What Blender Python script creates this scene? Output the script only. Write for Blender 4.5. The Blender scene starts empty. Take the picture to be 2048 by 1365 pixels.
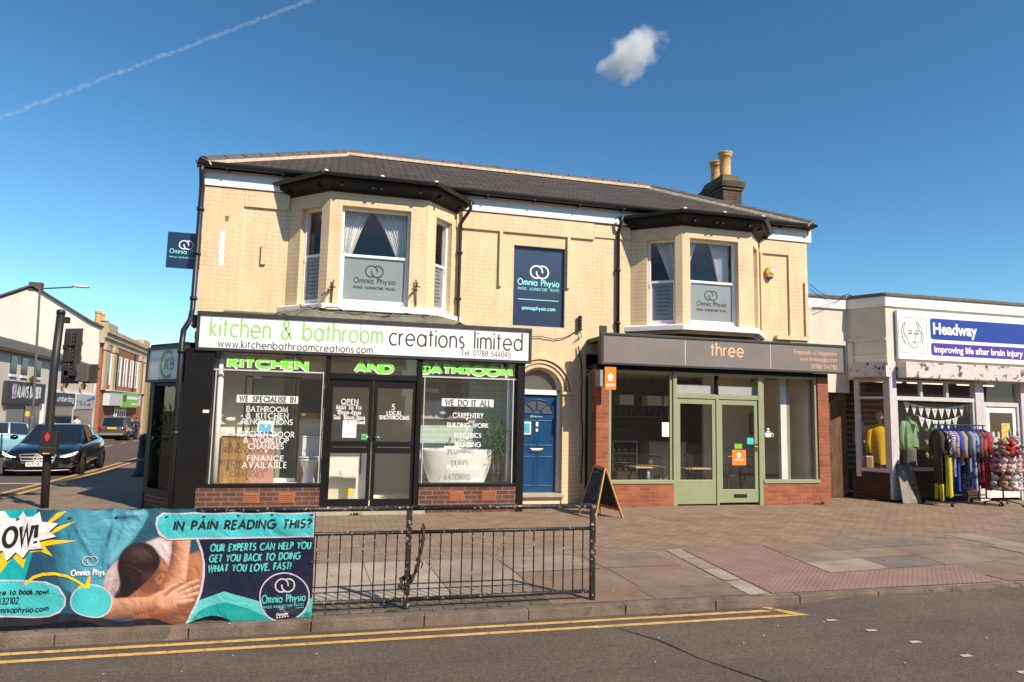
import bpy, bmesh, math, random
from mathutils import Vector, Matrix
random.seed(7)
R = math.radians; PI = math.pi
SC = bpy.context.scene; COL = SC.collection
# ------------------------------------------------------------------ camera, sky, sun, exposure
CAM_H = 1.7; PITCH = R(6.16); ROLL = R(1.23); YAW = R(14.35)
cam = bpy.data.cameras.new("camera"); cam.lens = 24.0; cam.sensor_width = 36.0; cam.clip_start = 0.1; cam.clip_end = 9000
camo = bpy.data.objects.new("camera", cam); COL.objects.link(camo); SC.camera = camo
fw = Vector((math.sin(YAW)*math.cos(PITCH), math.cos(YAW)*math.cos(PITCH), math.sin(PITCH)))
rt0 = Vector((math.cos(YAW), -math.sin(YAW), 0)); up0 = rt0.cross(fw)
rt = rt0*math.cos(ROLL)+up0*math.sin(ROLL); up = up0*math.cos(ROLL)-rt0*math.sin(ROLL)
mw = Matrix.Identity(4)
for i in range(3): mw[i][0] = rt[i]; mw[i][1] = up[i]; mw[i][2] = -fw[i]
mw.translation = Vector((0, 0, CAM_H)); camo.matrix_world = mw
SC.render.resolution_x = 1024; SC.render.resolution_y = 682
SUN = Vector((.569, -.880, .871)).normalized()
world = bpy.data.worlds.new("World"); SC.world = world; world.use_nodes = True
wn = world.node_tree; bg = wn.nodes["Background"]
sky = wn.nodes.new("ShaderNodeTexSky"); sky.sky_type = 'NISHITA'; sky.sun_disc = False
sky.sun_elevation = math.asin(SUN.z); sky.sun_rotation = math.atan2(SUN.x, SUN.y)
sky.air_density = 1.0; sky.dust_density = 0.25; sky.ozone_density = 4.0; sky.altitude = 50
hsv = wn.nodes.new("ShaderNodeHueSaturation"); hsv.inputs['Saturation'].default_value = 1.06; hsv.inputs['Value'].default_value = 1.0; hsv.inputs['Hue'].default_value = 0.484
wn.links.new(sky.outputs[0], hsv.inputs['Color']); gam = wn.nodes.new("ShaderNodeGamma"); gam.inputs[1].default_value = 1.36; wn.links.new(hsv.outputs[0], gam.inputs[0]); wn.links.new(gam.outputs[0], bg.inputs[0]); bg.inputs[1].default_value = 0.059
sl = bpy.data.lights.new("sun", 'SUN'); sl.energy = 4.4; sl.angle = R(0.53); sl.color = (1.0, .87, .70)
so = bpy.data.objects.new("sun", sl); COL.objects.link(so); so.rotation_euler = (-SUN).to_track_quat('-Z', 'Y').to_euler()
SC.view_settings.view_transform = 'Standard'; SC.view_settings.look = 'None'; SC.view_settings.exposure = 0.55; SC.view_settings.gamma = 1.0
SC.cycles.max_bounces = 7; SC.cycles.transparent_max_bounces = 16; SC.cycles.volume_bounces = 3
# ------------------------------------------------------------------ surveying helpers: a sight line of the survey meets a wall plane
def sight(px, py): return fw + rt*((px-1024)/1365) - up*((py-682.5)/1365)
def on_y(px, py, y):
    d = sight(px, py); t = y/d.y; return (d.x*t, CAM_H+d.z*t)
def on_z(px, py, z):
    d = sight(px, py); t = (z-CAM_H)/d.z; return (d.x*t, d.y*t)
def on_wall(px, py, p, u):            # vertical plane through p along unit u: distance along, height
    d = sight(px, py); n = Vector((-u[1], u[0])); t = (p[0]*n.x+p[1]*n.y)/(d.x*n.x+d.y*n.y)
    return ((d.x*t-p[0])*u[0]+(d.y*t-p[1])*u[1], CAM_H+d.z*t)
def gz(y):                            # the side street falls away behind the shops
    if y < 13.5: return 0.0
    if y < 34: return -.0235*(y-13.5)
    return -.482-.0135*(y-34)
# ------------------------------------------------------------------ materials
def lin(r, g, b):
    f = lambda c: (c/255/12.92) if c/255 <= .04045 else ((c/255+.055)/1.055)**2.4
    return (f(r), f(g), f(b), 1)
MATS = {}
def node(nt, t, **kw):
    n = nt.nodes.new(t)
    for k, v in kw.items():
        if k in n.inputs: n.inputs[k].default_value = v
        else: setattr(n, k, v)
    return n
def base(name):
    m = bpy.data.materials.new(name); m.use_nodes = True; MATS[name] = m
    return m, m.node_tree, m.node_tree.nodes["Principled BSDF"]
def scale_col(c, k): return (min(1, c[0]*k), min(1, c[1]*k), min(1, c[2]*k), 1)
def pm(name, col, rough=.6, metal=0., var=.12, vs=3., bump=0., bs=60., coat=0., spots=None, streak=False, spec=.5):
    if name in MATS: return MATS[name]
    m, nt, b = base(name); L = nt.links.new
    b.inputs['Roughness'].default_value = rough; b.inputs['Metallic'].default_value = metal
    b.inputs['Coat Weight'].default_value = coat; b.inputs['Coat Roughness'].default_value = .04; b.inputs['Specular IOR Level'].default_value = spec
    g = node(nt, "ShaderNodeNewGeometry")
    vec = g.outputs['Position']
    if streak:
        mp = node(nt, "ShaderNodeMapping"); mp.inputs['Scale'].default_value = (1, 1, .18); L(vec, mp.inputs[0]); vec = mp.outputs[0]
    if var > 0:
        n = node(nt, "ShaderNodeTexNoise", Scale=vs, Detail=6., Roughness=.65); L(vec, n.inputs['Vector'])
        r = node(nt, "ShaderNodeValToRGB"); r.color_ramp.elements[0].position = .3; r.color_ramp.elements[1].position = .7
        r.color_ramp.elements[0].color = scale_col(col, 1-var); r.color_ramp.elements[1].color = scale_col(col, 1+var)
        L(n.outputs[0], r.inputs[0]); out = r.outputs[0]
        if spots:
            n2 = node(nt, "ShaderNodeTexNoise", Scale=spots[0], Detail=5., Roughness=.6); L(vec, n2.inputs['Vector'])
            r2 = node(nt, "ShaderNodeValToRGB"); r2.color_ramp.elements[0].position = spots[1]; r2.color_ramp.elements[1].position = spots[1]+.04
            L(n2.outputs[0], r2.inputs[0]); mx = node(nt, "ShaderNodeMix", data_type='RGBA')
            L(r2.outputs[0], mx.inputs[0]); L(out, mx.inputs[6]); mx.inputs[7].default_value = spots[2]; out = mx.outputs[2]
        L(out, b.inputs['Base Color'])
    else: b.inputs['Base Color'].default_value = col
    if bump > 0:
        n = node(nt, "ShaderNodeTexNoise", Scale=bs, Detail=4.); L(g.outputs['Position'], n.inputs['Vector'])
        bp = node(nt, "ShaderNodeBump", Strength=bump, Distance=.01); L(n.outputs[0], bp.inputs['Height']); L(bp.outputs[0], b.inputs['Normal'])
    return m
def wall_uv(nt, vk=1.0):              # u along the wall, v up it, whatever way the wall faces
    L = nt.links.new; g = node(nt, "ShaderNodeNewGeometry")
    sn = node(nt, "ShaderNodeSeparateXYZ"); L(g.outputs['True Normal'], sn.inputs[0])
    sp = node(nt, "ShaderNodeSeparateXYZ"); L(g.outputs['Position'], sp.inputs[0])
    c = node(nt, "ShaderNodeCombineXYZ"); neg = node(nt, "ShaderNodeMath", operation='MULTIPLY'); L(sn.outputs[1], neg.inputs[0]); neg.inputs[1].default_value = -1
    L(neg.outputs[0], c.inputs[0]); L(sn.outputs[0], c.inputs[1])
    nm = node(nt, "ShaderNodeVectorMath", operation='NORMALIZE'); L(c.outputs[0], nm.inputs[0])
    d = node(nt, "ShaderNodeVectorMath", operation='DOT_PRODUCT'); L(nm.outputs[0], d.inputs[0]); L(g.outputs['Position'], d.inputs[1])
    v = node(nt, "ShaderNodeMath", operation='MULTIPLY'); L(sp.outputs[2], v.inputs[0]); v.inputs[1].default_value = vk
    o = node(nt, "ShaderNodeCombineXYZ"); L(d.outputs['Value'], o.inputs[0]); L(v.outputs[0], o.inputs[1])
    return o.outputs[0], g.outputs['Position']
def brick(name, c1, c2, mortar, bw=.225, bh=.075, ms=.012, rough=.8, bump=.5, var=.25, vk=1.0, flat=False, off=.5, dirt=None, rotz=0., bias=0., age=0.):
    m, nt, b = base(name); L = nt.links.new; b.inputs['Roughness'].default_value = rough; b.inputs['Specular IOR Level'].default_value = .3
    if flat:
        g = node(nt, "ShaderNodeNewGeometry"); mp = node(nt, "ShaderNodeMapping"); mp.inputs['Rotation'].default_value = (0, 0, rotz); L(g.outputs['Position'], mp.inputs[0]); uv = mp.outputs[0]; pos = g.outputs['Position']
    else: uv, pos = wall_uv(nt, vk)
    t = node(nt, "ShaderNodeTexBrick", Color1=c1, Color2=c2, Mortar=mortar, Scale=1., **{'Mortar Size': ms, 'Mortar Smooth': .15, 'Brick Width': bw, 'Row Height': bh, 'Bias': bias})
    t.offset = off; L(uv, t.inputs['Vector'])
    n = node(nt, "ShaderNodeTexNoise", Scale=2.2, Detail=8., Roughness=.7); L(pos, n.inputs['Vector'])
    r = node(nt, "ShaderNodeValToRGB"); r.color_ramp.elements[0].position = .3; r.color_ramp.elements[1].position = .72
    r.color_ramp.elements[0].color = (1-var,)*3+(1,); r.color_ramp.elements[1].color = (1+var*.4,)*3+(1,); L(n.outputs[0], r.inputs[0])
    mx = node(nt, "ShaderNodeMix", data_type='RGBA', blend_type='MULTIPLY'); mx.inputs[0].default_value = 1
    L(t.outputs['Color'], mx.inputs[6]); L(r.outputs[0], mx.inputs[7]); out = mx.outputs[2]
    if dirt:
        n2 = node(nt, "ShaderNodeTexNoise", Scale=dirt[0], Detail=6., Roughness=.65); L(pos, n2.inputs['Vector'])
        r2 = node(nt, "ShaderNodeValToRGB"); r2.color_ramp.elements[0].position = dirt[1]; r2.color_ramp.elements[1].position = dirt[1]+dirt[3]
        L(n2.outputs[0], r2.inputs[0]); m2 = node(nt, "ShaderNodeMix", data_type='RGBA'); L(r2.outputs[0], m2.inputs[0]); L(out, m2.inputs[6]); m2.inputs[7].default_value = dirt[2]; out = m2.outputs[2]
    if age:                           # soot and rain streaks, running down from ledges
        mp2 = node(nt, "ShaderNodeMapping"); mp2.inputs['Scale'].default_value = (1, 1, .12); L(pos, mp2.inputs[0]); n4 = node(nt, "ShaderNodeTexNoise", Scale=5.5, Detail=6., Roughness=.7); L(mp2.outputs[0], n4.inputs[0])
        r4 = node(nt, "ShaderNodeValToRGB"); r4.color_ramp.elements[0].position = .36; r4.color_ramp.elements[1].position = .62; r4.color_ramp.elements[0].color = (1-age, 1-age, 1-age*1.1, 1); r4.color_ramp.elements[1].color = (1, 1, 1, 1); L(n4.outputs[0], r4.inputs[0])
        m4 = node(nt, "ShaderNodeMix", data_type='RGBA', blend_type='MULTIPLY'); m4.inputs[0].default_value = 1; L(out, m4.inputs[6]); L(r4.outputs[0], m4.inputs[7]); out = m4.outputs[2]
        n5 = node(nt, "ShaderNodeTexNoise", Scale=1.7, Detail=7., Roughness=.75); L(pos, n5.inputs[0]); r5 = node(nt, "ShaderNodeValToRGB"); r5.color_ramp.elements[0].position = .44; r5.color_ramp.elements[1].position = .6; r5.color_ramp.elements[0].color = mortar; r5.color_ramp.elements[1].color = scale_col(mortar, .78); L(n5.outputs[0], r5.inputs[0]); L(r5.outputs[0], t.inputs['Mortar'])
    L(out, b.inputs['Base Color'])
    n3 = node(nt, "ShaderNodeTexNoise", Scale=45., Detail=3.); L(pos, n3.inputs['Vector'])
    ad = node(nt, "ShaderNodeMath", operation='MULTIPLY_ADD'); L(n3.outputs[0], ad.inputs[0]); ad.inputs[1].default_value = .35
    iv = node(nt, "ShaderNodeMath", operation='SUBTRACT'); iv.inputs[0].default_value = 1; L(t.outputs['Fac'], iv.inputs[1]); L(iv.outputs[0], ad.inputs[2])
    bp = node(nt, "ShaderNodeBump", Strength=bump, Distance=.008); L(ad.outputs[0], bp.inputs['Height']); L(bp.outputs[0], b.inputs['Normal'])
    return m
def glass(name, tint=(.93, .95, .94, 1), ior=1.5, boost=1.0, rough=0., wav=0., dust_haze=0.):
    m = bpy.data.materials.new(name); m.use_nodes = True; MATS[name] = m; nt = m.node_tree; L = nt.links.new
    nt.nodes.remove(nt.nodes["Principled BSDF"]); out = nt.nodes["Material Output"]
    tr = node(nt, "ShaderNodeBsdfTransparent", Color=tint); gl = node(nt, "ShaderNodeBsdfGlossy", Roughness=rough)
    ge = node(nt, "ShaderNodeNewGeometry"); dt = node(nt, "ShaderNodeVectorMath", operation='DOT_PRODUCT'); L(ge.outputs['Normal'], dt.inputs[0]); L(ge.outputs['Incoming'], dt.inputs[1])   # Schlick, the same from both sides
    ab_ = node(nt, "ShaderNodeMath", operation='ABSOLUTE'); L(dt.outputs['Value'], ab_.inputs[0]); om = node(nt, "ShaderNodeMath", operation='SUBTRACT', use_clamp=True); om.inputs[0].default_value = 1; L(ab_.outputs[0], om.inputs[1])
    pw = node(nt, "ShaderNodeMath", operation='POWER'); L(om.outputs[0], pw.inputs[0]); pw.inputs[1].default_value = 5; k = node(nt, "ShaderNodeMath", operation='MULTIPLY_ADD', use_clamp=True); L(pw.outputs[0], k.inputs[0]); k.inputs[1].default_value = .96; k.inputs[2].default_value = .04*boost
    mx = node(nt, "ShaderNodeMixShader"); L(k.outputs[0], mx.inputs[0]); L(tr.outputs[0], mx.inputs[1]); L(gl.outputs[0], mx.inputs[2]); L(mx.outputs[0], out.inputs[0])
    if dust_haze > 0:                      # pale film: dusty pane, plus haze put in to lift dark interiors
        df = node(nt, "ShaderNodeBsdfDiffuse", Color=(.74, .72, .68, 1)); m2 = node(nt, "ShaderNodeMixShader", Fac=dust_haze); L(mx.outputs[0], m2.inputs[1]); L(df.outputs[0], m2.inputs[2]); L(m2.outputs[0], out.inputs[0])
    if wav > 0:
        g = node(nt, "ShaderNodeNewGeometry"); n = node(nt, "ShaderNodeTexNoise", Scale=1.3, Detail=1.); L(g.outputs['Position'], n.inputs['Vector'])
        bp = node(nt, "ShaderNodeBump", Strength=wav, Distance=.02); L(n.outputs[0], bp.inputs['Height']); L(bp.outputs[0], gl.inputs['Normal'])
    return m
# ------------------------------------------------------------------ things, parts
ORG = {}; WHOLE = {'letter', 'chalk_drawing', 'line_drawing', 'leaves', 'stems', 'sticker_print', 'teapot_sticker', 'glazing_bars', 'clip', 'wall', 'emblem', 'rails', 'wall_slats', 'light_stripe_boards', 'chain', 'rim', 'eyes_and_nose', 'cakes', 'bottles', 'ornaments', 'chrome_trim', 'letter_outline', 'running_light', 'stone_trim', 'white_road', 'body'}
def thing(name, label, cat, loc=(0, 0, 0), group=None, rz=0.):
    o = bpy.data.objects.new(name, None); COL.objects.link(o); o.location = loc; o.rotation_euler = (0, 0, rz); o.empty_display_size = .2
    o['label'] = label; o['category'] = cat
    if group: o['group'] = group
    ORG[o.name] = Vector(loc) if rz == 0 else None
    return o
def tag(o, label=None, cat=None, group=None, kind=None):
    for k, v in (('label', label), ('category', cat), ('group', group), ('kind', kind)):
        if v: o[k] = v
    return o
def copy_tree(o, parent=None, mats=None):
    c = o.copy(); COL.objects.link(c)
    if parent is not None: c.parent = parent
    for ch in list(o.children): copy_tree(ch, c)
    return c
class MB:
    def __init__(s): s.v = []; s.f = []; s.m = []; s.cur = 0
    def add(s, vs, fs):
        k = len(s.v); s.v += [tuple(p) for p in vs]; s.f += [tuple(i+k for i in f) for f in fs]; s.m += [s.cur]*len(fs); return s
    def box(s, x0, x1, y0, y1, z0, z1):
        return s.add([(x0, y0, z0), (x1, y0, z0), (x1, y1, z0), (x0, y1, z0), (x0, y0, z1), (x1, y0, z1), (x1, y1, z1), (x0, y1, z1)],
                     [(0, 3, 2, 1), (4, 5, 6, 7), (0, 1, 5, 4), (1, 2, 6, 5), (2, 3, 7, 6), (3, 0, 4, 7)])
    def obox(s, p, u, s0, s1, d0, d1, z0, z1):      # box in a wall frame: along u, depth (positive = behind the face), height
        n = (-u[1], u[0]); q = lambda a, d, z: (p[0]+u[0]*a+n[0]*d, p[1]+u[1]*a+n[1]*d, z)
        return s.add([q(s0, d0, z0), q(s1, d0, z0), q(s1, d1, z0), q(s0, d1, z0), q(s0, d0, z1), q(s1, d0, z1), q(s1, d1, z1), q(s0, d1, z1)],
                     [(0, 3, 2, 1), (4, 5, 6, 7), (0, 1, 5, 4), (1, 2, 6, 5), (2, 3, 7, 6), (3, 0, 4, 7)])
    def panel(s, p, u, s0, s1, z0, z1, d0, d1, holes=()):   # wall with rectangular holes (one row each column band)
        xs = sorted({s0, s1, *[h[0] for h in holes], *[h[1] for h in holes]})
        for a, b in zip(xs, xs[1:]):
            hs = sorted([(h[2], h[3]) for h in holes if h[0] <= a+1e-6 and h[1] >= b-1e-6]); z = z0
            for ha, hb in hs:
                if ha > z+1e-4: s.obox(p, u, a, b, d0, d1, z, ha)
                z = hb
            if z < z1-1e-4: s.obox(p, u, a, b, d0, d1, z, z1)
        return s
    def quad(s, a, b, c, d): return s.add([a, b, c, d], [(0, 1, 2, 3)])
    def prism(s, poly, d, depth):     # poly: 3D points (ccw seen from the front), extruded along d by depth
        n = len(poly); d = Vector(d)*depth; a = [Vector(p) for p in poly]; b = [p+d for p in a]
        return s.add(a+b, [tuple(range(n)), tuple(range(2*n-1, n-1, -1))]+[(i, n+i, n+(i+1) % n, (i+1) % n) for i in range(n)])
    def tube(s, pts, r, n=8, cap=True, r2=None):
        pts = [Vector(p) for p in pts]; rings = []; N = len(pts); prev = None
        for i, p in enumerate(pts):
            t = ((pts[min(i+1, N-1)]-p).normalized()+(p-pts[max(i-1, 0)]).normalized())
            t = t.normalized() if t.length > 1e-6 else Vector((0, 0, 1))
            if prev is None: a = t.cross(Vector((0, 0, 1)) if abs(t.z) < .9 else Vector((1, 0, 0))).normalized()
            else: a = (prev-t*prev.dot(t)).normalized()
            prev = a; b = t.cross(a); rr = r if r2 is None else r+(r2-r)*i/max(1, N-1)
            if isinstance(r, (list, tuple)): rr = r[i]
            rings.append([p+(a*math.cos(2*PI*k/n)+b*math.sin(2*PI*k/n))*rr for k in range(n)])
        fs = []
        for i in range(N-1):
            for k in range(n): fs.append((i*n+k, i*n+(k+1) % n, (i+1)*n+(k+1) % n, (i+1)*n+k))
        if cap: fs += [tuple(range(n-1, -1, -1)), tuple((N-1)*n+k for k in range(n))]
        return s.add([p for r_ in rings for p in r_], fs)
    def lathe(s, prof, c=(0, 0, 0), n=20, sx=1., sy=1.):
        vs = []; fs = []; m = len(prof)
        for r, z in prof: vs += [(c[0]+r*sx*math.cos(2*PI*k/n), c[1]+r*sy*math.sin(2*PI*k/n), c[2]+z) for k in range(n)]
        for i in range(m-1):
            for k in range(n): fs.append((i*n+k, i*n+(k+1) % n, (i+1)*n+(k+1) % n, (i+1)*n+k))
        if prof[0][0] > 1e-4: fs.append(tuple(range(n-1, -1, -1)))
        if prof[-1][0] > 1e-4: fs.append(tuple((m-1)*n+k for k in range(n)))
        return s.add(vs, fs)
    def ell(s, c, rx, ry, rz, n=12, m=8):
        prof = [(max(1e-5, math.sin(PI*i/m)), -math.cos(PI*i/m)) for i in range(m+1)]
        vs = []; fs = []
        for r, z in prof: vs += [(c[0]+r*rx*math.cos(2*PI*k/n), c[1]+r*ry*math.sin(2*PI*k/n), c[2]+z*rz) for k in range(n)]
        for i in range(m):
            for k in range(n): fs.append((i*n+k, i*n+(k+1) % n, (i+1)*n+(k+1) % n, (i+1)*n+k))
        return s.add(vs, fs)
    def build(s, name, mat, parent=None, smooth=False, bevel=0., local=False, sub=0, sol=0.):
        # pieces that stand well apart become objects of their own
        if parent is not None and name not in WHOLE and len(s.f) < 4000:
            ps = s.pieces()
            if len(ps) > 1: return [q.build1(name, mat, parent, smooth, bevel, local, sub, sol) for q in ps][0]
        return s.build1(name, mat, parent, smooth, bevel, local, sub, sol)
    def pieces(s):
        par = list(range(len(s.v)))
        def fd(i):
            while par[i] != i: par[i] = par[par[i]]; i = par[i]
            return i
        for f in s.f:
            r0 = fd(f[0])
            for i in f[1:]: par[fd(i)] = r0
        isl = {}
        for i in range(len(s.v)): isl.setdefault(fd(i), []).append(i)
        if len(isl) < 2 or len(isl) > 220: return [s]
        keys = list(isl); bx = []
        for k in keys:
            c = list(zip(*[s.v[i] for i in isl[k]])); lo = [min(q) for q in c]; hi = [max(q) for q in c]; bx.append((lo, hi, max(h-l for l, h in zip(lo, hi))))
        cp = list(range(len(keys)))
        def fc(i):
            while cp[i] != i: i = cp[i]
            return i
        for i in range(len(keys)):
            for j in range(i):
                g = math.sqrt(sum(max(0, bx[i][0][a]-bx[j][1][a], bx[j][0][a]-bx[i][1][a])**2 for a in range(3)))
                if g <= max(.02, .5*max(bx[i][2], bx[j][2])): cp[fc(i)] = fc(j)
        lab = {k: fc(i) for i, k in enumerate(keys)}; out = {}
        for f, m in zip(s.f, s.m):
            q = out.setdefault(lab[fd(f[0])], (MB(), {})); 
            ids = []
            for i in f:
                if i not in q[1]: q[1][i] = len(q[0].v); q[0].v.append(s.v[i])
                ids.append(q[1][i])
            q[0].f.append(tuple(ids)); q[0].m.append(m)
        return [q[0] for q in out.values()] or [s]
    def build1(s, name, mat, parent=None, smooth=False, bevel=0., local=False, sub=0, sol=0.):
        me = bpy.data.meshes.new(name); off = Vector((0, 0, 0))
        if parent is not None and not local: off = ORG.get(parent.name) or Vector((0, 0, 0))
        me.from_pydata([tuple(Vector(p)-off) for p in s.v], [], s.f)
        for m in (mat if isinstance(mat, (list, tuple)) else [mat]): me.materials.append(m)
        for p, i in zip(me.polygons, s.m): p.material_index = i
        if smooth:
            for p in me.polygons: p.use_smooth = True
        me.update(); o = bpy.data.objects.new(name, me); COL.objects.link(o)
        if parent is not None: o.parent = parent
        ORG[o.name] = off if parent is not None else Vector((0, 0, 0))
        if sol > 0: q = o.modifiers.new("solidify", 'SOLIDIFY'); q.thickness = sol
        if bevel > 0:
            q = o.modifiers.new("bevel", 'BEVEL'); q.width = bevel; q.segments = 2; q.limit_method = 'ANGLE'; q.angle_limit = R(40)
        if sub: q = o.modifiers.new("subdivision", 'SUBSURF'); q.levels = sub; q.render_levels = sub
        return o
# ------------------------------------------------------------------ lettering
def arc(cx, cy, rx, ry, a0, a1, n=14): return [(cx+rx*math.cos(R(a0+(a1-a0)*i/n)), cy+ry*math.sin(R(a0+(a1-a0)*i/n))) for i in range(n+1)]
X = .64; r_ = X/2
def bowl(cx): return arc(cx, r_, r_, r_, 0, 360, 22)
GL = {
'a': (X, [bowl(r_), [(X, 0), (X, X)]]), 'b': (X, [bowl(r_), [(0, 0), (0, 1)]]), 'c': (.5, [arc(r_, r_, r_, r_, 50, 310, 16)]),
'd': (X, [bowl(r_), [(X, 0), (X, 1)]]), 'e': (X, [[(0.02, r_), (X, r_)]+arc(r_, r_, r_, r_, 0, 315, 18)[0:]]), 'f': (.3, [[(.12, 0), (.12, .8)]+arc(.27, .8, .15, .2, 180, 75, 7), [(0, X), (.28, X)]]),
'g': (X, [bowl(r_), [(X, X), (X, -.06)]+arc(r_, -.06, r_, .24, 0, -150, 9)]), 'h': (.52, [[(0, 0), (0, 1)], [(0, .3)]+arc(.26, .38, .26, .26, 180, 0, 10)+[(.52, 0)]]),
'i': (.0, [[(0, 0), (0, X)], [(0, .83), (0, .92)]]), 'j': (.1, [[(.1, X), (.1, -.1)]+arc(0, -.1, .1, .15, 0, -90, 5), [(.1, .83), (.1, .92)]]), 'k': (.42, [[(0, 0), (0, 1)], [(.38, X), (.03, .32)], [(.03, .34), (.42, 0)]]), 'l': (0., [[(0, 0), (0, 1)]]),
'm': (.84, [[(0, 0), (0, X)], [(0, .3)]+arc(.21, .42, .21, .22, 180, 0, 9)+[(.42, 0)], [(.42, .38)]+arc(.63, .42, .21, .22, 180, 0, 9)+[(.84, 0)]]), 'n': (.5, [[(0, 0), (0, X)], [(0, .3)]+arc(.25, .39, .25, .25, 180, 0, 10)+[(.5, 0)]]),
'o': (X, [bowl(r_)]), 'p': (X, [bowl(r_), [(0, X), (0, -.3)]]), 'q': (X, [bowl(r_), [(X, X), (X, -.3)]]), 'r': (.27, [[(0, 0), (0, X)], [(0, .32)]+arc(.26, .36, .26, .27, 180, 85, 7)]),
's': (.36, [arc(.19, .47, .17, .165, 55, 260, 9)+arc(.18, .165, .18, .16, 90, -130, 10)]), 't': (.3, [[(.14, .88), (.14, 0)], [(0, X), (.3, X)]]), 'u': (.5, [[(0, X), (0, .25)]+arc(.25, .25, .25, .25, 180, 360, 10)+[(.5, X)], [(.5, X), (.5, 0)]]),
'v': (.5, [[(0, X), (.25, 0), (.5, X)]]), 'w': (.8, [[(0, X), (.2, 0), (.4, X), (.6, 0), (.8, X)]]), 'x': (.46, [[(0, X), (.46, 0)], [(0, 0), (.46, X)]]), 'y': (.48, [[(0, X), (.25, .02)], [(.48, X), (.12, -.3)]]), 'z': (.42, [[(0, X), (.42, X), (0, 0), (.42, 0)]]),
'A': (.76, [[(0, 0), (.38, 1), (.76, 0)], [(.14, .34), (.62, .34)]]), 'B': (.52, [[(0, .5), (.28, .5)]+arc(.28, .25, .24, .25, 90, -90, 9)+[(0, 0), (0, 1), (.24, 1)]+arc(.24, .75, .22, .25, 90, -90, 9)]), 'C': (.82, [arc(.5, .5, .5, .5, 48, 312, 20)]),
'D': (.72, [[(0, 0), (0, 1), (.24, 1)]+arc(.24, .5, .48, .5, 90, -90, 14)+[(0, 0)]]), 'E': (.46, [[(.46, 1), (0, 1), (0, 0), (.46, 0)], [(0, .52), (.42, .52)]]), 'F': (.44, [[(.44, 1), (0, 1), (0, 0)], [(0, .52), (.4, .52)]]), 'G': (.95, [arc(.5, .5, .5, .5, 45, 360, 22)+[(.55, .5)]]),
'H': (.64, [[(0, 0), (0, 1)], [(.64, 0), (.64, 1)], [(0, .52), (.64, .52)]]), 'I': (0., [[(0, 0), (0, 1)]]), 'J': (.3, [[(.3, 1), (.3, .15)]+arc(.12, .15, .18, .16, 0, -130, 6)]), 'K': (.6, [[(0, 0), (0, 1)], [(.56, 1), (.03, .45)], [(.16, .56), (.6, 0)]]), 'L': (.42, [[(0, 1), (0, 0), (.42, 0)]]),
'M': (.84, [[(0, 0), (.08, 1), (.42, .1), (.76, 1), (.84, 0)]]), 'N': (.7, [[(0, 0), (0, 1), (.7, 0), (.7, 1)]]), 'O': (1., [arc(.5, .5, .5, .5, 0, 360, 26)]), 'P': (.48, [[(0, 0), (0, 1), (.24, 1)]+arc(.24, .74, .24, .26, 90, -90, 10)+[(0, .48)]]), 'Q': (1., [arc(.5, .5, .5, .5, 0, 360, 26), [(.6, .3), (.95, -.02)]]),
'R': (.54, [[(0, 0), (0, 1), (.24, 1)]+arc(.24, .74, .25, .26, 90, -90, 10)+[(0, .48)], [(.22, .48), (.54, 0)]]), 'S': (.5, [arc(.26, .74, .22, .25, 40, 265, 10)+arc(.25, .25, .25, .25, 88, -140, 11)]), 'T': (.56, [[(.28, 0), (.28, 1)], [(0, 1), (.56, 1)]]), 'U': (.62, [[(0, 1), (0, .31)]+arc(.31, .31, .31, .31, 180, 360, 12)+[(.62, 1)]]),
'V': (.68, [[(0, 1), (.34, 0), (.68, 1)]]), 'W': (1.04, [[(0, 1), (.26, 0), (.52, 1), (.78, 0), (1.04, 1)]]), 'X': (.6, [[(0, 1), (.6, 0)], [(0, 0), (.6, 1)]]), 'Y': (.6, [[(0, 1), (.3, .48), (.6, 1)], [(.3, .48), (.3, 0)]]), 'Z': (.56, [[(0, 1), (.56, 1), (0, 0), (.56, 0)]]),
'0': (.56, [arc(.28, .5, .28, .5, 0, 360, 22)]), '1': (.22, [[(0, .82), (.22, 1), (.22, 0)]]), '2': (.52, [arc(.26, .73, .25, .27, 170, -25, 10)+[(0, 0), (.52, 0)]]), '3': (.5, [arc(.23, .75, .22, .25, 160, -85, 10)+arc(.23, .26, .26, .26, 85, -160, 11)]), '4': (.58, [[(.44, 0), (.44, 1), (0, .26), (.58, .26)]]),
'5': (.5, [[(.46, 1), (.14, 1), (.06, .56)]+arc(.22, .31, .27, .31, 115, -145, 12)]), '6': (.54, [[(.36, 1), (.06, .46)]+arc(.27, .3, .27, .3, 145, 505, 18)]), '7': (.5, [[(0, 1), (.5, 1), (.14, 0)]]), '8': (.52, [arc(.26, .76, .21, .24, 0, 360, 16), arc(.26, .26, .26, .26, 0, 360, 18)]), '9': (.54, [[(.18, 0), (.48, .54)]+arc(.27, .7, .27, .3, -35, 325, 18)]),
'.': (.0, [[(0, 0), (0, .09)]]), ',': (.04, [[(.04, .09), (0, -.12)]]), '!': (.0, [[(0, .3), (0, 1)], [(0, 0), (0, .1)]]), '-': (.24, [[(0, .34), (.24, .34)]]), '&': (.78, [[(.78, 0), (.16, .72)]+arc(.33, .8, .19, .2, 200, -30, 11)+[(.14, .42)]+arc(.28, .23, .26, .23, 140, 300, 9)+[(.7, .46)]]),
'?': (.4, [arc(.2, .78, .2, .22, 170, -50, 9)+[(.2, .42), (.2, .3)], [(.2, 0), (.2, .1)]]), "'": (.0, [[(0, .78), (0, 1)]]), '*': (.3, [[(.15, .5), (.15, .9)], [(0, .6), (.3, .8)], [(0, .8), (.3, .6)]]), '/': (.4, [[(0, 0), (.4, 1)]]), '+': (.4, [[(.2, .2), (.2, .6)], [(0, .4), (.4, .4)]]),
}
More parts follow.
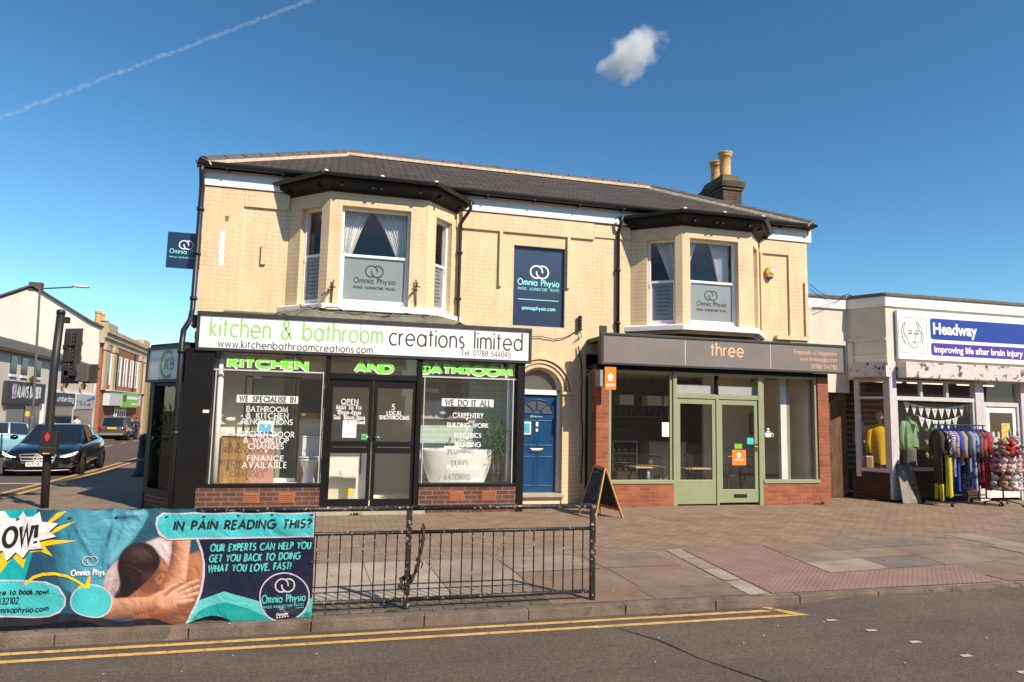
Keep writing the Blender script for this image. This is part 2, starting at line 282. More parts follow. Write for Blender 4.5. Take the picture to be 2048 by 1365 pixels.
def ribbon(mb, pts, w, place, off):
    out = []
    for p in pts:
        if not out or math.hypot(p[0]-out[-1][0], p[1]-out[-1][1]) > 1e-4: out.append(p)
    pts = out; n = len(pts)
    if n < 2: return
    closed = math.hypot(pts[0][0]-pts[-1][0], pts[0][1]-pts[-1][1]) < 1e-3
    if closed: pts = pts[:-1]; n -= 1
    vs = []
    for i in range(n):
        a = pts[i-1] if (i > 0 or closed) else None; b = pts[(i+1) % n] if (i < n-1 or closed) else None; p = pts[i]
        def nr(q, s):
            l = math.hypot(s[0]-q[0], s[1]-q[1]); return (-(s[1]-q[1])/l, (s[0]-q[0])/l)
        if a is None: m = nr(p, b); k = 1
        elif b is None: m = nr(a, p); k = 1
        else:
            m1 = nr(a, p); m2 = nr(p, b); mx, my = m1[0]+m2[0], m1[1]+m2[1]; l = math.hypot(mx, my)
            if l < 1e-3: m = m1; k = 1
            else: m = (mx/l, my/l); k = min(2.4, 1/max(.3, (m[0]*m1[0]+m[1]*m1[1])))
        vs += [place(p[0]+m[0]*k*w/2, p[1]+m[1]*k*w/2, off), place(p[0]-m[0]*k*w/2, p[1]-m[1]*k*w/2, off)]
    fs = [(2*i, 2*i+1, 2*i+3, 2*i+2) for i in range(n-1)]
    if closed: fs.append((2*n-2, 2*n-1, 1, 0))
    mb.add(vs, fs)
def letters(mb, s, place, x0, x1, z0, cap, w, gap=None, serif=False, slant=0., tight=None):
    # stroke lettering: fitted between x0 and x1, baseline z0, capital height cap, stroke w (metres)
    adv = [GL[c][0] if c != ' ' else .38 for c in s]; tot = sum(adv)*cap; n = len(s)
    if x1 is None: g = (gap if gap is not None else .2)*cap; kx = 1.
    else:
        g = ((x1-x0)-tot)/max(1, n-1); kx = 1.
        if g < .13*cap+w*.5 or g > .36*cap+w*.5:
            g0 = (.2 if g < .2*cap else .27)*cap+w*.5; kx = (x1-x0)/(tot+g0*(n-1)); g = g0*kx
    if tight is not None: kx = (x1-x0)/(tot+tight*cap*(n-1)); g = tight*cap*kx
    x = x0; k = 0
    for c, a in zip(s, adv):
        if c != ' ':
            for st in GL[c][1]:
                q = [(x+px*cap*kx+slant*py*cap, z0+py*cap) for px, py in st]
                k += 1; ribbon(mb, q, w, place, .0004*(k % 3))
                if serif and math.hypot(st[0][0]-st[-1][0], st[0][1]-st[-1][1]) > .1:
                    for e, f in ((q[0], q[1]), (q[-1], q[-2])):
                        if abs(e[1]-f[1]) > abs(e[0]-f[0])*.8:
                            k += 1; ribbon(mb, [(e[0]-w*1.1, e[1]), (e[0]+w*1.1, e[1])], w*.4, place, .0004*(k % 3)+.0012)
        x += a*cap*kx+g
    return mb
def face_y(y): return lambda a, b, o=0: (a, y-o, b)                        # a sheet facing the road
def face_w(p, u, d): return lambda a, b, o=0: (p[0]+u[0]*a+u[1]*(d+o), p[1]+u[1]*a-u[0]*(d+o), b)
_tx = {}
def bold(mb, s, place, x0, x1, z0, h, off=0., grow=.02, shear=0., lift=0.):
    # built-in heavy lettering, fitted to a width and a height
    cu = bpy.data.curves.new("t", 'FONT'); cu.body = s; cu.size = 1; cu.offset = grow; cu.resolution_u = 3; cu.fill_mode = 'FRONT'; cu.shear = shear
    o = bpy.data.objects.new("t", cu); COL.objects.link(o); dg = bpy.context.evaluated_depsgraph_get()
    me = bpy.data.meshes.new_from_object(o.evaluated_get(dg)); bpy.data.objects.remove(o)
    xs = [v.co.x for v in me.vertices]; ys = [v.co.y for v in me.vertices]
    a, b = min(xs), max(xs); sx = (x1-x0)/(b-a); up_ = [c for c in s if c.isalnum()]
    sy = h/.70
    mb.add([place(x0+(v.co.x-a)*sx, z0+v.co.y*sy, off+lift) for v in me.vertices], [tuple(p.vertices) for p in me.polygons])
    bpy.data.meshes.remove(me); bpy.data.curves.remove(cu)
    return mb
def flat(mb, pts, place, off=0.):     # any flat outline on a sheet
    mb.add([place(a, b, off) for a, b in pts], [tuple(range(len(pts)))]); return mb
def rings(mb, place, cx, cz, rr, w, off=0.):   # the two linked rings of the clinic's emblem
    ribbon(mb, arc(cx-rr*.5, cz, rr, rr, -8, 292, 26), w, place, off); ribbon(mb, arc(cx+rr*.5, cz, rr, rr, 172, 472, 26), w, place, off+.0005)
    return mb
# ------------------------------------------------------------------ materials of the place
W = lambda *c: lin(*c)
def road_mat(name, col, wear=.16):
    m, nt, b = base(name); L = nt.links.new; b.inputs['Roughness'].default_value = .9; b.inputs['Specular IOR Level'].default_value = .3; g = node(nt, "ShaderNodeNewGeometry"); P_ = g.outputs['Position']
    def layer(sc, lo, hi, k0, k1, det=5., vec=None, prev=None):
        n = node(nt, "ShaderNodeTexNoise", Scale=sc, Detail=det, Roughness=.7); L(vec or P_, n.inputs[0]); r = node(nt, "ShaderNodeValToRGB"); r.color_ramp.elements[0].position = lo; r.color_ramp.elements[1].position = hi; r.color_ramp.elements[0].color = (k0,)*3+(1,); r.color_ramp.elements[1].color = (k1, k1*.985, k1*.965, 1); L(n.outputs[0], r.inputs[0])
        mx = node(nt, "ShaderNodeMix", data_type='RGBA', blend_type='MULTIPLY'); mx.inputs[0].default_value = 1
        if prev is None: mx.inputs[6].default_value = col
        else: L(prev, mx.inputs[6])
        L(r.outputs[0], mx.inputs[7]); return mx.outputs[2]
    o = layer(105., .36, .66, .66, 1.5, 2.); o = layer(26., .38, .64, .84, 1.16, 4., prev=o); o = layer(.9, .32, .68, 1-wear, 1+wear, 8., prev=o)
    mp = node(nt, "ShaderNodeMapping"); mp.inputs['Scale'].default_value = (.07, 1.1, 1); L(P_, mp.inputs[0]); o = layer(1.3, .35, .65, 1-wear, 1+wear, 5., mp.outputs[0], o); o = layer(4.2, .60, .72, 1., .72, 6., prev=o)
    L(o, b.inputs['Base Color']); n = node(nt, "ShaderNodeTexNoise", Scale=95., Detail=3.); L(P_, n.inputs[0]); bp = node(nt, "ShaderNodeBump", Strength=.8, Distance=.008); L(n.outputs[0], bp.inputs['Height']); L(bp.outputs[0], b.inputs['Normal']); return m
asphalt = road_mat("asphalt", (.104, .083, .071, 1))
street_asphalt = pm("street_asphalt", (.13, .12, .11, 1), .85, var=.2, vs=.8, bump=.5, bs=180.)
pavers = brick("block_paving", (.325, .228, .158, 1), (.275, .19, .13, 1), (.15, .108, .075, 1), .2, .1, .006, .85, .7, .35, flat=True, dirt=(.5, .62, (.30, .21, .15, 1), .2))
setts = brick("kerbside_setts", (.20, .155, .12, 1), (.15, .115, .09, 1), (.05, .05, .035, 1), .2, .1, .008, .9, .8, .4, flat=True, dirt=(3., .6, (.10, .11, .05, 1), .15))
kerb_m = pm("kerb_concrete", (.165, .124, .095, 1), .9, var=.4, vs=4., bump=.8, bs=70., spots=(7., .58, (.12, .095, .07, 1)))
yellow_m = pm("yellow_paint", (.62, .36, .10, 1), .8, var=.25, vs=9., bump=.3, bs=150., spots=(22., .60, (.22, .165, .11, 1)))
white_road = pm("white_road_paint", (.40, .40, .39, 1), .8, var=.35, vs=22.)
def slab_mat(name, cols):
    m, nt, b = base(name); L = nt.links.new; b.inputs['Roughness'].default_value = .85; b.inputs['Specular IOR Level'].default_value = .3
    g = node(nt, "ShaderNodeNewGeometry"); r = node(nt, "ShaderNodeValToRGB"); r.color_ramp.interpolation = 'CONSTANT'
    while len(r.color_ramp.elements) < len(cols): r.color_ramp.elements.new(.5)
    for i, c in enumerate(cols): r.color_ramp.elements[i].position = i/len(cols); r.color_ramp.elements[i].color = c
    L(g.outputs['Random Per Island'], r.inputs[0])
    n = node(nt, "ShaderNodeTexNoise", Scale=1.8, Detail=9., Roughness=.7); L(g.outputs['Position'], n.inputs[0])
    r2 = node(nt, "ShaderNodeValToRGB"); r2.color_ramp.elements[0].position = .3; r2.color_ramp.elements[1].position = .72; r2.color_ramp.elements[0].color = (.62, .6, .56, 1); r2.color_ramp.elements[1].color = (1.12, 1.1, 1.08, 1)
    L(n.outputs[0], r2.inputs[0]); mx = node(nt, "ShaderNodeMix", data_type='RGBA', blend_type='MULTIPLY'); mx.inputs[0].default_value = 1; L(r.outputs[0], mx.inputs[6]); L(r2.outputs[0], mx.inputs[7]); L(mx.outputs[2], b.inputs['Base Color'])
    n2 = node(nt, "ShaderNodeTexNoise", Scale=120.); L(g.outputs['Position'], n2.inputs[0]); bp = node(nt, "ShaderNodeBump", Strength=.4, Distance=.006); L(n2.outputs[0], bp.inputs['Height']); L(bp.outputs[0], b.inputs['Normal'])
    return m
slab_pale = slab_mat("pale_slabs", [(.37, .30, .24, 1), (.32, .26, .205, 1), (.42, .355, .29, 1)])
slab_brown = slab_mat("brown_slabs", [(.26, .175, .128, 1), (.225, .165, .12, 1), (.285, .2, .15, 1), (.245, .175, .13, 1)])
slab_mix = slab_mat("mixed_slabs", [(.28, .215, .165, 1), (.26, .18, .135, 1), (.21, .18, .155, 1), (.31, .25, .195, 1), (.265, .19, .142, 1)])
def tactile():
    m, nt, b = base("red_tactile_paving"); L = nt.links.new; b.inputs['Roughness'].default_value = .85
    g = node(nt, "ShaderNodeNewGeometry"); n = node(nt, "ShaderNodeTexNoise", Scale=2.5, Detail=8.); L(g.outputs['Position'], n.inputs[0])
    r = node(nt, "ShaderNodeValToRGB"); r.color_ramp.elements[0].position = .3; r.color_ramp.elements[1].position = .7; r.color_ramp.elements[0].color = (.215, .127, .102, 1); r.color_ramp.elements[1].color = (.29, .18, .145, 1); L(n.outputs[0], r.inputs[0])
    # blister dots on a 66 mm grid
    sc = node(nt, "ShaderNodeVectorMath", operation='SCALE'); L(g.outputs['Position'], sc.inputs[0]); sc.inputs['Scale'].default_value = 1/.066
    fr = node(nt, "ShaderNodeVectorMath", operation='FRACTION'); L(sc.outputs[0], fr.inputs[0]); sb = node(nt, "ShaderNodeVectorMath", operation='SUBTRACT'); L(fr.outputs[0], sb.inputs[0]); sb.inputs[1].default_value = (.5, .5, 0)
    sx = node(nt, "ShaderNodeSeparateXYZ"); L(sb.outputs[0], sx.inputs[0]); cx = node(nt, "ShaderNodeCombineXYZ"); L(sx.outputs[0], cx.inputs[0]); L(sx.outputs[1], cx.inputs[1])
    ln = node(nt, "ShaderNodeVectorMath", operation='LENGTH'); L(cx.outputs[0], ln.inputs[0])
    mr = node(nt, "ShaderNodeMapRange", **{'From Min': .38, 'From Max': .2}); L(ln.outputs['Value'], mr.inputs[0])
    bp = node(nt, "ShaderNodeBump", Strength=.7, Distance=.008); L(mr.outputs[0], bp.inputs['Height']); L(bp.outputs[0], b.inputs['Normal'])
    # joints between the 400 mm tiles
    L(r.outputs[0], b.inputs['Base Color']); return m
tact = tactile()
cream = brick("cream_painted_brick", (.81, .602, .378, 1), (.785, .58, .36, 1), (.765, .562, .348, 1), .225, .078, .007, .6, .32, .10, age=.13, dirt=(4.5, .69, (.56, .40, .235, 1), .10))
cream_s = pm("cream_render", (.79, .615, .39, 1), .6, var=.06, vs=2., bump=.25, bs=40., spots=(14., .72, (.50, .37, .24, 1)))
white_p = pm("white_paint", (.82, .80, .76, 1), .45, var=.05, vs=4.)
white_w = pm("weathered_white_paint", (.80, .77, .71, 1), .7, var=.12, vs=5., bump=.5, bs=50., spots=(16., .66, (.30, .25, .18, 1)))
black_p = pm("black_gloss_paint", (.008, .008, .008, 1), .45, spec=.3, var=.3, vs=6., spots=(60., .76, (.2, .2, .2, 1)))
soffit_m = pm("black_soffit_paint", (.012, .011, .010, 1), .6, var=.3, vs=6., spec=.25)
black_m = pm("black_plastic", (.016, .016, .017, 1), .42, var=.2, vs=6.)
slate = brick("roof_slates", (.068, .054, .047, 1), (.088, .071, .062, 1), (.020, .017, .015, 1), .30, .165, .012, .75, 1., .3, vk=2.15)
ridge_m = pm("ridge_tile_clay", (.10, .082, .078, 1), .7, var=.25, vs=8.)
mortar_m = pm("ridge_mortar", (.50, .40, .28, 1), .9, var=.25, vs=9., bump=.6)
pot_m = pm("buff_chimney_clay", (.56, .32, .12, 1), .75, var=.25, vs=9., spots=(10., .64, (.25, .17, .09, 1)))
stack_m = brick("sooty_brick", (.16, .105, .068, 1), (.095, .07, .05, 1), (.07, .055, .04, 1), .225, .075, .01, .9, .7, .5, dirt=(4., .6, (.03, .026, .022, 1), .2))
moss_m = pm("mossy_mortar", (.11, .095, .04, 1), .95, var=.45, vs=7., bump=.8, spots=(9., .55, (.10, .11, .02, 1)))
brick_dark = brick("purple_brown_brick", (.155, .062, .045, 1), (.105, .048, .04, 1), (.26, .165, .11, 1), .225, .075, .008, .8, .6, .3)
brick_red = brick("red_facing_brick", (.42, .12, .052, 1), (.30, .075, .04, 1), (.27, .165, .11, 1), .225, .075, .009, .8, .6, .3)
terra = pm("terracotta", (.36, .125, .058, 1), .8, var=.15)
concrete = pm("step_concrete", (.40, .35, .29, 1), .85, var=.2, vs=5., bump=.4)
lead = pm("mossy_lead_flashing", (.17, .165, .12, 1), .8, var=.4, vs=5., spots=(6., .56, (.11, .125, .045, 1)))
pane_m = glass("window_glass", boost=1.3, wav=.06)
shop_glass = glass("shop_window_glass", (.95, .97, .96, 1), boost=1.5, wav=.03, dust_haze=.03)
frost = pm("frosted_film", (.235, .262, .262, 1), .35, var=.06, vs=2., coat=.6)
frost_r = pm("blue_grey_film", (.20, .225, .235, 1), .35, var=.1, vs=2., coat=.6)
navy_m = pm("navy_sign_panel", (.014, .032, .085, 1), .35, var=.06, coat=.3)
teal_t = pm("pale_teal_vinyl", (.28, .78, .74, 1), .5, var=0)
white_t = pm("white_vinyl", (.85, .84, .82, 1), .5, var=0)
char_t = pm("charcoal_vinyl", (.035, .03, .032, 1), .5, var=0)
def fabric(name, col, tr=.4):
    m, nt, b = base(name); L = nt.links.new; b.inputs['Base Color'].default_value = col; b.inputs['Roughness'].default_value = .9
    t = node(nt, "ShaderNodeBsdfTranslucent", Color=col); mx = node(nt, "ShaderNodeMixShader", Fac=tr); L(b.outputs[0], mx.inputs[1]); L(t.outputs[0], mx.inputs[2]); L(mx.outputs[0], nt.nodes["Material Output"].inputs[0]); return m
curtain_m = fabric("white_voile", (.95, .94, .91, 1), .3)
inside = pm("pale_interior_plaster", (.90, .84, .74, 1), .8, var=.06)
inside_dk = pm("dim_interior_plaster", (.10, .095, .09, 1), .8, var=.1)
# ------------------------------------------------------------------ ground
rows = [-60, -20, 0, 4, 6, 8, 10, 12, 13.5, 16, 19, 22, 26, 30, 34, 40, 50, 60, 80, 110, 160, 260, 420, 900]
xs_ = [-700, -200, -80, -40, -20, -8, 0, 8, 20, 60, 200, 700]
mb = MB(); nx = len(xs_)
mb.add([(x, y, gz(min(y, 160))-.08) for y in rows for x in xs_], [(j*nx+i, j*nx+i+1, (j+1)*nx+i+1, (j+1)*nx+i) for j in range(len(rows)-1) for i in range(nx-1)])
tag(mb.build("road", asphalt), kind="structure")
KY = 5.95
def kerb_x(y):                        # near kerb of the side street
    if y < 8.6:
        t = max(0., min(1., (8.6-y)/(8.6-KY))); return -5.25+(1-math.sqrt(max(0, 1-t*t)))*2.4
    if y < 24: return -5.25-.085*(y-8.6)
    return -6.56-.115*(y-24)
ky = [KY+(8.6-KY)*(1-math.cos(PI/2*i/9)) for i in range(10)]+[10, 11.5, 13.5, 16, 19, 22, 24, 28, 34, 42, 52, 64, 80]
mb = MB(); vs = []
for y in ky: vs += [(kerb_x(y)+.13, y, gz(y)), (60, y, gz(y))]
mb.add(vs, [(2*i, 2*i+1, 2*i+3, 2*i+2) for i in range(len(ky)-1)]); tag(mb.build("pavement", pavers), kind="structure")
# kerb stones, front and round the corner
mb = MB(); x = -2.85; rk = random.Random(3)
while x < 40:
    l = .915; mb.box(x+.004, x+l-.004, KY-.005+rk.uniform(-.006, .006), KY+.10, -.3, .006+rk.uniform(-.003, .003)); x += l
for y0, y1 in zip(ky[:-1], ky[1:]):
    a = Vector((kerb_x(y0), y0, 0)); b = Vector((kerb_x(y1), y1, 0)); n = max(1, int((b-a).length/.9))
    for i in range(n):
        p = a.lerp(b, i/n+.004); q = a.lerp(b, (i+1)/n-.004)
        mb.add([(p.x, p.y, gz(p.y)-.3), (q.x, q.y, gz(q.y)-.3), (q.x+.13, q.y, gz(q.y)-.3), (p.x+.13, p.y, gz(p.y)-.3), (p.x, p.y, gz(p.y)+.005), (q.x, q.y, gz(q.y)+.005), (q.x+.13, q.y, gz(q.y)+.005), (p.x+.13, p.y, gz(p.y)+.005)],
               [(4, 5, 6, 7), (0, 1, 5, 4), (1, 2, 6, 5), (2, 3, 7, 6), (3, 0, 4, 7)])
tag(mb.build("kerb", kerb_m, bevel=.015), kind="structure")
mb = MB(); mb.quad((-2.7, KY+.101, .004), (4.15, KY+.101, .004), (4.15, 6.48, .004), (-2.7, 6.48, .004)); tag(mb.build("kerbside_paving", setts), kind="structure")
# flagstones of the footpath
ytop = lambda x: 8.1 if x < 2.4 else 8.1+.10*(x-2.4)
mb = MB(); rs = random.Random(11); Z = .006
def slab(poly, mi):
    mb.cur = mi; c = Vector((sum(p[0] for p in poly)/len(poly), sum(p[1] for p in poly)/len(poly))); z = Z+rs.uniform(-.0015, .0015)
    q = []
    for p in poly:
        d = Vector(p)-c; q.append((c.x+d.x-math.copysign(.004, d.x), c.y+d.y-math.copysign(.004, d.y), z))
    mb.add(q, [tuple(range(len(q)))])
xx = [-3.2, -2.3, -1.4, -.45, .45, 1.15, 1.98]
for i, (a, b) in enumerate(zip(xx, xx[1:])): slab([(a, 6.5), (b, 6.5), (b-.06, 8.08), (a-.06, 8.08)] if a > -.5 else [(a, 6.5), (b, 6.5), (b, 7.3), (a, 7.3)], 0)
for a, b in zip(xx[:3], xx[1:4]): slab([(a, 7.3), (b, 7.3), (b-.05, 8.08), (a-.05, 8.08)], 0)
slab([(1.98, 7.35), (3.0, 7.4), (2.9, 8.1), (1.93, 8.09)], 0)
for a, b, c, d in ((1.98, 3.05, 6.5, 7.34), (3.05, 3.95, 6.5, 7.4), (3.02, 4.0, 7.41, 8.18), (1.98, 3.0, 6.08, 6.5), (3.0, 3.98, 6.08, 6.5)): slab([(a, c), (b, c), (b, d), (a, d)], 1)
for k in range(4):
    c0, c1 = 6.08+k*.56, 6.08+k*.56+.55; o = lambda y: 4.02+(y-6.08)*.10; slab([(o(c0)-.02, c0), (o(c0)+.2, c0), (o(c1)+.2, c1), (o(c1)-.02, c1)], 0)
slab([(4.26, 6.08), (7.15, 6.1), (7.4, 6.9), (5.46, 6.74), (5.66, 8.42), (4.47, 8.28)], 3)
inner = [(5.5, 6.78), (6.4, 6.86), (7.3, 6.94), (8.2, 7.02)]
for j, (fa, fb) in enumerate(((0, .34), (.34, .66), (.66, 1))):
    for (a, b) in zip(inner, inner[1:]):
        la = lambda p, f: (p[0]+.22*f, p[1]+(ytop(p[0])-.02-p[1])*f); slab([la(a, fa), la(b, fa), la(b, fb), la(a, fb)], 2 if (j, a[0]) != (0, 5.5) else 0)
x = 7.25
while x < 20:
    w = .9
    for j in range(3):
        h0, h1 = 6.1+j*.9, min(6.1+(j+1)*.9, ytop(x)+.05); sh = rs.uniform(-.2, .2)
        if x > 8.2 or j == 0 or False: slab([(x+sh*(j > 0), h0), (x+w+sh*(j > 0), h0), (x+w+sh*(j > 0), h1), (x+sh*(j > 0), h1)], 0 if rs.random() < .12 else (2 if rs.random() < .5 else 1))
    x += w
tag(mb.build("footpath", [slab_pale, slab_brown, slab_mix, tact]), kind="structure")
# painted lines
mb = MB(); zl = -.076
mb.quad((-30, 5.68, zl), (4.12, 5.68, zl), (4.2, 5.62, zl), (-30, 5.62, zl)); mb.quad((-30, 5.85, zl), (4.0, 5.85, zl), (4.06, 5.79, zl), (-30, 5.79, zl))
mb.quad((4.03, 5.93, zl), (4.11, 5.93, zl), (4.33, 5.62, zl), (4.19, 5.63, zl))
tag(mb.build("yellow_lines", yellow_m), kind="structure")
mb = MB()
for o_ in (.28, .62):
    vs = []; yy = [9.5, 11, 13.5, 16, 19, 22, 24, 28, 34, 42, 52]
    for y in yy: vs += [(kerb_x(y)-o_-.13, y, gz(y)-.075), (kerb_x(y)-o_, y, gz(y)-.075)]
    mb.add(vs, [(2*i, 2*i+1, 2*i+3, 2*i+2) for i in range(len(yy)-1)])
tag(mb.build("yellow_street_lines", yellow_m), kind="structure")
mb = MB(); mb.quad((-13, 19.1, gz(19.1)-.074), (-6.9, 19.1, gz(19.1)-.074), (-6.9, 19.4, gz(19.4)-.074), (-13, 19.4, gz(19.4)-.074))
for k in range(7):
    y = 24+k*5.5; xc = kerb_x(y)-4.2; mb.quad((xc, y, gz(y)-.073), (xc+.14, y, gz(y)-.073), (xc-.14, y+2.4, gz(y+2.4)-.073), (xc-.28, y+2.4, gz(y+2.4)-.073))
for (a, b) in ((4.36, 5.42), (4.5, 5.1), (4.63, 4.77), (4.76, 4.42), (4.87, 4.05)): mb.quad((a, b, zl+.002), (a+.10, b-.004, zl+.002), (a+.095, b+.045, zl+.002), (a+.01, b+.05, zl+.002))
tag(mb.build("white_lines", white_road), kind="structure")
# the carriageway rises to the dropped kerb at the crossing
mb = MB(); mb.add([(4.35, 5.97, -.0785), (5.1, 5.97, -.022), (40, 5.97, -.022), (40, 5.25, -.0785), (5.1, 5.25, -.0785), (4.6, 5.4, -.0785)], [(0, 5, 4, 1), (1, 4, 3, 2)]); tag(mb.build("road_edge", asphalt), kind="structure")
mb = MB(); pts = [(2.4, 5.6), (2.62, 5.2), (2.72, 4.8), (2.95, 4.3), (3.1, 3.7), (3.4, 3.0)]; vs = []
for i, (a, b) in enumerate(pts): w = .005+.005*(i % 2); vs += [(a-w, b, zl+.001), (a+w, b, zl+.001)]
mb.add(vs, [(2*i, 2*i+1, 2*i+3, 2*i+2) for i in range(len(pts)-1)]); tag(mb.build("tar_seam", pm("tar", (.03, .028, .026, 1), .5, var=.2)), kind="structure")
# ------------------------------------------------------------------ the cream corner building
YW = 12.88; BX0, BX1 = -2.43, 10.03
bld = thing("corner_building", "two-storey cream painted brick building with two bay windows and hipped slate roof", "building", (4, 15, 0))
U = (1, 0); P0 = (0, YW)
mb = MB()
holes = [(-.92, 2.1, 3.5, 5.5), (5.8, 8.78, 3.5, 5.5), (3.3, 4.37, 3.45, 5.06), (-2.1, 3.2, -.5, 2.95), (3.2, 4.84, -.5, 2.7), (4.84, 10.0, -.5, 2.95)]
mb.panel(P0, U, BX0, BX1, -.05, 5.96, 0, .25, holes)
mb.panel((BX0, 18), (0, -1), .0, 18-YW-.25, -.3, 5.96, 0, .25); mb.panel((BX1, YW+.25), (0, 1), 0, 4.87, -.05, 5.96, 0, .25); mb.box(BX0+.25, BX1-.25, 17.75, 18, -.3, 5.96)
mb.box(BX0+.25, BX1-.25, YW+.25, 17.75, 3.0, 3.42); mb.box(BX0+.25, BX1-.25, YW+.25, 17.75, 5.6, 5.75)
# raised bands and pilaster strips
def raised(x0, x1, z0, z1, d=.045): mb.box(x0, x1, YW-d, YW+.01, z0, z1)
raised(BX0, -1.76, 2.9, 5.64); raised(-1.755, -.98, 5.34, 5.64); raised(2.12, 4.98, 5.30, 5.64); raised(4.99, 5.79, 5.36, 5.63, .03); raised(9.56, BX1, 2.9, 5.64); raised(8.83, 9.555, 5.34, 5.64)
raised(2.99, 3.05, 4.2, 5.295, .06); raised(4.40, 4.46, 4.25, 5.295, .06); raised(-1.42, -1.34, 4.3, 4.66, .05); raised(8.85, 8.9, 3.4, 5.33, .05); raised(9.93, 10.0, 3.55, 4.75, .09); raised(9.2, 10.0, 3.45, 3.54, .09)
# arched doorway
cxd, rd, zs = 3.87, .46, 2.17
mb.add(*(lambda pts: (pts+[(a, YW+.25, c) for a, b, c in pts], [tuple(range(len(pts)))]+[(i, (i+1) % len(pts), (i+1) % len(pts)+len(pts), i+len(pts)) for i in range(len(pts))]))(
    [(3.2, YW, -.05), (3.2, YW, 2.7), (4.84, YW, 2.7), (4.84, YW, -.05), (cxd+rd, YW, -.05)]+[(cxd+rd*math.cos(R(a)), YW, zs+rd*math.sin(R(a))) for a in range(0, 181, 12)]+[(cxd-rd, YW, -.05)]))
def arch_ring(r0, r1, d):
    n = 16; vs = []
    for i in range(n+1):
        a = R(180*i/n); c, s_ = math.cos(a), math.sin(a); vs += [(cxd+r0*c, YW-d, zs+r0*s_), (cxd+r1*c, YW-d, zs+r1*s_), (cxd+r0*c, YW+.01, zs+r0*s_), (cxd+r1*c, YW+.01, zs+r1*s_)]
    fs = []
    for i in range(n): k = 4*i; fs += [(k, k+1, k+5, k+4), (k+1, k+3, k+7, k+5), (k, k+4, k+6, k+2)]
    mb.add(vs, fs)
arch_ring(.47, .53, .03); arch_ring(.55, .60, .055); arch_ring(.625, .665, .085); mb.box(cxd+.47, cxd+.6, YW-.05, YW+.01, 0, 2.12); mb.box(cxd+.45, cxd+.68, YW-.1, YW+.01, 2.12, 2.17)
wall = mb.build("wall", cream, bld)
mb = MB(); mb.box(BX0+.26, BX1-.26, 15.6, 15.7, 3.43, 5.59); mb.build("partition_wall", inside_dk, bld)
# roof
ex0, ex1, ey0, ey1, ez, ry, rz_, rx0, rx1 = -2.47, 10.05, 12.67, 18.2, 6.02, 15.36, 7.46, -.05, 7.42
mb = MB(); A = [(ex0, ey0, ez), (ex1, ey0, ez), (ex1, ey1, ez), (ex0, ey1, ez), (rx0, ry, rz_), (rx1, ry, rz_)]
mb.add(A, [(0, 1, 5, 4), (1, 2, 5), (2, 3, 4, 5), (3, 0, 4), (0, 3, 2, 1)]); roof = mb.build("roof", slate, bld)
mb = MB(); m2 = MB()
for a, b in ((A[0], A[4]), (A[4], A[5]), (A[5], A[1])):
    a, b = Vector(a), Vector(b); n = int((b-a).length/.42); up_ = Vector((0, 0, 1)); t = (b-a).normalized(); s_ = t.cross(up_).normalized(); nn = s_.cross(t)
    for i in range(n):
        p, q = a.lerp(b, (i+.03)/n), a.lerp(b, (i+.97)/n); vs = []
        for e in (p, q):
            for k in range(7): an = PI*k/6; vs.append(e+s_*(.15*math.cos(an))+nn*(.115*math.sin(an)-.01))
        mb.add(vs, [(k, k+1, k+8, k+7) for k in range(6)]+[tuple(range(6, -1, -1)), tuple(range(7, 14))])
    vs = []
    for e in (a, b): vs += [e+s_*.172-nn*.07, e+s_*.158-nn*.005, e+nn*.085, e-s_*.158-nn*.005, e-s_*.172-nn*.07]
    m2.add(vs, [(k, k+1, k+6, k+5) for k in range(4)])
mb.build("ridge_tiles", ridge_m, roof); m2.build("ridge_mortar", mortar_m, roof)
# chimney
mb = MB(); cx0, cx1, cy0, cy1 = 9.3, 9.82, 15., 16.1
mb.box(cx0, cx1, cy0, cy1, 6.2, 7.52); mb.box(cx0-.035, cx1+.035, cy0-.035, cy1+.035, 7.52, 7.6); mb.box(cx0-.07, cx1+.07, cy0-.07, cy1+.07, 7.6, 7.74); mb.box(cx0+.01, cx1-.01, cy0+.01, cy1-.01, 7.74, 7.8)
ch = mb.build("chimney", stack_m, bld)
mb = MB(); mb.add([(cx0-.03, cy0-.03, 7.741), (cx1+.03, cy0-.03, 7.741), (cx1+.03, cy1+.03, 7.741), (cx0-.03, cy1+.03, 7.741), (cx0+.06, cy0+.1, 7.96), (cx1-.06, cy0+.1, 7.96), (cx1-.06, cy1-.1, 7.96), (cx0+.06, cy1-.1, 7.96)], [(0, 1, 5, 4), (1, 2, 6, 5), (2, 3, 7, 6), (3, 0, 4, 7), (4, 5, 6, 7)]); mb.build("mortar_cap", moss_m, ch)
for (a, b, h) in ((9.52, 15.26, .66), (9.6, 15.82, .62)):
    mb = MB(); mb.lathe([(.15, 0), (.15, .06), (.135, .08), (.14, h*.6), (.145, h-.12), (.165, h-.11), (.165, h-.08), (.15, h-.06), (.19, h-.03), (.19, h), (.12, h), (.11, h-.3), (.0001, h-.3)], (a, b, 7.93), 20); mb.build("chimney_pot", pot_m, ch, smooth=True)
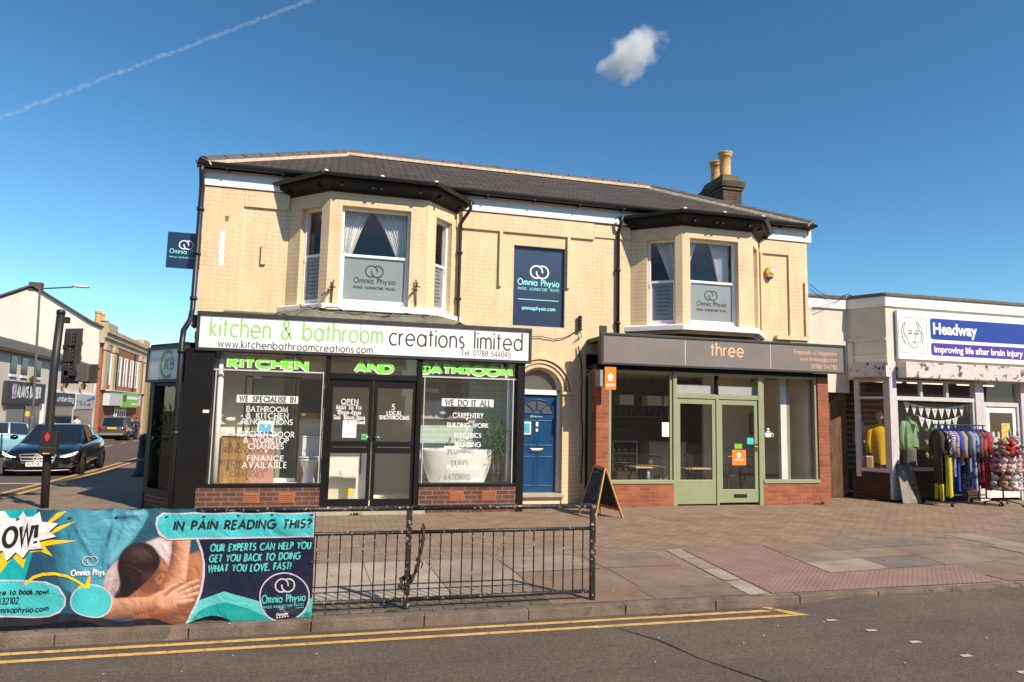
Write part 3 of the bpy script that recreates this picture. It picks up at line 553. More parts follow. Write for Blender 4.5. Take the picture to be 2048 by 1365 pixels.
# eaves
mb = MB(); mb.box(BX0-.03, BX1+.03, YW-.075, YW-.003, 5.66, 5.80); mb.box(BX0-.03, BX1+.03, YW-.045, YW-.002, 5.8005, 5.965); mb.box(BX0-.1, BX0-.031, YW-.075, YW+5, 5.66, 5.96); mb.box(BX1+.031, BX1+.1, YW-.075, YW+5, 5.66, 5.96); mb.build("fascia_board", white_p, bld, bevel=.004)
mb = MB()
def halfpipe(mb, a, b, r=.06, n=8):
    a, b = Vector(a), Vector(b); t = (b-a).normalized(); s_ = t.cross(Vector((0, 0, 1))).normalized(); vs = []
    for e in (a, b):
        for k in range(n+1): an = PI+PI*k/n; vs.append(e+s_*(r*math.cos(an))+Vector((0, 0, r*1.1*math.sin(an))))
        for k in range(n, -1, -1): an = PI+PI*k/n; vs.append(e+s_*((r-.008)*math.cos(an))+Vector((0, 0, (r*1.1-.008)*math.sin(an))))
    m = 2*n+2; mb.add(vs, [(k, (k+1) % m, m+(k+1) % m, m+k) for k in range(m)]+[tuple(range(m-1, -1, -1)), tuple(range(m, 2*m))])
halfpipe(mb, (ex0-.04, 12.66, 6.025), (ex1+.04, 12.66, 6.025), .075); halfpipe(mb, (ex0-.03, 12.6, 6.025), (ex0-.03, 18, 6.025), .075); halfpipe(mb, (ex1+.03, 18, 6.025), (ex1+.03, 12.6, 6.025), .075)
for k in range(13): x = ex0+.4+k*.95; mb.box(x, x+.025, 12.62, YW-.05, 5.925, 5.95)
mb.build("gutter", black_m, bld, smooth=False)
def downpipe(pts, r=.036, brackets=()):
    mb = MB(); mb.tube(pts, r, 10)
    for z in brackets:
        p = None
        for a, b in zip(pts, pts[1:]):
            if min(a[2], b[2]) <= z <= max(a[2], b[2]): p = Vector(a).lerp(Vector(b), (z-a[2])/(b[2]-a[2]) if b[2] != a[2] else 0)
        if p: mb.lathe([(r*1.0, -.03), (r*1.35, -.03), (r*1.35, .03), (r*1.0, .03)], p, 10); mb.box(p.x-.06, p.x+.06, p.y+.0, p.y+.05, p.z-.012, p.z+.012)
    return mb.build("downpipe", black_m, bld, smooth=True)
downpipe([(-2.47, 12.66, 5.98), (-2.47, 12.66, 5.85), (-2.47, 12.76, 5.65), (-2.47, 12.78, 5.4), (-2.48, 12.78, 3.4), (-2.47, 12.6, 3.2), (-2.44, 12.0, 2.95), (-2.43, 11.9, 2.75), (-2.43, 11.9, 0)], .045, (5.2, 4.4, 3.6, 2.6, 1.3))
# ------------------------------------------------------------------ bay windows
def sash_window(par, p, u, s0, s1, z0, z1, zm, look, logo=None, lines=None, dep=.1):
    f = MB(); w = .045
    f.obox(p, u, s0, s0+w, dep, dep+.1, z0, z1); f.obox(p, u, s1-w, s1, dep, dep+.1, z0, z1); f.obox(p, u, s0+w, s1-w, dep, dep+.1, z1-w, z1); f.obox(p, u, s0+w, s1-w, dep, dep+.1, z0, z0+w*1.6)
    f.obox(p, u, s0+w, s1-w, dep+.015, dep+.065, zm-.025, zm+.025); f.obox(p, u, s0-.03, s1+.03, dep-.04, dep+.05, z0-.045, z0)
    f.obox(p, u, s0+w, s0+w+.025, dep+.02, dep+.06, z0+w*1.6, zm-.025); f.obox(p, u, s1-w-.025, s1-w, dep+.02, dep+.06, z0+w*1.6, zm-.025)
    for a in (s0+w-.015, s1-w-.015): f.obox(p, u, a, a+.03, dep-.012, dep+.02, zm-.11, zm-.025)
    f.build("window_frame", white_p, par, bevel=.004)
    q = lambda a, d, z: (p[0]+u[0]*a-u[1]*d, p[1]+u[1]*a+u[0]*d, z)
    m = MB(); d = dep+.07; m.quad(q(s0+w, d, zm), q(s1-w, d, zm), q(s1-w, d, z1-w), q(s0+w, d, z1-w)); m.build("pane", pane_m, par)
    m = MB(); d = dep+.05; m.quad(q(s0+w, d, z0+w), q(s1-w, d, z0+w), q(s1-w, d, zm), q(s0+w, d, zm)); m.build("frosted_pane", look, par)
    fw_ = face_w(p, u, -d+.004); c = (s0+s1)/2; ww = s1-s0
    if logo:
        m = MB(); h = zm-z0; rings(m, fw_, c, z0+h*.70, ww*.085, ww*.017)
        letters(m, "Omnia Physio", fw_, c-ww*.29, c+ww*.31, z0+h*.45, h*.105, ww*.011); letters(m, "PHYSIO  ACUPUNCTURE  PILATES", fw_, c-ww*.29, c+ww*.31, z0+h*.33, h*.045, ww*.007); m.build("lettering", char_t, par)
    if lines:
        m = MB(); rr = random.Random(int(s0*100)+5)
        for k in range(lines): l = ww*rr.uniform(.18, .32); z = z0+(zm-z0)*(.88-k*.74/lines); ribbon(m, [(c-l, z), (c+l, z)], .012, fw_, 0)
        m.build("lettering", char_t, par)
def curtain(par, p, u, sa, sb_top, sb_bot, z0, z1, dep, fl=9):
    m = MB(); n, k = 40, 16; vs = []
    for j in range(k+1):
        v = j/k; e = sb_top+(sb_bot-sb_top)*(v**.8)
        for i in range(n+1):
            t = i/n; s_ = sa+(e-sa)*t; d = dep+.028*math.sin(t*fl*2*PI+.6*math.sin(3*v))*(.7+.3*v)+.012*math.sin(t*fl*4.7+v*2); vs.append((p[0]+u[0]*s_-u[1]*d, p[1]+u[1]*s_+u[0]*d, z1+(z0-z1)*v))
    m.add(vs, [(j*(n+1)+i, j*(n+1)+i+1, (j+1)*(n+1)+i+1, (j+1)*(n+1)+i) for j in range(k) for i in range(n)]); m.build("curtain", curtain_m, par, smooth=True)
def unit(a, b):
    d = Vector(b)-Vector(a); l = d.length; return (d.x/l, d.y/l), l
def bay(xl, xa, xb, xr, yf, wf, wl, wr, label, rough):
    pts = [(xl, YW-.003), (xa, yf), (xb, yf), (xr, YW-.003)]; z0, z1 = 3.38, 5.60; zo0, zo1, zm = 3.60, 5.34, 4.47
    m = MB(); o = []
    for i, (a, b) in enumerate(zip(pts, pts[1:])):
        u, l = unit(a, b); s0, s1 = (wl, wf, wr)[i]; m.panel(a, u, 0, l, z0, z1, 0, .2, [(s0, s1, zo0-.05, zo1)]); o.append((a, u, s0, s1))
        m.obox(a, u, s0, s1, -.0, .2, zo1+.001, zo1+.002)
    bw = m.build("bay_window", cream, bld); bw['label'] = label
    # hood: black flared cornice with its gutter
    def ringpts(off, z):
        q = []; k = off*math.tan(PI/8) if True else 0
        return [(xl-off*1.05, YW-.004, z), (xa-off*.42, yf-off, z), (xb+off*.42, yf-off, z), (xr+off*1.05, YW-.004, z)]
    m = MB(); prof = [(.0, 5.575), (.045, 5.578), (.05, 5.61), (.23, 5.685), (.25, 5.70), (.25, 5.785), (.12, 5.82), (-.2, 5.9)]; vs = []
    for off, z in prof: vs += ringpts(off, z)
    m.add(vs, [(4*i+k, 4*i+k+1, 4*i+k+5, 4*i+k+4) for i in range(len(prof)-1) for k in range(3)]+[(4*i+3, 4*i, 4*i+4, 4*i+7) for i in range(len(prof)-1)]+[tuple(4*(len(prof)-1)+k for k in range(4))])
    for i in range(3):
        a = Vector(ringpts(.07, 5.615)[i]); b = Vector(ringpts(.07, 5.615)[i+1]); u, l = unit((a.x, a.y), (b.x, b.y))
        for t in ((.15, .85) if i != 1 else (.12, .42, .5, .88)): m.obox((a.x, a.y), u, l*t-.025, l*t+.025, -.15, -.005, 5.62, 5.66)
    m.build("cornice", soffit_m, bw)
    m = MB(); g = ringpts(.31, 5.815)
    for i in range(3): halfpipe(m, g[i], g[i+1], .05)
    m.build("gutter", black_m, bw)
    m = MB()
    for t in ((0, .02), (1, .02), (1, .5), (1, .98)): e = Vector(g[t[0]]).lerp(Vector(g[t[0]+1]), t[1]); m.ell((e.x, e.y+.03, e.z+.02), .045, .045, .03, 8, 5)
    m.build("gutter_bracket", white_w, bw)
    # sill
    m = MB(); lo, hi = (3.44, 3.55)
    sp = lambda off, z: [(xl-off, YW-.005, z), (xa-off*.42, yf-off, z), (xb+off*.42, yf-off, z), (xr+off, YW-.005, z)]
    vs = sp(.13, lo)+sp(.13, hi-.01)+sp(.005, hi+.02)+sp(-.25, hi+.025); m.add(vs, [(k, k+1, k+5, k+4) for k in range(3)]+[(4+k, 5+k, 9+k, 8+k) for k in range(3)]+[(8+k, 9+k, 13+k, 12+k) for k in range(3)]+[(3, 2, 1, 0)]); m.build("sill", white_w if rough else white_p, bw, bevel=.008)
    return bw, o, (zo0, zo1, zm)
bw1, o1, (a0, a1, am) = bay(-.97, -.25, 1.49, 2.13, 12.2, (.215, 1.43), (.30, .80), (.26, .78), "left bay window with a cracked white sill", True)
(p, u, s0, s1) = o1[1]; sash_window(bw1, p, u, s0, s1, a0, a1, am, frost, logo=True)
ww = s1-s0; curtain(bw1, p, u, s0+.03, s0+ww*.42, s0+ww*.15, am, a1, .32); curtain(bw1, p, u, s1-.03, s0+ww*.46, s0+ww*.84, am, a1, .33, 8)
(p, u, s0, s1) = o1[0]; sash_window(bw1, p, u, s0, s1, a0, a1, am, frost_r, lines=9); curtain(bw1, p, u, s1, s0+.13, s1-.05, am-.1, a1, .3, 5)
(p, u, s0, s1) = o1[2]; sash_window(bw1, p, u, s0, s1, a0, a1, am, frost_r, lines=9); curtain(bw1, p, u, s0, s1-.1, s0+.1, am-.1, a1, .3, 5)
bw2, o2, (a0, a1, am) = bay(5.8, 6.62, 8.2, 8.84, 12.2, (.17, 1.27), (.34, .92), (.2, .7), "right bay window with a clean white sill", False)
(p, u, s0, s1) = o2[1]; sash_window(bw2, p, u, s0, s1, a0, a1, am, frost, logo=True); ww = s1-s0
curtain(bw2, p, u, s0+.02, s0+ww*.32, s0+ww*.04, am, a1, .32, 7); curtain(bw2, p, u, s1-.03, s0+ww*.56, s0+ww*.76, am, a1, .33, 7)
(p, u, s0, s1) = o2[0]; sash_window(bw2, p, u, s0, s1, a0, a1, am, frost_r, lines=8); curtain(bw2, p, u, s1, s0+.08, s1-.14, am-.05, a1, .3, 6)
(p, u, s0, s1) = o2[2]; sash_window(bw2, p, u, s0, s1, a0, a1, am, frost_r, lines=8); curtain(bw2, p, u, s0, s1-.1, s0+.1, am-.1, a1, .3, 5)
downpipe([(2.35, 12.6, 5.8), (2.35, 12.62, 5.62), (2.2, 12.8, 5.38), (2.2, 12.82, 5.2), (2.2, 12.82, 3.45), (2.32, 12.8, 3.33), (2.6, 12.78, 3.31)], .034, (4.8, 3.9))
downpipe([(5.52, 12.66, 5.8), (5.5, 12.72, 5.62), (5.5, 12.82, 5.5), (5.5, 12.82, 2.95)], .034, (4.7, 3.6))
# front door
dy = YW+.14
f = MB(); f.box(3.41, 3.47, dy-.06, dy+.06, .2, 2.15); f.box(4.27, 4.33, dy-.06, dy+.06, .2, 2.15); f.box(3.47, 4.27, dy-.055, dy+.055, 2.105, 2.2)
n = 14; vs = []
for i in range(n+1):
    a = R(180*i/n); c, s_ = math.cos(a), math.sin(a); vs += [(cxd+.40*c, dy-.05, 2.2+.40*s_), (cxd+.46*c, dy-.05, 2.2+.46*s_), (cxd+.40*c, dy+.04, 2.2+.40*s_), (cxd+.46*c, dy+.04, 2.2+.46*s_)]
f.add(vs, [x for i in range(n) for k in [4*i] for x in ((k, k+1, k+5, k+4), (k, k+4, k+6, k+2))]); 
blue_p = pm("blue_door_paint", (.008, .060, .165, 1), .3, var=.08, coat=.4)
d = MB(); d.box(3.47, 4.27, dy, dy+.045, .205, 2.105)
def fieldpan(x0, x1, z0, z1):
    d.box(x0, x1, dy-.008, dy+.001, z0, z0+.02); d.box(x0, x1, dy-.008, dy+.001, z1-.02, z1); d.box(x0, x0+.02, dy-.008, dy+.001, z0+.0201, z1-.0201); d.box(x1-.02, x1, dy-.008, dy+.001, z0+.0201, z1-.0201)
fieldpan(3.55, 3.84, .32, .9); fieldpan(3.9, 4.19, .32, .9); fieldpan(3.55, 3.84, 1.1, 1.6); fieldpan(3.9, 4.19, 1.1, 1.6)
door = d.build("front_door", blue_p, bld, bevel=.003); f.build("door_frame", white_p, door, bevel=.003)
m = MB(); m.add([(cxd, dy-.01, 2.2)]+[(cxd+.405*math.cos(R(a)), dy-.01, 2.2+.405*math.sin(R(a))) for a in range(0, 181, 10)], [(0, i, i+1) for i in range(1, 19)])
m.add([(cxd, dy-.006, 1.74)]+[(cxd+.33*math.cos(R(a)), dy-.006, 1.74+.27*math.sin(R(a))) for a in range(0, 181, 12)], [(0, i, i+1) for i in range(1, 16)]); m.build("fanlight", glass("grey_door_glass", (.6, .6, .58, 1), boost=2.2, dust_haze=.12), door)  # pale film in the glass stands in for a grey reflection
m = MB()
for a in (0, 45, 90, 135, 180): m.tube([(cxd+.1*math.cos(R(a)), dy-.012, 1.74+.08*math.sin(R(a))), (cxd+.33*math.cos(R(a)), dy-.012, 1.74+.27*math.sin(R(a)))], .011, 6)
m.tube([(cxd+.33*math.cos(R(a)), dy-.012, 1.74+.27*math.sin(R(a))) for a in range(0, 181, 12)], .014, 6); m.tube([(cxd+.1*math.cos(R(a)), dy-.012, 1.74+.08*math.sin(R(a))) for a in range(0, 181, 20)], .011, 6); m.build("glazing_bars", blue_p, door)
chrome = pm("polished_metal", (.55, .54, .52, 1), .25, metal=1., var=.1)
m = MB(); m.box(3.74, 4.0, dy-.02, dy-.002, .98, 1.05); m.box(3.78, 3.96, dy-.026, dy-.0205, 1.0, 1.03); m.build("letterbox", chrome, door, bevel=.004)
m = MB(); m.tube([(3.53, dy-.002, 1.18), (3.53, dy-.04, 1.18), (3.6, dy-.045, 1.18)], .01, 8); m.build("handle", chrome, door, smooth=True)
m = MB(); m.box(3.55, 3.75, dy-.018, dy-.01, 1.32, 1.57); m.build("notice", white_p, door)
m = MB(); m.box(3.575, 3.725, dy-.021, dy-.0185, 1.35, 1.54); m.build("notice_print", pm("sky_blue_print", (.07, .38, .52, 1), .5, var=.4, vs=20.), door)
m = MB(); m.box(3.85, 3.9, dy-.014, dy-.01, 1.48, 1.57); m.box(3.85, 3.895, dy-.014, dy-.01, 1.38, 1.44); m.build("sticker", white_p, door)
m = MB(); fy = face_y(dy-.006); rings(m, fy, 3.76, 1.675, .017, .005); letters(m, "Omnia Physio", fy, 3.8, 3.98, 1.665, .022, .004); m.build("lettering", white_t, door)
m = MB(); m.box(3.35, 4.38, 12.78, 13.1, .13, .2); m.build("doorstep", concrete, bld, bevel=.01)
m = MB(); m.box(3.36, 4.4, 12.86, 13.05, .0, .13); m.build("door_riser", cream_s, bld)
m = MB(); m.box(3.3, 4.5, 13.25, 13.3, 0, 2.9); m.build("hall_wall", inside, bld)
# bare patches on the painted wall
m = MB(); yw = YW-.047
def patch(px0, py0, px1, py1, seed, n=14):
    rr = random.Random(seed); a, z1 = on_y(px0, py0, yw); b, z0 = on_y(px1, py1, yw); L_ = [(a+rr.uniform(-.012, .012), z1+(z0-z1)*i/n) for i in range(n+1)]; R_ = [(b+rr.uniform(-.012, .012), z1+(z0-z1)*i/n) for i in range(n, -1, -1)]
    m.add([(x, yw-.002, z) for x, z in L_+R_], [tuple(range(2*n+2))])
patch(440.5, 462, 446.5, 533, 3); m.build("bare_white_patch", white_w, wall)
m = MB(); patch(450, 432, 457, 443, 5, 4); m.build("rust_patch", pm("rust_stain", (.22, .13, .07, 1), .9, var=.4, vs=20.), wall)
m = MB(); m.box(-1.98, -.98, YW-.09, YW-.046, 3.32, 3.42); m.build("slate_ledge", lead, bld); m = MB(); m.box(2.4, 3.3, YW-.06, YW-.002, 3.30, 3.37); m.build("slate_ledge", lead, bld)
# ------------------------------------------------------------------ kitchen and bathroom shopfront
YK = 11.9; PK = (0, YK)
kit = thing("kitchen_shopfront", "black framed single-storey shopfront with kitchen and bathroom displays and white fascia sign", "shopfront", (.5, 12, 0))
timber_bk = pm("black_shopfront_paint", (.007, .0065, .006, 1), .45, spec=.3, var=.3, vs=5., spots=(45., .74, (.3, .29, .28, 1)))
m = MB(); m.panel(PK, U, -2.07, -.18, -.05, .44, -.024, .25); m.panel(PK, U, 1.45, 3.16, -.05, .44, -.024, .25); m.build("brick_plinth", brick_dark, kit)
m = MB()
for x in (-1.36, -.82, 1.98, 2.55):
    m.box(x, x+.25, YK-.034, YK+.03, .2, .36)
    for k in range(4):
        z = .225+k*.033; m.box(x+.02, x+.23, YK-.044, YK-.034, z, z+.02)
m.build("air_brick", terra, kit)
m = MB()
m.box(-2.36, -1.93, YK-.02, YK+.2, -.05, 2.66); m.box(3.16, 3.3, YK-.02, YK+.2, -.05, 2.66); m.box(3.25, 3.3, YK+.2, YW-.004, -.05, 2.66); m.box(-.18, -.1, YK-.01, YK+.16, .08, 2.66); m.box(1.36, 1.45, YK-.01, YK+.16, .08, 2.66)
m.box(-1.93, -.18, YK-.03, YK+.14, .44, .50); m.box(1.45, 3.16, YK-.03, YK+.14, .44, .50); m.box(-.1, 1.36, YK, YK+.14, 2.24, 2.34); m.box(-1.93, 3.16, YK+.0, YK+.14, 2.62, 2.66)
m.build("frame", timber_bk, kit, bevel=.006)
m = MB(); m.box(-2.3, 3.37, YK-.012, YW-.006, 3.02, 3.2); m.box(-2.2, 3.34, YK-.016, YK+.1, 2.678, 3.019); m.build("flat_roof", timber_bk, kit)
m = MB(); m.add([(-2.25, YK-.02, 3.235), (3.3, YK-.02, 3.235), (3.3, YW-.05, 3.30), (-2.25, YW-.05, 3.30), (-.72, YK-.02, 3.24), (1.92, YK-.02, 3.24), (1.7, 12.14, 3.45), (-.5, 12.14, 3.45), (-1.1, 12.8, 3.45), (2.25, 12.8, 3.45)], [(0, 1, 2, 3), (4, 5, 6, 7), (5, 9, 6), (4, 7, 8)]); m.build("lead_flashing", lead, kit)
m = MB(); m.box(-.32, 1.55, YK-.14, YK+.1, -.05, .075); m.build("step", concrete, kit, bevel=.01)
def glz(m, x0, x1, y, z0, z1): m.quad((x0, y, z0), (x1, y, z0), (x1, y, z1), (x0, y, z1))
for (x0, x1) in ((-1.93, -.18), (1.45, 3.16)):
    m = MB(); glz(m, x0, x1, YK+.06, .5, 2.62); w = m.build("window_pane", shop_glass, kit)
m = MB(); glz(m, -.1, 1.36, YK+.06, 2.34, 2.62); m.build("transom_pane", shop_glass, kit)
alu = pm("pale_aluminium", (.62, .63, .60, 1), .4, metal=.3, var=.06)
m = MB(); m.box(-1.93, -.18, YK+.03, YK+.055, 2.32, 2.345); m.box(1.45, 3.16, YK+.03, YK+.055, 2.32, 2.345); m.box(-1.9, -1.885, YK+.03, YK+.055, .5, 2.32); m.box(-.22, -.205, YK+.03, YK+.055, .5, 2.32); m.box(1.49, 1.505, YK+.03, YK+.055, .5, 2.32); m.box(3.09, 3.105, YK+.03, YK+.055, .5, 2.32); m.build("window_trim", alu, kit)
m = MB(); m.tube([(-1.84, YK+.18, .45), (-1.84, YK+.18, 2.6)], .045, 12); m.tube([(3.06, YK+.2, .45), (3.06, YK+.2, 2.6)], .035, 12); m.build("display_pole", white_p, kit, smooth=True)
for (x0, x1) in ((-.1, .62), (.64, 1.36)):
    m = MB(); a, b, e, f_ = x0+.06, x1-.06, YK+.03, YK+.075
    m.box(x0, x1, e, f_, .1, .24); m.box(x0, x1, e, f_, 1.0, 1.2); m.box(x0, x1, e, f_, 2.11, 2.235); m.box(x0, a, e, f_, .24, 1.0); m.box(b, x1, e, f_, .24, 1.0); m.box(x0, a, e, f_, 1.2, 2.11); m.box(b, x1, e, f_, 1.2, 2.11)
    dr = m.build("door", timber_bk, kit, bevel=.004); g = MB(); glz(g, a, b, e+.02, .24, 1.0); glz(g, a, b, e+.02, 1.2, 2.11); g.build("door_pane", shop_glass, dr)
    h = MB(); hx = x1-.035 if x0 < 0 else x0+.035
    h.tube([(hx, e-.002, 1.27), (hx, e-.05, 1.27), (hx-.1 if x0 < 0 else hx+.1, e-.05, 1.27)], .011, 8); h.build("handle", chrome, dr, smooth=True)
    m = MB(); m.box(a+.02, b-.02, e-.006, e-.001, 1.09, 1.11); m.build("letter_flap", chrome, dr)
# vinyl lettering on the glass
def fit(px0, px1, py0, py1, y): pm_ = (px0+px1)/2; return on_y(px0, (py0+py1)/2, y)[0], on_y(px1, (py0+py1)/2, y)[0], on_y(pm_, py1, y)[1], on_y(pm_, py0, y)[1]
def win_text(lines, mat_, par, y=YK+.052, cap=None, w=.011, serif=True, boldf=None):
    m = MB(); fy = face_y(y)
    for s, px0, px1, py0, py1 in lines:
        a, b, z0, z1 = fit(px0, px1, py0, py1, y); letters(m, s, fy, a, b, z0, (z1-z0), w, serif=serif)
    return m.build("lettering", mat_, par)
def green_grad(name, c0, c1, za, zb):
    m, nt, b = base(name); L = nt.links.new; g = node(nt, "ShaderNodeNewGeometry"); s_ = node(nt, "ShaderNodeSeparateXYZ"); L(g.outputs['Position'], s_.inputs[0])
    mr = node(nt, "ShaderNodeMapRange", **{'From Min': za, 'From Max': zb}); L(s_.outputs[2], mr.inputs[0]); r = node(nt, "ShaderNodeValToRGB"); r.color_ramp.elements[0].color = c0; r.color_ramp.elements[1].color = c1; r.color_ramp.elements[0].position = .38; r.color_ramp.elements[1].position = .56
    L(mr.outputs[0], r.inputs[0]); L(r.outputs[0], b.inputs['Base Color']); b.inputs['Roughness'].default_value = .4; return m
lime_b = pm("lime_green_letters", (.20, .85, .05, 1), .4, var=0)
for s, px0, px1, py0, py1 in (("KITCHEN", 457, 617, 714, 742), ("AND", 710, 788, 723, 748), ("BATHROOM", 844, 1026, 727, 754)):
    y = YK+.05; a, z1 = on_y(px0, py0, y); b, z0 = on_y(px1, py1, y); z0, z1 = z0+.0, z1
    w_ = .048; hh = z1-z0-w_
    m = MB(); letters(m, s, face_y(y+.003), a+w_/2-.008, b-w_/2-.008, z0+w_/2-.010, hh, w_+.024, tight=.22); m.build("letter_outline", white_t, kit)
    m = MB(); letters(m, s, face_y(y), a+w_/2, b-w_/2, z0+w_/2, hh, w_, tight=.22); m.build("lettering", lime_b, kit)
def plate(px0, py0, px1, py1, y, mat_, par, nm="lettering_panel"):
    a, z1 = on_y(px0, py0, y); b, z0 = on_y(px1, py1, y); m = MB(); m.box(a, b, y, y+.003, z0, z1); return m.build(nm, mat_, par)
pv = pm("pale_sign_panel", (.72, .76, .73, 1), .5, var=.03)
plate(474, 790, 596, 808, YK+.054, pv, kit); plate(884, 797, 987, 815, YK+.054, pv, kit)
win_text([("WE SPECIALISE IN", 480, 591, 794, 804), ("WE DO IT ALL", 891, 981, 801, 812)], char_t, kit, w=.016, y=YK+.05)
win_text([("BATHROOM", 494, 575, 814, 824), ("& KITCHEN", 493, 576, 827, 837), ("RENOVATIONS", 485, 585, 839, 849), ("*", 530, 537, 849, 862), ("KITCHEN DOOR", 477, 588, 864, 874), ("& WORKTOP", 488, 577, 876, 886), ("CHANGES", 497, 567, 888, 898), ("*", 530, 537, 899, 911), ("FINANCE", 495, 567, 912, 922), ("AVAILABLE", 485, 573, 925, 936)], white_t, kit, w=.012)
win_text([("CARPENTRY", 906, 966, 827, 836), ("*", 932, 938, 835, 846), ("BUILDING WORK", 895, 976, 847, 855), ("*", 932, 938, 855, 866), ("ELECTRICS", 909, 962, 867, 875), ("*", 932, 938, 874, 884), ("PLUMBING", 910, 961, 885, 894), ("TILING", 916, 950, 907, 916), ("PLASTERING", 895, 958, 931, 940)], white_t, kit, w=.013)
win_text([("OPEN", 683, 716, 799, 808), ("Mon to Fri", 673, 722, 811, 819), ("10am-4pm", 675, 721, 821, 829), ("Sat 10am-2pm", 668, 729, 831, 839), ("Sun Closed", 690, 729, 841, 848), ("5", 784, 792, 809, 820), ("LOCAL", 774, 803, 823, 830), ("SHOWROOMS", 759, 818, 832, 839)], white_t, kit, y=YK+.04, w=.0125)
m = MB(); fy = face_y(YK+.04); a, z = on_y(682, 810, YK+.04); b, _ = on_y(717, 810, YK+.04); ribbon(m, [(a, z), (b, z)], .01, fy, 0); m.build("lettering", white_t, kit)
plate(686, 841, 712, 876, YK+.042, white_p, kit, "paper_notice"); plate(723, 868, 735, 880, YK+.042, pm("green_sticker", (.1, .5, .2, 1), .5, var=.3, vs=30.), kit, "sticker"); plate(406, 820, 418, 826, YK-.025, white_p, kit, "small_label")
# splayed corner with a bamboo window
PS = (-3.08, 12.93); US, LS = unit(PS, (-2.36, 12.0))
m = MB(); m.panel(PS, US, 0, LS, -.2, .28, .02, .22); m.build("brick_plinth", brick_dark, kit)
m = MB(); m.obox(PS, US, 0, .16, -.01, .2, .28, 2.12); m.obox(PS, US, LS-.1, LS, -.01, .2, .28, 2.12); m.obox(PS, US, .16, LS-.1, -.02, .16, .28, .36); m.obox(PS, US, .16, LS-.1, -.0, .16, 2.06, 2.12); m.obox(PS, US, -.05, LS+.02, -.03, .25, 2.7, 2.76); m.obox(PS, US, -.02, LS, .03, .25, 2.12, 2.7); m.box(PS[0], PS[0]+.1, PS[1]+.0, 15, -.3, 2.70); m.build("corner_frame", timber_bk, kit)
m = MB(); m.add([(PS[0]-.03, PS[1]-.03, 2.765), (-2.36, 11.98, 2.765), (-2.36, 15, 2.765), (PS[0]-.03, 15, 2.765)], [(0, 1, 2, 3)]); m.build("corner_roof", soffit_m, kit, sol=.03)
q = lambda s, d, z: (PS[0]+US[0]*s-US[1]*d, PS[1]+US[1]*s+US[0]*d, z)
m = MB(); m.quad(q(.16, .08, .36), q(LS-.1, .08, .36), q(LS-.1, .08, 2.06), q(.16, .08, 2.06)); m.build("corner_pane", glass("corner_window_glass", (.9, .93, .92, 1), boost=2.2), kit)
# show room shell
m = MB(); m.box(-2.3, 3.24, YK+.3, 14.6, .02, .1); m.box(-3.05, -2.301, 13.05, 14.6, .02, .1); m.box(-3.05, 3.24, 14.5, 14.6, .1, 2.9); m.box(3.2, 3.245, YK+.21, 14.5, .1, 2.9); m.box(-2.3, 3.24, YK+.3, 14.6, 2.9, 2.95); m.build("interior_shell", inside, kit)
m = MB(); m.box(-1.92, -.2, YK+.15, 13.2, .1, .46); m.box(1.47, 3.15, YK+.15, 13.2, .1, .46); m.prism([(-3.0, 13.05, .1), (-2.25, 12.2, .1), (-1.96, 12.2, .1), (-1.96, 13.4, .1), (-3.0, 13.4, .1)], (0, 0, 1), .2); m.build("display_bed", pm("pale_stone_floor", (.78, .74, .66, 1), .5, var=.15, vs=3.), kit)
m = MB(); m.box(-1.95, -.9, 12.88, 12.93, .1, 2.85); m.box(-.6, -.2, 12.9, 12.95, .1, 2.85); m.build("display_partition", pm("beige_display_wall", (.86, .76, .60, 1), .7, var=.06), kit)
m = MB(); m.box(-.19, -.12, 12.3, 12.95, .46, 2.6); m.build("display_return", inside, kit)
sage = brick("sage_tile", (.50, .60, .54, 1), (.46, .56, .50, 1), (.75, .78, .74, 1), .3, .1, .006, .25, .2, .08)
m = MB(); m.box(1.46, 3.18, 12.78, 12.84, .1, 1.62); m.box(2.3, 3.18, 12.76, 12.785, 1.6, 2.6); m.box(1.46, 2.3, 12.86, 12.9, 1.62, 2.9); m.build("tiled_partition", sage, kit)
# ---- goods on show
wood_m = None
def wood(name, c1, c2, sc=5., axis=(1, 1, .12), rough=.45):
    m, nt, b = base(name); L = nt.links.new; g = node(nt, "ShaderNodeNewGeometry"); mp = node(nt, "ShaderNodeMapping"); mp.inputs['Scale'].default_value = axis; L(g.outputs['Position'], mp.inputs[0])
    n = node(nt, "ShaderNodeTexNoise", Scale=sc, Detail=7., Distortion=1.2); L(mp.outputs[0], n.inputs[0]); r = node(nt, "ShaderNodeValToRGB"); r.color_ramp.elements[0].position = .35; r.color_ramp.elements[1].position = .65; r.color_ramp.elements[0].color = c1; r.color_ramp.elements[1].color = c2; L(n.outputs[0], r.inputs[0]); L(r.outputs[0], b.inputs['Base Color']); b.inputs['Roughness'].default_value = rough; return m
oak = wood("honey_oak", (.28, .14, .05, 1), (.46, .26, .10, 1), 9.)
def board_px(px0, py0, px1, py1, y, th): a, z1 = on_y(px0, py0, y); b, z0 = on_y(px1, py1, y); return a, b, y, y+th, z0, z1
t = thing("display_unit", "kitchen island end with oak panel and pink panel under a white worktop in shop window", "kitchen unit", (-1.3, 12.5, .46))
a, b, y, y2, z0, z1 = board_px(444, 872, 497, 975, 12.45, .5); z0 = .462; m = MB(); m.box(a, b, y, y2, z0, z1); m.build("oak_panel", oak, t); m = MB(); c, _ = on_y(549, 900, y); m.box(b+.002, c, y+.01, y2, z0, z1); m.build("pink_panel", pm("dusty_pink_laminate", (.50, .25, .20, 1), .5, var=.03), t)
m = MB(); m.box(a-.03, c+.03, y-.03, y2+.02, z1, z1+.035); m.build("worktop", white_p, t, bevel=.005)
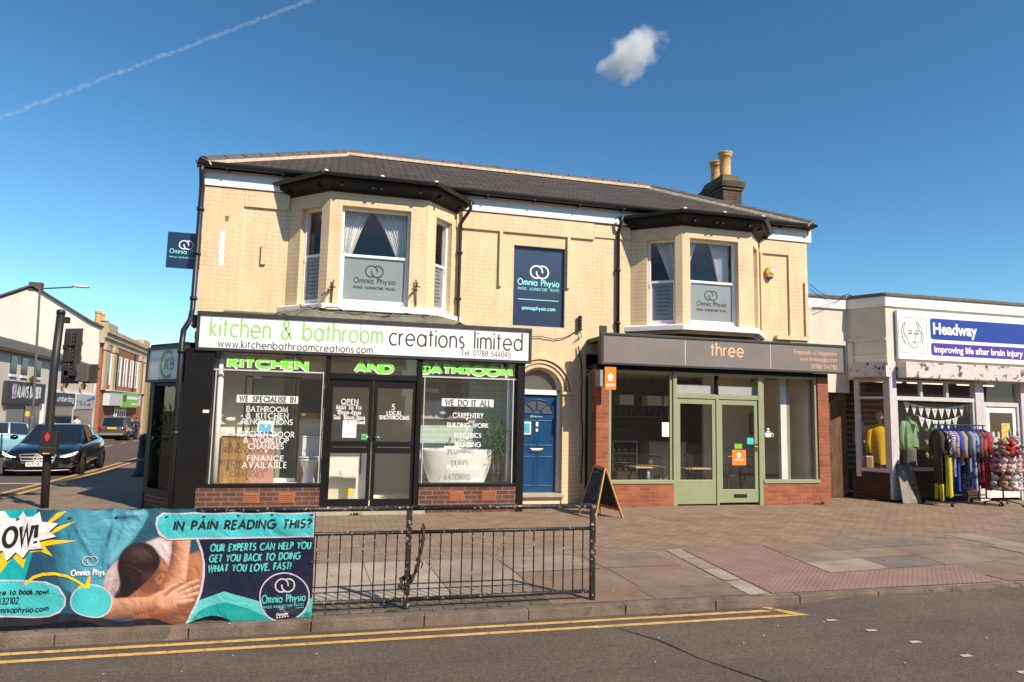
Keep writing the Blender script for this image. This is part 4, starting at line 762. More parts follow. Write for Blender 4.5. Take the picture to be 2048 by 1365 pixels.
t = thing("brochure_stand", "small white and blue brochure stand on the display worktop", "brochure", (-1.15, 12.6, z1+.035)); m = MB(); m.add([(-1.28, 12.56, z1+.036), (-1.02, 12.56, z1+.036), (-1.02, 12.66, z1+.27), (-1.28, 12.66, z1+.27), (-1.28, 12.7, z1+.036), (-1.02, 12.7, z1+.036)], [(0, 1, 2, 3), (0, 3, 4), (1, 5, 2), (4, 3, 2, 5)]); m.build("card", white_p, t); m = MB(); m.quad((-1.25, 12.561, z1+.06), (-1.05, 12.561, z1+.06), (-1.05, 12.627, z1+.21), (-1.25, 12.627, z1+.21)); m.build("print", pm("blue_print", (.1, .4, .6, 1), .5, var=.5, vs=25.), t)
porc = pm("white_porcelain", (.80, .78, .75, 1), .12, var=.02, coat=.5)
tx, tz = on_y(616, 968, 12.5); t = thing("toilet", "white porcelain toilet with cistern beside the shower display", "toilet", (tx, 12.5, .46))
m = MB(); m.lathe([(.13, 0), (.12, .05), (.10, .14), (.13, .28), (.2, .38), (.21, .41), (.17, .42), (.1, .36), (.0001, .3)], (tx, 12.45, .462), 20, .9, 1.25); m.build("bowl", porc, t, smooth=True)
m = MB(); m.lathe([(.20, 0), (.215, .012), (.2, .025), (.0001, .03)], (tx, 12.45, .89), 20, .9, 1.25); m.build("seat", porc, t, smooth=True); m = MB(); m.box(tx-.2, tx+.2, 12.72, 12.88, .86, 1.22); m.box(tx-.215, tx+.215, 12.71, 12.89, 1.2205, 1.25); m.build("cistern", porc, t, bevel=.02)
sx0, sz1 = on_y(492, 760, 12.7); sx1, sz0 = on_y(590, 960, 12.7); t = thing("shower_enclosure", "glass shower enclosure with black corner posts and tray behind the display unit", "shower", (sx0, 12.7, .46))
m = MB(); m.box(sx0, sx1, 12.64, 12.86, .462, .52); m.build("tray", porc, t); m = MB()
for x in (sx0, sx0+.12, sx1-.08, sx1): m.box(x, x+.025, 12.64, 12.665, .52, 2.25)
m.box(sx0, sx1+.025, 12.64, 12.665, 2.25, 2.28); m.build("frame", black_m, t); m = MB(); m.box(sx0+.15, sx1-.1, 12.65, 12.655, .53, 2.24); m.build("screen", glass("shower_screen", (.75, .82, .8, 1), boost=1.5), t)
hx, hz = on_y(515, 752, 12.6); m = MB(); m.tube([(hx, 12.86, hz-.45), (hx, 12.86, hz-.05), (hx, 12.62, hz)], .012, 8); m.lathe([(.0001, -.04), (.075, -.04), (.075, -.02), (.02, .02), (.0001, .02)], (hx, 12.6, hz), 14); m.build("shower_head", white_p, t, smooth=True)
t = thing("wall_cabinet", "tall brown framed black wall cabinet hanging behind the toilet", "cabinet", (-.4, 12.8, 1.7)); a, b, y, y2, z0, z1 = board_px(594, 757, 642, 838, 12.78, .1); m = MB(); m.box(a, b, y, y2, z0, z1); m.build("carcass", oak, t); m = MB(); m.box(a+.09, b-.02, y-.012, y-.001, z0+.1, z1-.02); m.build("door", black_p, t)
bx0, bz1 = on_y(841, 899, 12.3); bx1, _ = on_y(990, 899, 12.3); t = thing("bathtub", "large white freestanding bathtub with slanted ends in right shop window", "bathtub", ((bx0+bx1)/2, 12.36, .46))
m = MB(); cxb = (bx0+bx1)/2; rb = (bx1-bx0)/2; hb = bz1-.46
m.lathe([(rb*.72, 0), (rb*.76, .03), (rb*.9, hb*.5), (rb*.985, hb*.93), (rb, hb), (rb*.965, hb+.012), (rb*.93, hb-.01), (rb*.8, hb*.4), (rb*.6, .12), (.0001, .1)], (cxb, 12.36, .462), 40, 1, .42); m.build("tub", porc, t, smooth=True)
t = thing("framed_poster", "large framed grey kitchen poster leaning on sage tiled ledge above bath", "poster", (2, 13, 1.7)); a, b, y, y2, z0, z1 = board_px(846, 762, 936, 846, 12.72, .03); m = MB(); m.box(a, b, y, y2, z0, z1); m.build("frame", oak, t); m = MB(); m.box(a+.03, b-.03, y-.004, y-.001, z0+.03, z1-.03); m.build("print", pm("grey_kitchen_print", (.17, .16, .15, 1), .5, var=.7, vs=5.), t); m = MB(); m.box(a+.03, a+.42, y-.007, y-.0045, z0+.03, z0+.4); m.box(a+.06, a+.3, y-.007, y-.0045, z0+.55, z0+.62); m.build("caption_panel", pm("pale_grey_print", (.45, .44, .42, 1), .5, var=.1), t)
tap = MB(); tap.tube([(cxb-.1, 12.72, .9), (cxb-.1, 12.72, 1.2), (cxb-.1, 12.62, 1.25), (cxb-.1, 12.58, 1.2)], .014, 8); tap.box(cxb-.2, cxb+.28, 12.68, 12.77, 1.02, 1.1); tag(tap.build("bath_tap", white_p, None), "white tap block standing behind the bathtub rim", "tap")
t = thing("storage_box", "white cardboard box with yellow sticker behind the left shop door", "box", (.2, 12.7, .1)); a, b, y, y2, z0, z1 = board_px(655, 957, 710, 1004, 12.6, .4); z0 = .102; m = MB(); m.box(a, b, y, y2, z0, z1); m.build("carton", pm("cream_card", (.60, .54, .42, 1), .8, var=.05), t); m = MB(); m.box(b-.2, b-.05, y-.004, y-.001, z1-.28, z1-.15); m.build("sticker", pm("yellow_label", (.75, .62, .03, 1), .6, var=.05), t)
t = thing("white_cupboard", "tall white cupboard carcass standing behind the left shop door", "cupboard", (.2, 13.2, .1)); m = MB(); m.box(-.15, .72, 13.2, 13.7, .102, 1.12); m.build("carcass", white_p, t); m = MB(); m.box(.5, .52, 13.17, 13.198, .55, .95); m.build("handle", black_m, t)
# bamboo-like plants in pots
leaf_m = fabric("deep_green_leaf", (.06, .20, .025, 1), .3); cane_m = pm("cane_stem", (.30, .25, .12, 1), .7, var=.2)
def leaves(rr, cs, n, ln, wd, droop=.4):
    m = MB()
    for i in range(n):
        c = Vector(rr.choice(cs))+Vector((rr.gauss(0, .05), rr.gauss(0, .05), rr.gauss(0, .06))); a = rr.uniform(0, 2*PI); e = rr.uniform(-.9, .6); d = Vector((math.cos(a)*math.cos(e), math.sin(a)*math.cos(e), math.sin(e))); s_ = d.cross(Vector((0, 0, 1))).normalized(); l = ln*rr.uniform(.6, 1.2); w = wd*rr.uniform(.7, 1.2); mid = c+d*l*.5; tip = c+d*l-Vector((0, 0, droop*l*.5))
        m.add([c, mid+s_*w, tip, mid-s_*w], [(0, 1, 2, 3)])
    return m
def pot_plant(x, y, z, h, spread, label, seed):
    rr = random.Random(seed); t = thing("pot_plant", label, "plant", (x, y, z)); m = MB(); m.lathe([(.085, 0), (.11, .17), (.115, .19), (.1, .19), (.095, .16), (.0001, .16)], (x, y, z+.002), 16); m.build("pot", black_m, t, smooth=True)
    st = MB(); cs = []
    for k in range(7):
        a = rr.uniform(0, 2*PI); dx, dy = .05*math.cos(a), .05*math.sin(a); tx_, ty_ = spread*.45*rr.uniform(-1, 1), spread*.3*rr.uniform(-1, 1); hh = h*rr.uniform(.75, 1); pts = [(x+dx+tx_*(f**2), y+dy+ty_*(f**2), z+.15+(hh-.15)*f) for f in (0, .33, .66, 1)]; st.tube(pts, .011, 6, r2=.004)
        for f in [.4+.6*i/9 for i in range(10)]: cs.append((x+dx+tx_*f*f+rr.gauss(0, spread*.22), y+dy+ty_*f*f+rr.gauss(0, spread*.18), z+.15+(hh-.15)*f))
    st.build("stems", cane_m, t); leaves(rr, cs, 420, .17, .012).build("leaves", leaf_m, t)
px_, _ = on_y(992, 950, 12.3); pot_plant(px_, 12.28, .462, 1.22, .55, "tall bamboo plant in black pot beside the bathtub", 4)
pot_plant(-2.56, 12.72, .30, 1.45, .42, "bamboo plant in black pot behind the splayed corner window", 9)
# ---- fascia sign of the kitchen shop
sg = thing("shop_sign", "long white fascia sign with kitchen and bathroom lettering in lime green and grey", "sign", (.6, YK-.1, 2.9))
y = YK-.05; m = MB(); m.box(-2.17, 3.35, y, y+.03, 2.675, 3.2); m.build("board", pm("white_sign_face", (.83, .80, .79, 1), .35, var=.02, vs=2., coat=.2), sg)
dk = pm("dark_grey_metal", (.035, .034, .036, 1), .45, var=.3, vs=8., spots=(30., .7, (.2, .19, .18, 1)))
m = MB(); m.box(-2.22, 3.4, y-.03, y+.05, 3.2, 3.262); m.box(-2.22, 3.4, y-.015, y+.05, 2.625, 2.675); m.box(-2.22, -2.17, y-.015, y+.05, 2.6755, 3.1995); m.box(3.35, 3.4, y-.015, y+.05, 2.6755, 3.1995); m.build("frame", dk, sg, bevel=.004)
lime = pm("lime_vinyl", (.26, .62, .10, 1), .5, var=0); fy = face_y(y-.003)
def sign_text(s, px0, px1, pyb, cap, w, mat_, par, y, slope=True):
    a, z = on_y(px0, pyb, y); b, _ = on_y(px1, pyb, y); m = MB(); letters(m, s, face_y(y), a, b, z, cap, w); return m.build("lettering", mat_, par)
ys = y-.003
sign_text("kitchen & bathroom", 421, 765, 672, .315, .026, lime, sg, ys); sign_text("creations limited", 779, 1044, 690, .315, .026, char_t, sg, ys)
sign_text("www.kitchenbathroomcreations.com", 436, 745, 694, .12, .014, char_t, sg, ys); sign_text("Tel. 01788 544045", 923, 1021, 711, .10, .010, char_t, sg, ys)
m = MB(); a, _ = on_y(721, 660, ys); m.box(a, a+.004, ys-.001, ys+.002, 2.676, 3.199); m.build("panel_joint", dk, sg)
kc = thing("hanging_sign", "square white sign with green ring and letters KCB on the splayed shop corner", "sign", (-2.8, 12.5, 2.4))
m = MB(); m.obox(PS, US, .03, LS-.03, -.07, .025, 2.16, 2.66); m.build("board", MATS["white_sign_face"], kc); m = MB(); m.obox(PS, US, -.03, LS+.03, -.09, .028, 2.6605, 2.705); m.obox(PS, US, -.03, LS+.03, -.09, .028, 2.115, 2.1595); m.obox(PS, US, -.03, .03, -.09, .028, 2.16, 2.66); m.obox(PS, US, LS-.03, LS+.03, -.09, .028, 2.16, 2.66); m.build("frame", dk, kc)
fw_ = face_w(PS, US, .074); c_ = LS*.53
m = MB(); ribbon(m, [(c_+.06+.225*math.cos(R(a)), 2.41+.215*math.sin(R(a))) for a in range(50, 311, 8)], .055, fw_, 0); letters(m, "K", fw_, c_-.02, None, 2.32, .19, .028); letters(m, "B", fw_, c_+.17, None, 2.32, .19, .028); m.build("lettering", pm("leaf_green_vinyl", (.20, .50, .06, 1), .5, var=0), kc)
bs = thing("projecting_sign", "navy square sign with white rings and teal lettering projecting past the downpipe", "sign", (-2.75, 12.95, 4.4))
m = MB(); m.box(-3.0, -2.46, 12.95, 12.99, 4.15, 4.79); m.build("board", navy_m, bs); fy = face_y(12.946); m = MB(); rings(m, fy, -2.69, 4.57, .075, .018); m.build("emblem", white_t, bs)
m = MB(); letters(m, "Omnia Physio", fy, -2.95, -2.36, 4.41, .075, .011); letters(m, "PHYSIO ACUPUNCTURE PILATES", fy, -2.95, -2.4, 4.33, .022, .005); m.build("lettering", teal_t, bs)
m = MB(); m.box(-2.47, -2.455, 12.96, 12.98, 4.2, 4.75); m.build("bracket", black_m, bs)
ob = thing("window_sign", "tall navy sign board with rings and web address filling the blocked window", "sign", (3.83, 12.95, 3.45))
m = MB(); m.box(3.305, 4.365, YW+.07, YW+.1, 3.452, 5.055); m.build("board", navy_m, ob); y = YW+.066
def px_text(m, s, px0, px1, py0, py1, y, w): a, b, z0, z1 = fit(px0, px1, py0, py1, y); letters(m, s, face_y(y), a, b, z0, z1-z0, w)
m = MB(); a, z = on_y(1079, 545, y); rings(m, face_y(y), a, z, .125, .03); m.build("emblem", white_t, ob)
m = MB(); px_text(m, "Omnia Physio", 1036, 1118, 560, 572, y, .02); px_text(m, "PHYSIO  ACUPUNCTURE  PILATES", 1036, 1118, 577, 582, y, .007); px_text(m, "omniaphysio.com", 1044, 1110, 614, 621, y, .014); a, z = on_y(1036, 598, y); b, _ = on_y(1117, 598, y); ribbon(m, [(a, z), (b, z)], .015, face_y(y), 0); m.build("lettering", teal_t, ob)
cafe_glass = glass("cafe_window_glass", (.95, .97, .96, 1), boost=1.5, wav=.03, dust_haze=.009)
# ------------------------------------------------------------------ cafe shopfront
YT = 12.3; PT = (0, YT)
caf = thing("cafe_shopfront", "sage green framed cafe shopfront with red brick piers and grey fascia sign", "shopfront", (7.4, 12.4, 0))
sage_p = pm("sage_green_paint", (.275, .305, .175, 1), .45, var=.06, vs=4.)
m = MB(); m.panel(PT, U, 4.84, 5.1, -.05, 2.62, 0, .24); m.panel(PT, U, 5.1005, 6.46, -.05, .43, 0, .24); m.panel(PT, U, 8.46, 9.79, -.05, .43, 0, .24); m.panel(PT, U, 9.7905, 10.05, -.05, 2.62, 0, .24); m.box(9.85, 10.05, YT+.245, YW-.004, -.05, 2.62); m.box(4.84, 5.04, YT+.24, YT+.40, -.05, .2); m.build("brick_piers", brick_red, caf)
m = MB()
for (x0, x1) in ((5.1005, 6.46), (8.46, 9.7895)):
    m.box(x0, x1, YT-.02, YT+.14, .431, .5); m.box(x0, x0+.06, YT+.03, YT+.1, .5, 2.62); m.box(x1-.06, x1, YT+.03, YT+.1, .5, 2.62); m.box(x0+.06, x1-.06, YT+.03, YT+.1, 2.57, 2.62)
m.box(6.4605, 6.54, YT+.0, YT+.12, -.02, 2.62); m.box(8.37, 8.4595, YT, YT+.12, -.02, 2.62); m.box(6.54, 8.37, YT+.01, YT+.11, 2.1, 2.19); m.box(7.41, 7.47, YT+.01, YT+.11, -.02, 2.1); m.box(6.54, 8.37, YT+.01, YT+.11, 2.57, 2.62)
m.box(4.845, 4.9, YT+.4, YW-.01, .2, .27); m.box(4.845, 4.9, YT+.4, YT+.46, .27, 2.5); m.box(4.845, 4.9, YT+.4, YW-.01, 2.5, 2.56)
m.build("window_frame", sage_p, caf, bevel=.005)
m = MB(); m.box(7.425, 7.46, YT+.0, YT+.1, 2.19, 2.57); m.box(4.84, 10.05, YT+.0, YW-.006, 2.621, 2.7); m.box(4.82, 4.93, YT+.5, YW-.005, -.05, .19); m.box(4.83, 4.9, YW-.12, YW-.012, .272, 2.499); m.build("head_frame", timber_bk, caf)
for (x0, x1) in ((5.16, 6.4), (8.52, 9.73)):
    m = MB(); glz(m, x0, x1, YT+.06, .5, 2.57); m.build("window_pane", cafe_glass, caf)
m = MB(); glz(m, 6.54, 7.425, YT+.06, 2.19, 2.57); glz(m, 7.46, 8.37, YT+.06, 2.19, 2.57); m.build("transom_pane", cafe_glass, caf)
m = MB(); m.quad((4.86, YT+.46, .27), (4.86, YW-.12, .27), (4.86, YW-.12, 2.5), (4.86, YT+.46, 2.5)); m.build("side_pane", glass("side_glass", (.80, .86, .72, 1), boost=2.), caf)
for i, (x0, x1, zb, zg) in enumerate(((6.54, 7.41, .03, .5), (7.47, 8.37, .05, .31))):
    m = MB(); e, f_ = YT+.03, YT+.075; a, b = x0+.085, x1-.085
    m.box(x0, x1, e, f_, zb, zg); m.box(x0, x1, e, f_, 1.99, 2.095); m.box(x0, a, e, f_, zg, 1.99); m.box(b, x1, e, f_, zg, 1.99); d = m.build("door", sage_p, caf, bevel=.006)
    g = MB(); glz(g, a, b, e+.025, zg, 1.99); g.build("door_pane", cafe_glass, d)
    if i:
        h = MB(); h.box(7.8, 8.09, e-.012, e-.001, .15, .22); h.build("letterbox", black_m, d, bevel=.003); h = MB(); h.tube([(8.32, e, 1.16), (8.32, e-.05, 1.16), (8.24, e-.055, 1.16)], .012, 8); h.box(8.30, 8.345, e-.008, e-.001, 1.06, 1.22); h.build("handle", pm("brass", (.45, .28, .08, 1), .35, metal=1., var=.2), d, smooth=False)
m = MB(); m.box(6.55, 7.42, YT+.12, YT+.14, 2.2, 2.38); m.box(7.47, 8.36, YT+.12, YT+.14, 2.2, 2.38); m.build("blind", pm("grey_blind", (.42, .42, .42, 1), .7, var=.05), caf)
m = MB(); m.box(4.86, 10.0, YT-.1, YW-.006, 3.16, 3.24); m.box(4.86, 10.28, YT-.17, YT-.001, 2.705, 3.16); m.build("flat_roof", timber_bk, caf)
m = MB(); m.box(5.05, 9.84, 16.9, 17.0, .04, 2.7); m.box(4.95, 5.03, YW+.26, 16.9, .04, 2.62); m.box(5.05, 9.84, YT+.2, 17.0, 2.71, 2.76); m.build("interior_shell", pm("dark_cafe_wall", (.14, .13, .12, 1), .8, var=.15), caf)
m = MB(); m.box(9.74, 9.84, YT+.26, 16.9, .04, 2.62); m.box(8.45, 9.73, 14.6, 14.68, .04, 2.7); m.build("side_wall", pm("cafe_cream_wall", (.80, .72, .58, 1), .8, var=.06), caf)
a, b, y, y2, z0, z1 = board_px(1560, 770, 1576, 957, 12.75, .1); m = MB(); m.box(a, b, y, y2, .04, 2.6); m.build("white_post", white_p, caf); m = MB(); m.box(b+.002, b+.07, y, y2, .04, 2.6); m.build("green_post", sage_p, caf)
m = MB()
for (p0, p1) in (((1502, 826), (1518, 870)), ((1533, 820), (1544, 858))):
    a, z1 = on_y(*p0, 14.5); b, z0 = on_y(*p1, 14.5); m.box(a, b, 14.56, 14.595, z0, z1)
m.build("wall_picture", pm("poster_print", (.35, .22, .08, 1), .5, var=.8, vs=7.), caf)
orange = pm("orange_sticker", (.80, .22, .012, 1), .5, var=.04); ysk = YT+.048
plate(1464, 900, 1492, 931, ysk, orange, caf, "door_sticker"); plate(1469, 888, 1484, 898, ysk, pm("lime_sticker", (.22, .5, .04, 1), .5, var=.1), caf, "door_sticker"); plate(1494, 876, 1507, 889, ysk, pm("teal_sticker", (.05, .55, .47, 1), .5, var=.2, vs=30.), caf, "door_sticker")
plate(1324, 845, 1342, 874, YT+.05, white_p, caf, "paper_notice")
def house_mark(m, px, py, s, y):
    a, z = on_y(px, py, y); fy = face_y(y); flat(m, [(a-s, z), (a, z+s*.9), (a+s, z), (a+s*.62, z-.05*s), (a+s*.5, z-s), (a-s*.5, z-s), (a-s*.62, z-.05*s)], fy)
m = MB(); house_mark(m, 1478, 910, .06, ysk-.004); px_text(m, "JUST EAT", 1469, 1487, 918, 922, ysk-.004, .008); m.build("sticker_print", white_t, caf)
m = MB(); yy = YT+.052; a, z = on_y(1537, 868, yy); fy = face_y(yy); flat(m, [(a-.09, z+.02), (a-.07, z-.07), (a+.05, z-.07), (a+.08, z+.02)], fy); ribbon(m, [(a+.08+.035*math.cos(R(q_)), z-.02+.035*math.sin(R(q_))) for q_ in range(-90, 100, 20)], .014, fy, .001); flat(m, [(a-.05, z+.03), (a-.04, z+.06), (a+.03, z+.06), (a+.04, z+.03)], fy); flat(m, [(a-.03, z+.075), (a-.03, z+.115), (a+.02, z+.115), (a+.02, z+.075)], fy); m.build("teapot_sticker", pm("pale_vinyl", (.62, .72, .72, 1), .5, var=0), caf)
# cafe fascia
cs_ = thing("shop_sign", "dark grey fascia sign in three panels reading three in peach letters", "sign", (7.5, 12.1, 3.0))
y = YT-.2; m = MB()
for x0, x1 in ((4.9, 6.61), (6.63, 8.53), (8.55, 10.29)): m.box(x0, x1, y, y+.025, 2.735, 3.255)
m.build("board", pm("slate_grey_sign", (.185, .16, .148, 1), .55, var=.1, vs=1.5, spots=(3., .7, (.22, .195, .18, 1))), cs_)
m = MB(); m.box(4.85, 10.34, y-.02, y+.05, 3.255, 3.30); m.box(4.85, 10.34, y-.012, y+.05, 2.69, 2.735); m.box(4.85, 4.9, y-.015, y+.05, 2.7355, 3.2545); m.box(10.29, 10.34, y-.015, y+.05, 2.7355, 3.2545); m.box(4.85, 4.99, y+.06, y+.12, 3.1, 3.44); m.build("frame", dk, cs_, bevel=.004)
m = MB(); m.box(6.611, 6.629, y+.004, y+.02, 2.74, 3.25); m.box(8.531, 8.549, y+.004, y+.02, 2.74, 3.25); m.build("joint_strip", alu, cs_)
peach = pm("peach_vinyl", (.88, .50, .30, 1), .5, var=0); yy = y-.003
m = MB(); px_text(m, "three", 1422, 1486, 687, 713, yy, .03); px_text(m, "Emporium of Happiness", 1588, 1673, 702, 710, yy, .009); px_text(m, "www.threerugby.com", 1600, 1673, 715, 723, yy, .009); px_text(m, "01788 544782", 1623, 1673, 730, 738, yy, .009); m.build("lettering", peach, cs_)
js = thing("hanging_sign", "small orange hanging sign with white house mark on left brick pier", "sign", (5.05, 12.1, 2.4))
a, b, _, _, z0, z1 = board_px(1210, 734, 1232, 780, 12.0, .03); m = MB(); m.box(a, b, 12.0, 12.035, z0, z1); m.build("board", orange, js); m = MB(); a2, _ = on_y(1198, 745, 12.1); m.box(a2, a-.004, 12.04, 12.28, z0+.06, z1-.06); m.build("bracket", pm("grey_plastic", (.3, .3, .31, 1), .5, var=.1), js)
m = MB(); house_mark(m, 1221, 754, .075, 11.996); px_text(m, "JUST EAT", 1213, 1230, 768, 773, 11.996, .01); m.build("lettering", white_t, js)
m = MB(); m.box(5.05, 9.84, YT+.25, 17.0, -.03, .04); m.build("cafe_floor", wood("pale_floor_boards", (.46, .34, .22, 1), (.58, .45, .31, 1), 3., (.2, 1, 1), .4), caf); m = MB(); m.box(5.05, 9.73, YT+.2, 17.0, 2.68, 2.705); m.build("cafe_ceiling", inside, caf)
# cafe furniture seen through the glass
dark_w = pm("dark_stained_wood", (.045, .03, .022, 1), .45, var=.2); birch = pm("birch_top", (.50, .33, .17, 1), .4, var=.1)
def cafe_table(px, py, y, w, label):
    x, z = on_y(px, py, y); t = thing("cafe_table", label, "table", (x, y, .04)); m = MB(); m.box(x-w, x+w, y-.3, y+.3, z-.03, z); m.build("tabletop", birch, t, bevel=.006); m = MB(); m.tube([(x, y, .07), (x, y, z-.031)], .035, 10); m.build("column", black_m, t); m = MB(); m.box(x-.25, x+.25, y-.03, y+.03, .042, .07); m.box(x-.03, x+.03, y-.25, y+.25, .0705, .085); m.build("foot", black_m, t)
cafe_table(1288, 932, 12.95, .32, "square birch topped cafe table just behind the left window"); cafe_table(1385, 935, 14.2, .34, "cafe table seen through the fixed left door"); cafe_table(1480, 930, 13.9, .34, "cafe table seen through the right door below the orange sticker")
def chair():
    t = thing("cafe_chair", "dark spindle back cafe chair", "chair"); m = MB(); m.lathe([(.19, 0), (.2, .02), (.19, .04), (.0001, .035)], (0, 0, .43), 16); m.build("seat", dark_w, t, local=True, smooth=True)
    for sx in (-1, 1):
        for sy in (-1, 1): m = MB(); m.tube([(sx*.12, sy*.12, .435), (sx*.18, sy*.18, 0)], .016, 8, r2=.012); m.build("leg", dark_w, t, local=True)
    m = MB()
    for k in range(6): a = -.17+.068*k; m.tube([(a*.85, .16, .46), (a, .21, .86)], .008, 6)
    m.tube([(-.2, .19, .86), (-.1, .22, .87), (.1, .22, .87), (.2, .19, .86)], .02, 8); m.build("backrest", dark_w, t, local=True); return t
ch0 = chair()
for i, (px, y, rz, lb) in enumerate(((1326, 13.1, 1.9, "dark spindle chair at right end of the birch table by the window"), (1392, 13.7, .5, "dark spindle chair seen through the left door"), (1455, 13.4, 3.4, "dark spindle chair behind the orange door sticker"), (1500, 13.5, 2.6, "dark spindle chair seen at right edge of the right door glass"), (1550, 13.3, 4.4, "dark spindle chair behind the right window under the teapot sticker"))):
    c = ch0 if i == 0 else copy_tree(ch0); x, _ = on_y(px, 900, y); c.location = (x, y, .042); c.rotation_euler = (0, 0, rz); c['label'] = lb; c['group'] = "spindle chairs in the cafe"
t = thing("display_fridge", "glass fronted cake display counter inside the cafe on the left", "counter", (5.7, 13.7, .04)); x0, z1 = on_y(1225, 882, 13.6); x1, _ = on_y(1275, 882, 13.6)
m = MB(); m.box(x0, x1, 13.6, 14.1, .042, .55); m.build("base", dark_w, t); m = MB()
for z in (.75, .95, z1): m.box(x0, x1, 13.6, 14.1, z-.015, z)
m.box(x0, x0+.02, 13.6, 14.1, .551, z1-.016); m.box(x1-.02, x1, 13.6, 14.1, .551, z1-.016); m.build("shelves", chrome, t)
m = MB(); rr = random.Random(2)
for z in (.55, .75, .95):
    for k in range(4): m.ell((x0+.1+k*.14, 13.8, z+.045), .05, .06, .04, 10, 6)
m.build("cakes", pm("assorted_cakes", (.40, .24, .12, 1), .7, var=.6, vs=12.), t)
t = thing("service_counter", "pale panelled service counter across the back of the cafe", "counter", (7, 15.2, .04)); x0, z1 = on_y(1280, 885, 14.9); m = MB(); m.box(x0, x0+.9, 14.4, 14.9, .042, z1); m.box(x0+1.2, 9.0, 15.3, 15.8, .042, 1.05); m.build("front_panel", pm("grey_white_panel", (.36, .34, .31, 1), .7, var=.1), t); m = MB(); m.box(x0-.02, x0+.92, 14.38, 14.92, z1+.001, z1+.04); m.box(x0+1.18, 9.02, 15.28, 15.82, 1.051, 1.09); m.build("worktop", oak, t)
t = thing("bottle_shelf", "high wall shelf with bottles at the back of the cafe", "shelf", (7.5, 16.7, 1.7)); m = MB(); m.box(6.4, 9.0, 16.6, 16.88, 1.7, 1.73); m.build("board", birch, t); m = MB()
for k in range(14): m.lathe([(.04, 0), (.04, .18), (.014, .23), (.014, .29), (.0001, .29)], (6.55+k*.17, 16.72, 1.731), 8)
m.build("bottles", pm("bottle_glass", (.22, .2, .16, 1), .2, var=.7, vs=4.), t)
cafe_lamp = pm("white_lampshade", (.60, .58, .54, 1), .6, var=.03)
for i, (px, py, lb) in enumerate(((1248, 800, "white box lampshade at left edge of the cafe window"), (1303, 802, "white box lampshade in the middle of the left cafe window"), (1335, 803, "white box lampshade beside the cafe door frame"))):
    a, z = on_y(px, py, 14.4); t = thing("pendant_lamp", lb, "lamp", (a, 14.4, z), "pendant lamps in the cafe"); m = MB(); m.box(a-.17, a+.17, 14.25, 14.55, z-.11, z+.11); m.build("lamp_shade", cafe_lamp, t); m = MB(); m.tube([(a, 14.4, z+.111), (a, 14.4, 2.7)], .008, 6); m.build("cord", black_m, t)
a, z = on_y(1303, 931, 12.9); t = thing("cup", "white cup standing on the birch table behind the left cafe window", "cup", (a-.02, 12.9, z)); m = MB(); m.lathe([(.03, .003), (.045, .09), (.04, .09), (.025, .01), (.0001, .01)], (a-.02, 12.9, z), 12); m.build("bowl", porc, t, smooth=True)
a, z = on_y(1297, 965, 12.42); t = thing("spray_can", "small pale blue spray can on the cafe window sill", "can", (a, 12.44, .5)); m = MB(); m.lathe([(.03, 0), (.03, .13), (.02, .15), (.0001, .15)], (a, 12.44, .502), 12); m.build("body", pm("pale_blue_tin", (.3, .5, .65, 1), .3, var=.1), t, smooth=True); m = MB(); m.lathe([(.016, 0), (.016, .03), (.0001, .03)], (a, 12.44, .653), 10); m.build("cap", pm("red_cap", (.5, .04, .05, 1), .4, var=0), t)
# ------------------------------------------------------------------ charity shop on the right
YH = 12.5; C1 = (11.36, 13.2); C2 = (11.75, 12.5); UH, LH = unit(C1, C2)
hw = thing("charity_shop", "low flat-roofed charity shop with cream parapet and lilac window frames at right edge", "shop", (13.5, 12.6, 0))
rend = pm("off_white_render", (.62, .565, .47, 1), .75, var=.1, vs=2., bump=.25, bs=35., spots=(7., .72, (.46, .41, .33, 1)))
felt = pm("grey_roof_felt", (.14, .125, .11, 1), .9, var=.35, vs=12., bump=.8, bs=80.)
lilac = pm("lilac_white_paint", (.56, .52, .53, 1), .55, var=.12, vs=5., spots=(20., .72, (.30, .25, .22, 1)))
peel = pm("peeling_white_paint", (.60, .545, .51, 1), .75, var=.1, vs=6., bump=.5, bs=30., spots=(7.5, .575, (.10, .065, .06, 1)))
segs = (((BX1+.02, 13.2), (1, 0), C1[0]-BX1-.02), (C1, UH, LH), (C2, (1, 0), 9.0))
m = MB(); m.panel(segs[0][0], U, 0, segs[0][2], 2.36, 4.28, 0, .2); m.panel(C1, UH, 0, LH, 2.66, 4.28, 0, .2); m.panel(C2, U, 0, 9, 2.66, 4.28, 0, .2)
m.box(BX1+.02, BX1+.3, 13.1, 13.199, 2.6, 4.28)
m.obox(C1, UH, 0, LH, -.04, -.001, 3.52, 3.58); m.obox(C1, UH, 0, LH, -.025, -.001, 3.15, 3.2); m.obox((BX1+.32, 13.2), U, 0, .88, -.03, -.001, 3.4, 3.44); m.obox(C1, UH, 0, .1, -.05, -.001, 2.66, 3.5); m.obox(C2, U, 0, .2, -.012, -.001, 2.66, 4.28)
m.box(20.5, 20.75, YH+.2, 19, -.05, 4.28); m.build("wall", rend, hw)
m = MB()
for (p, u, l) in segs: m.obox(p, u, -.02, l+.02, -.05, .1, 4.281, 4.5)
m.build("fascia_board", white_p, hw)
m = MB()
for (p, u, l) in segs: m.obox(p, u, -.04, l+.03, -.08, .3, 4.501, 4.585)
m.box(BX1+.04, 20.7, 13.3, 19, 4.4, 4.5); m.build("roof_felt", felt, hw, bevel=.02)
m = MB(); m.obox(C1, UH, .12, LH+.07, -.28, -.001, 2.7, 3.02); m.build("canopy_return", peel, hw); m = MB(); m.obox((11.97, YH), U, 0, 9, -.30, -.001, 2.69, 3.03); m.build("canopy_band", peel, hw, bevel=.01)
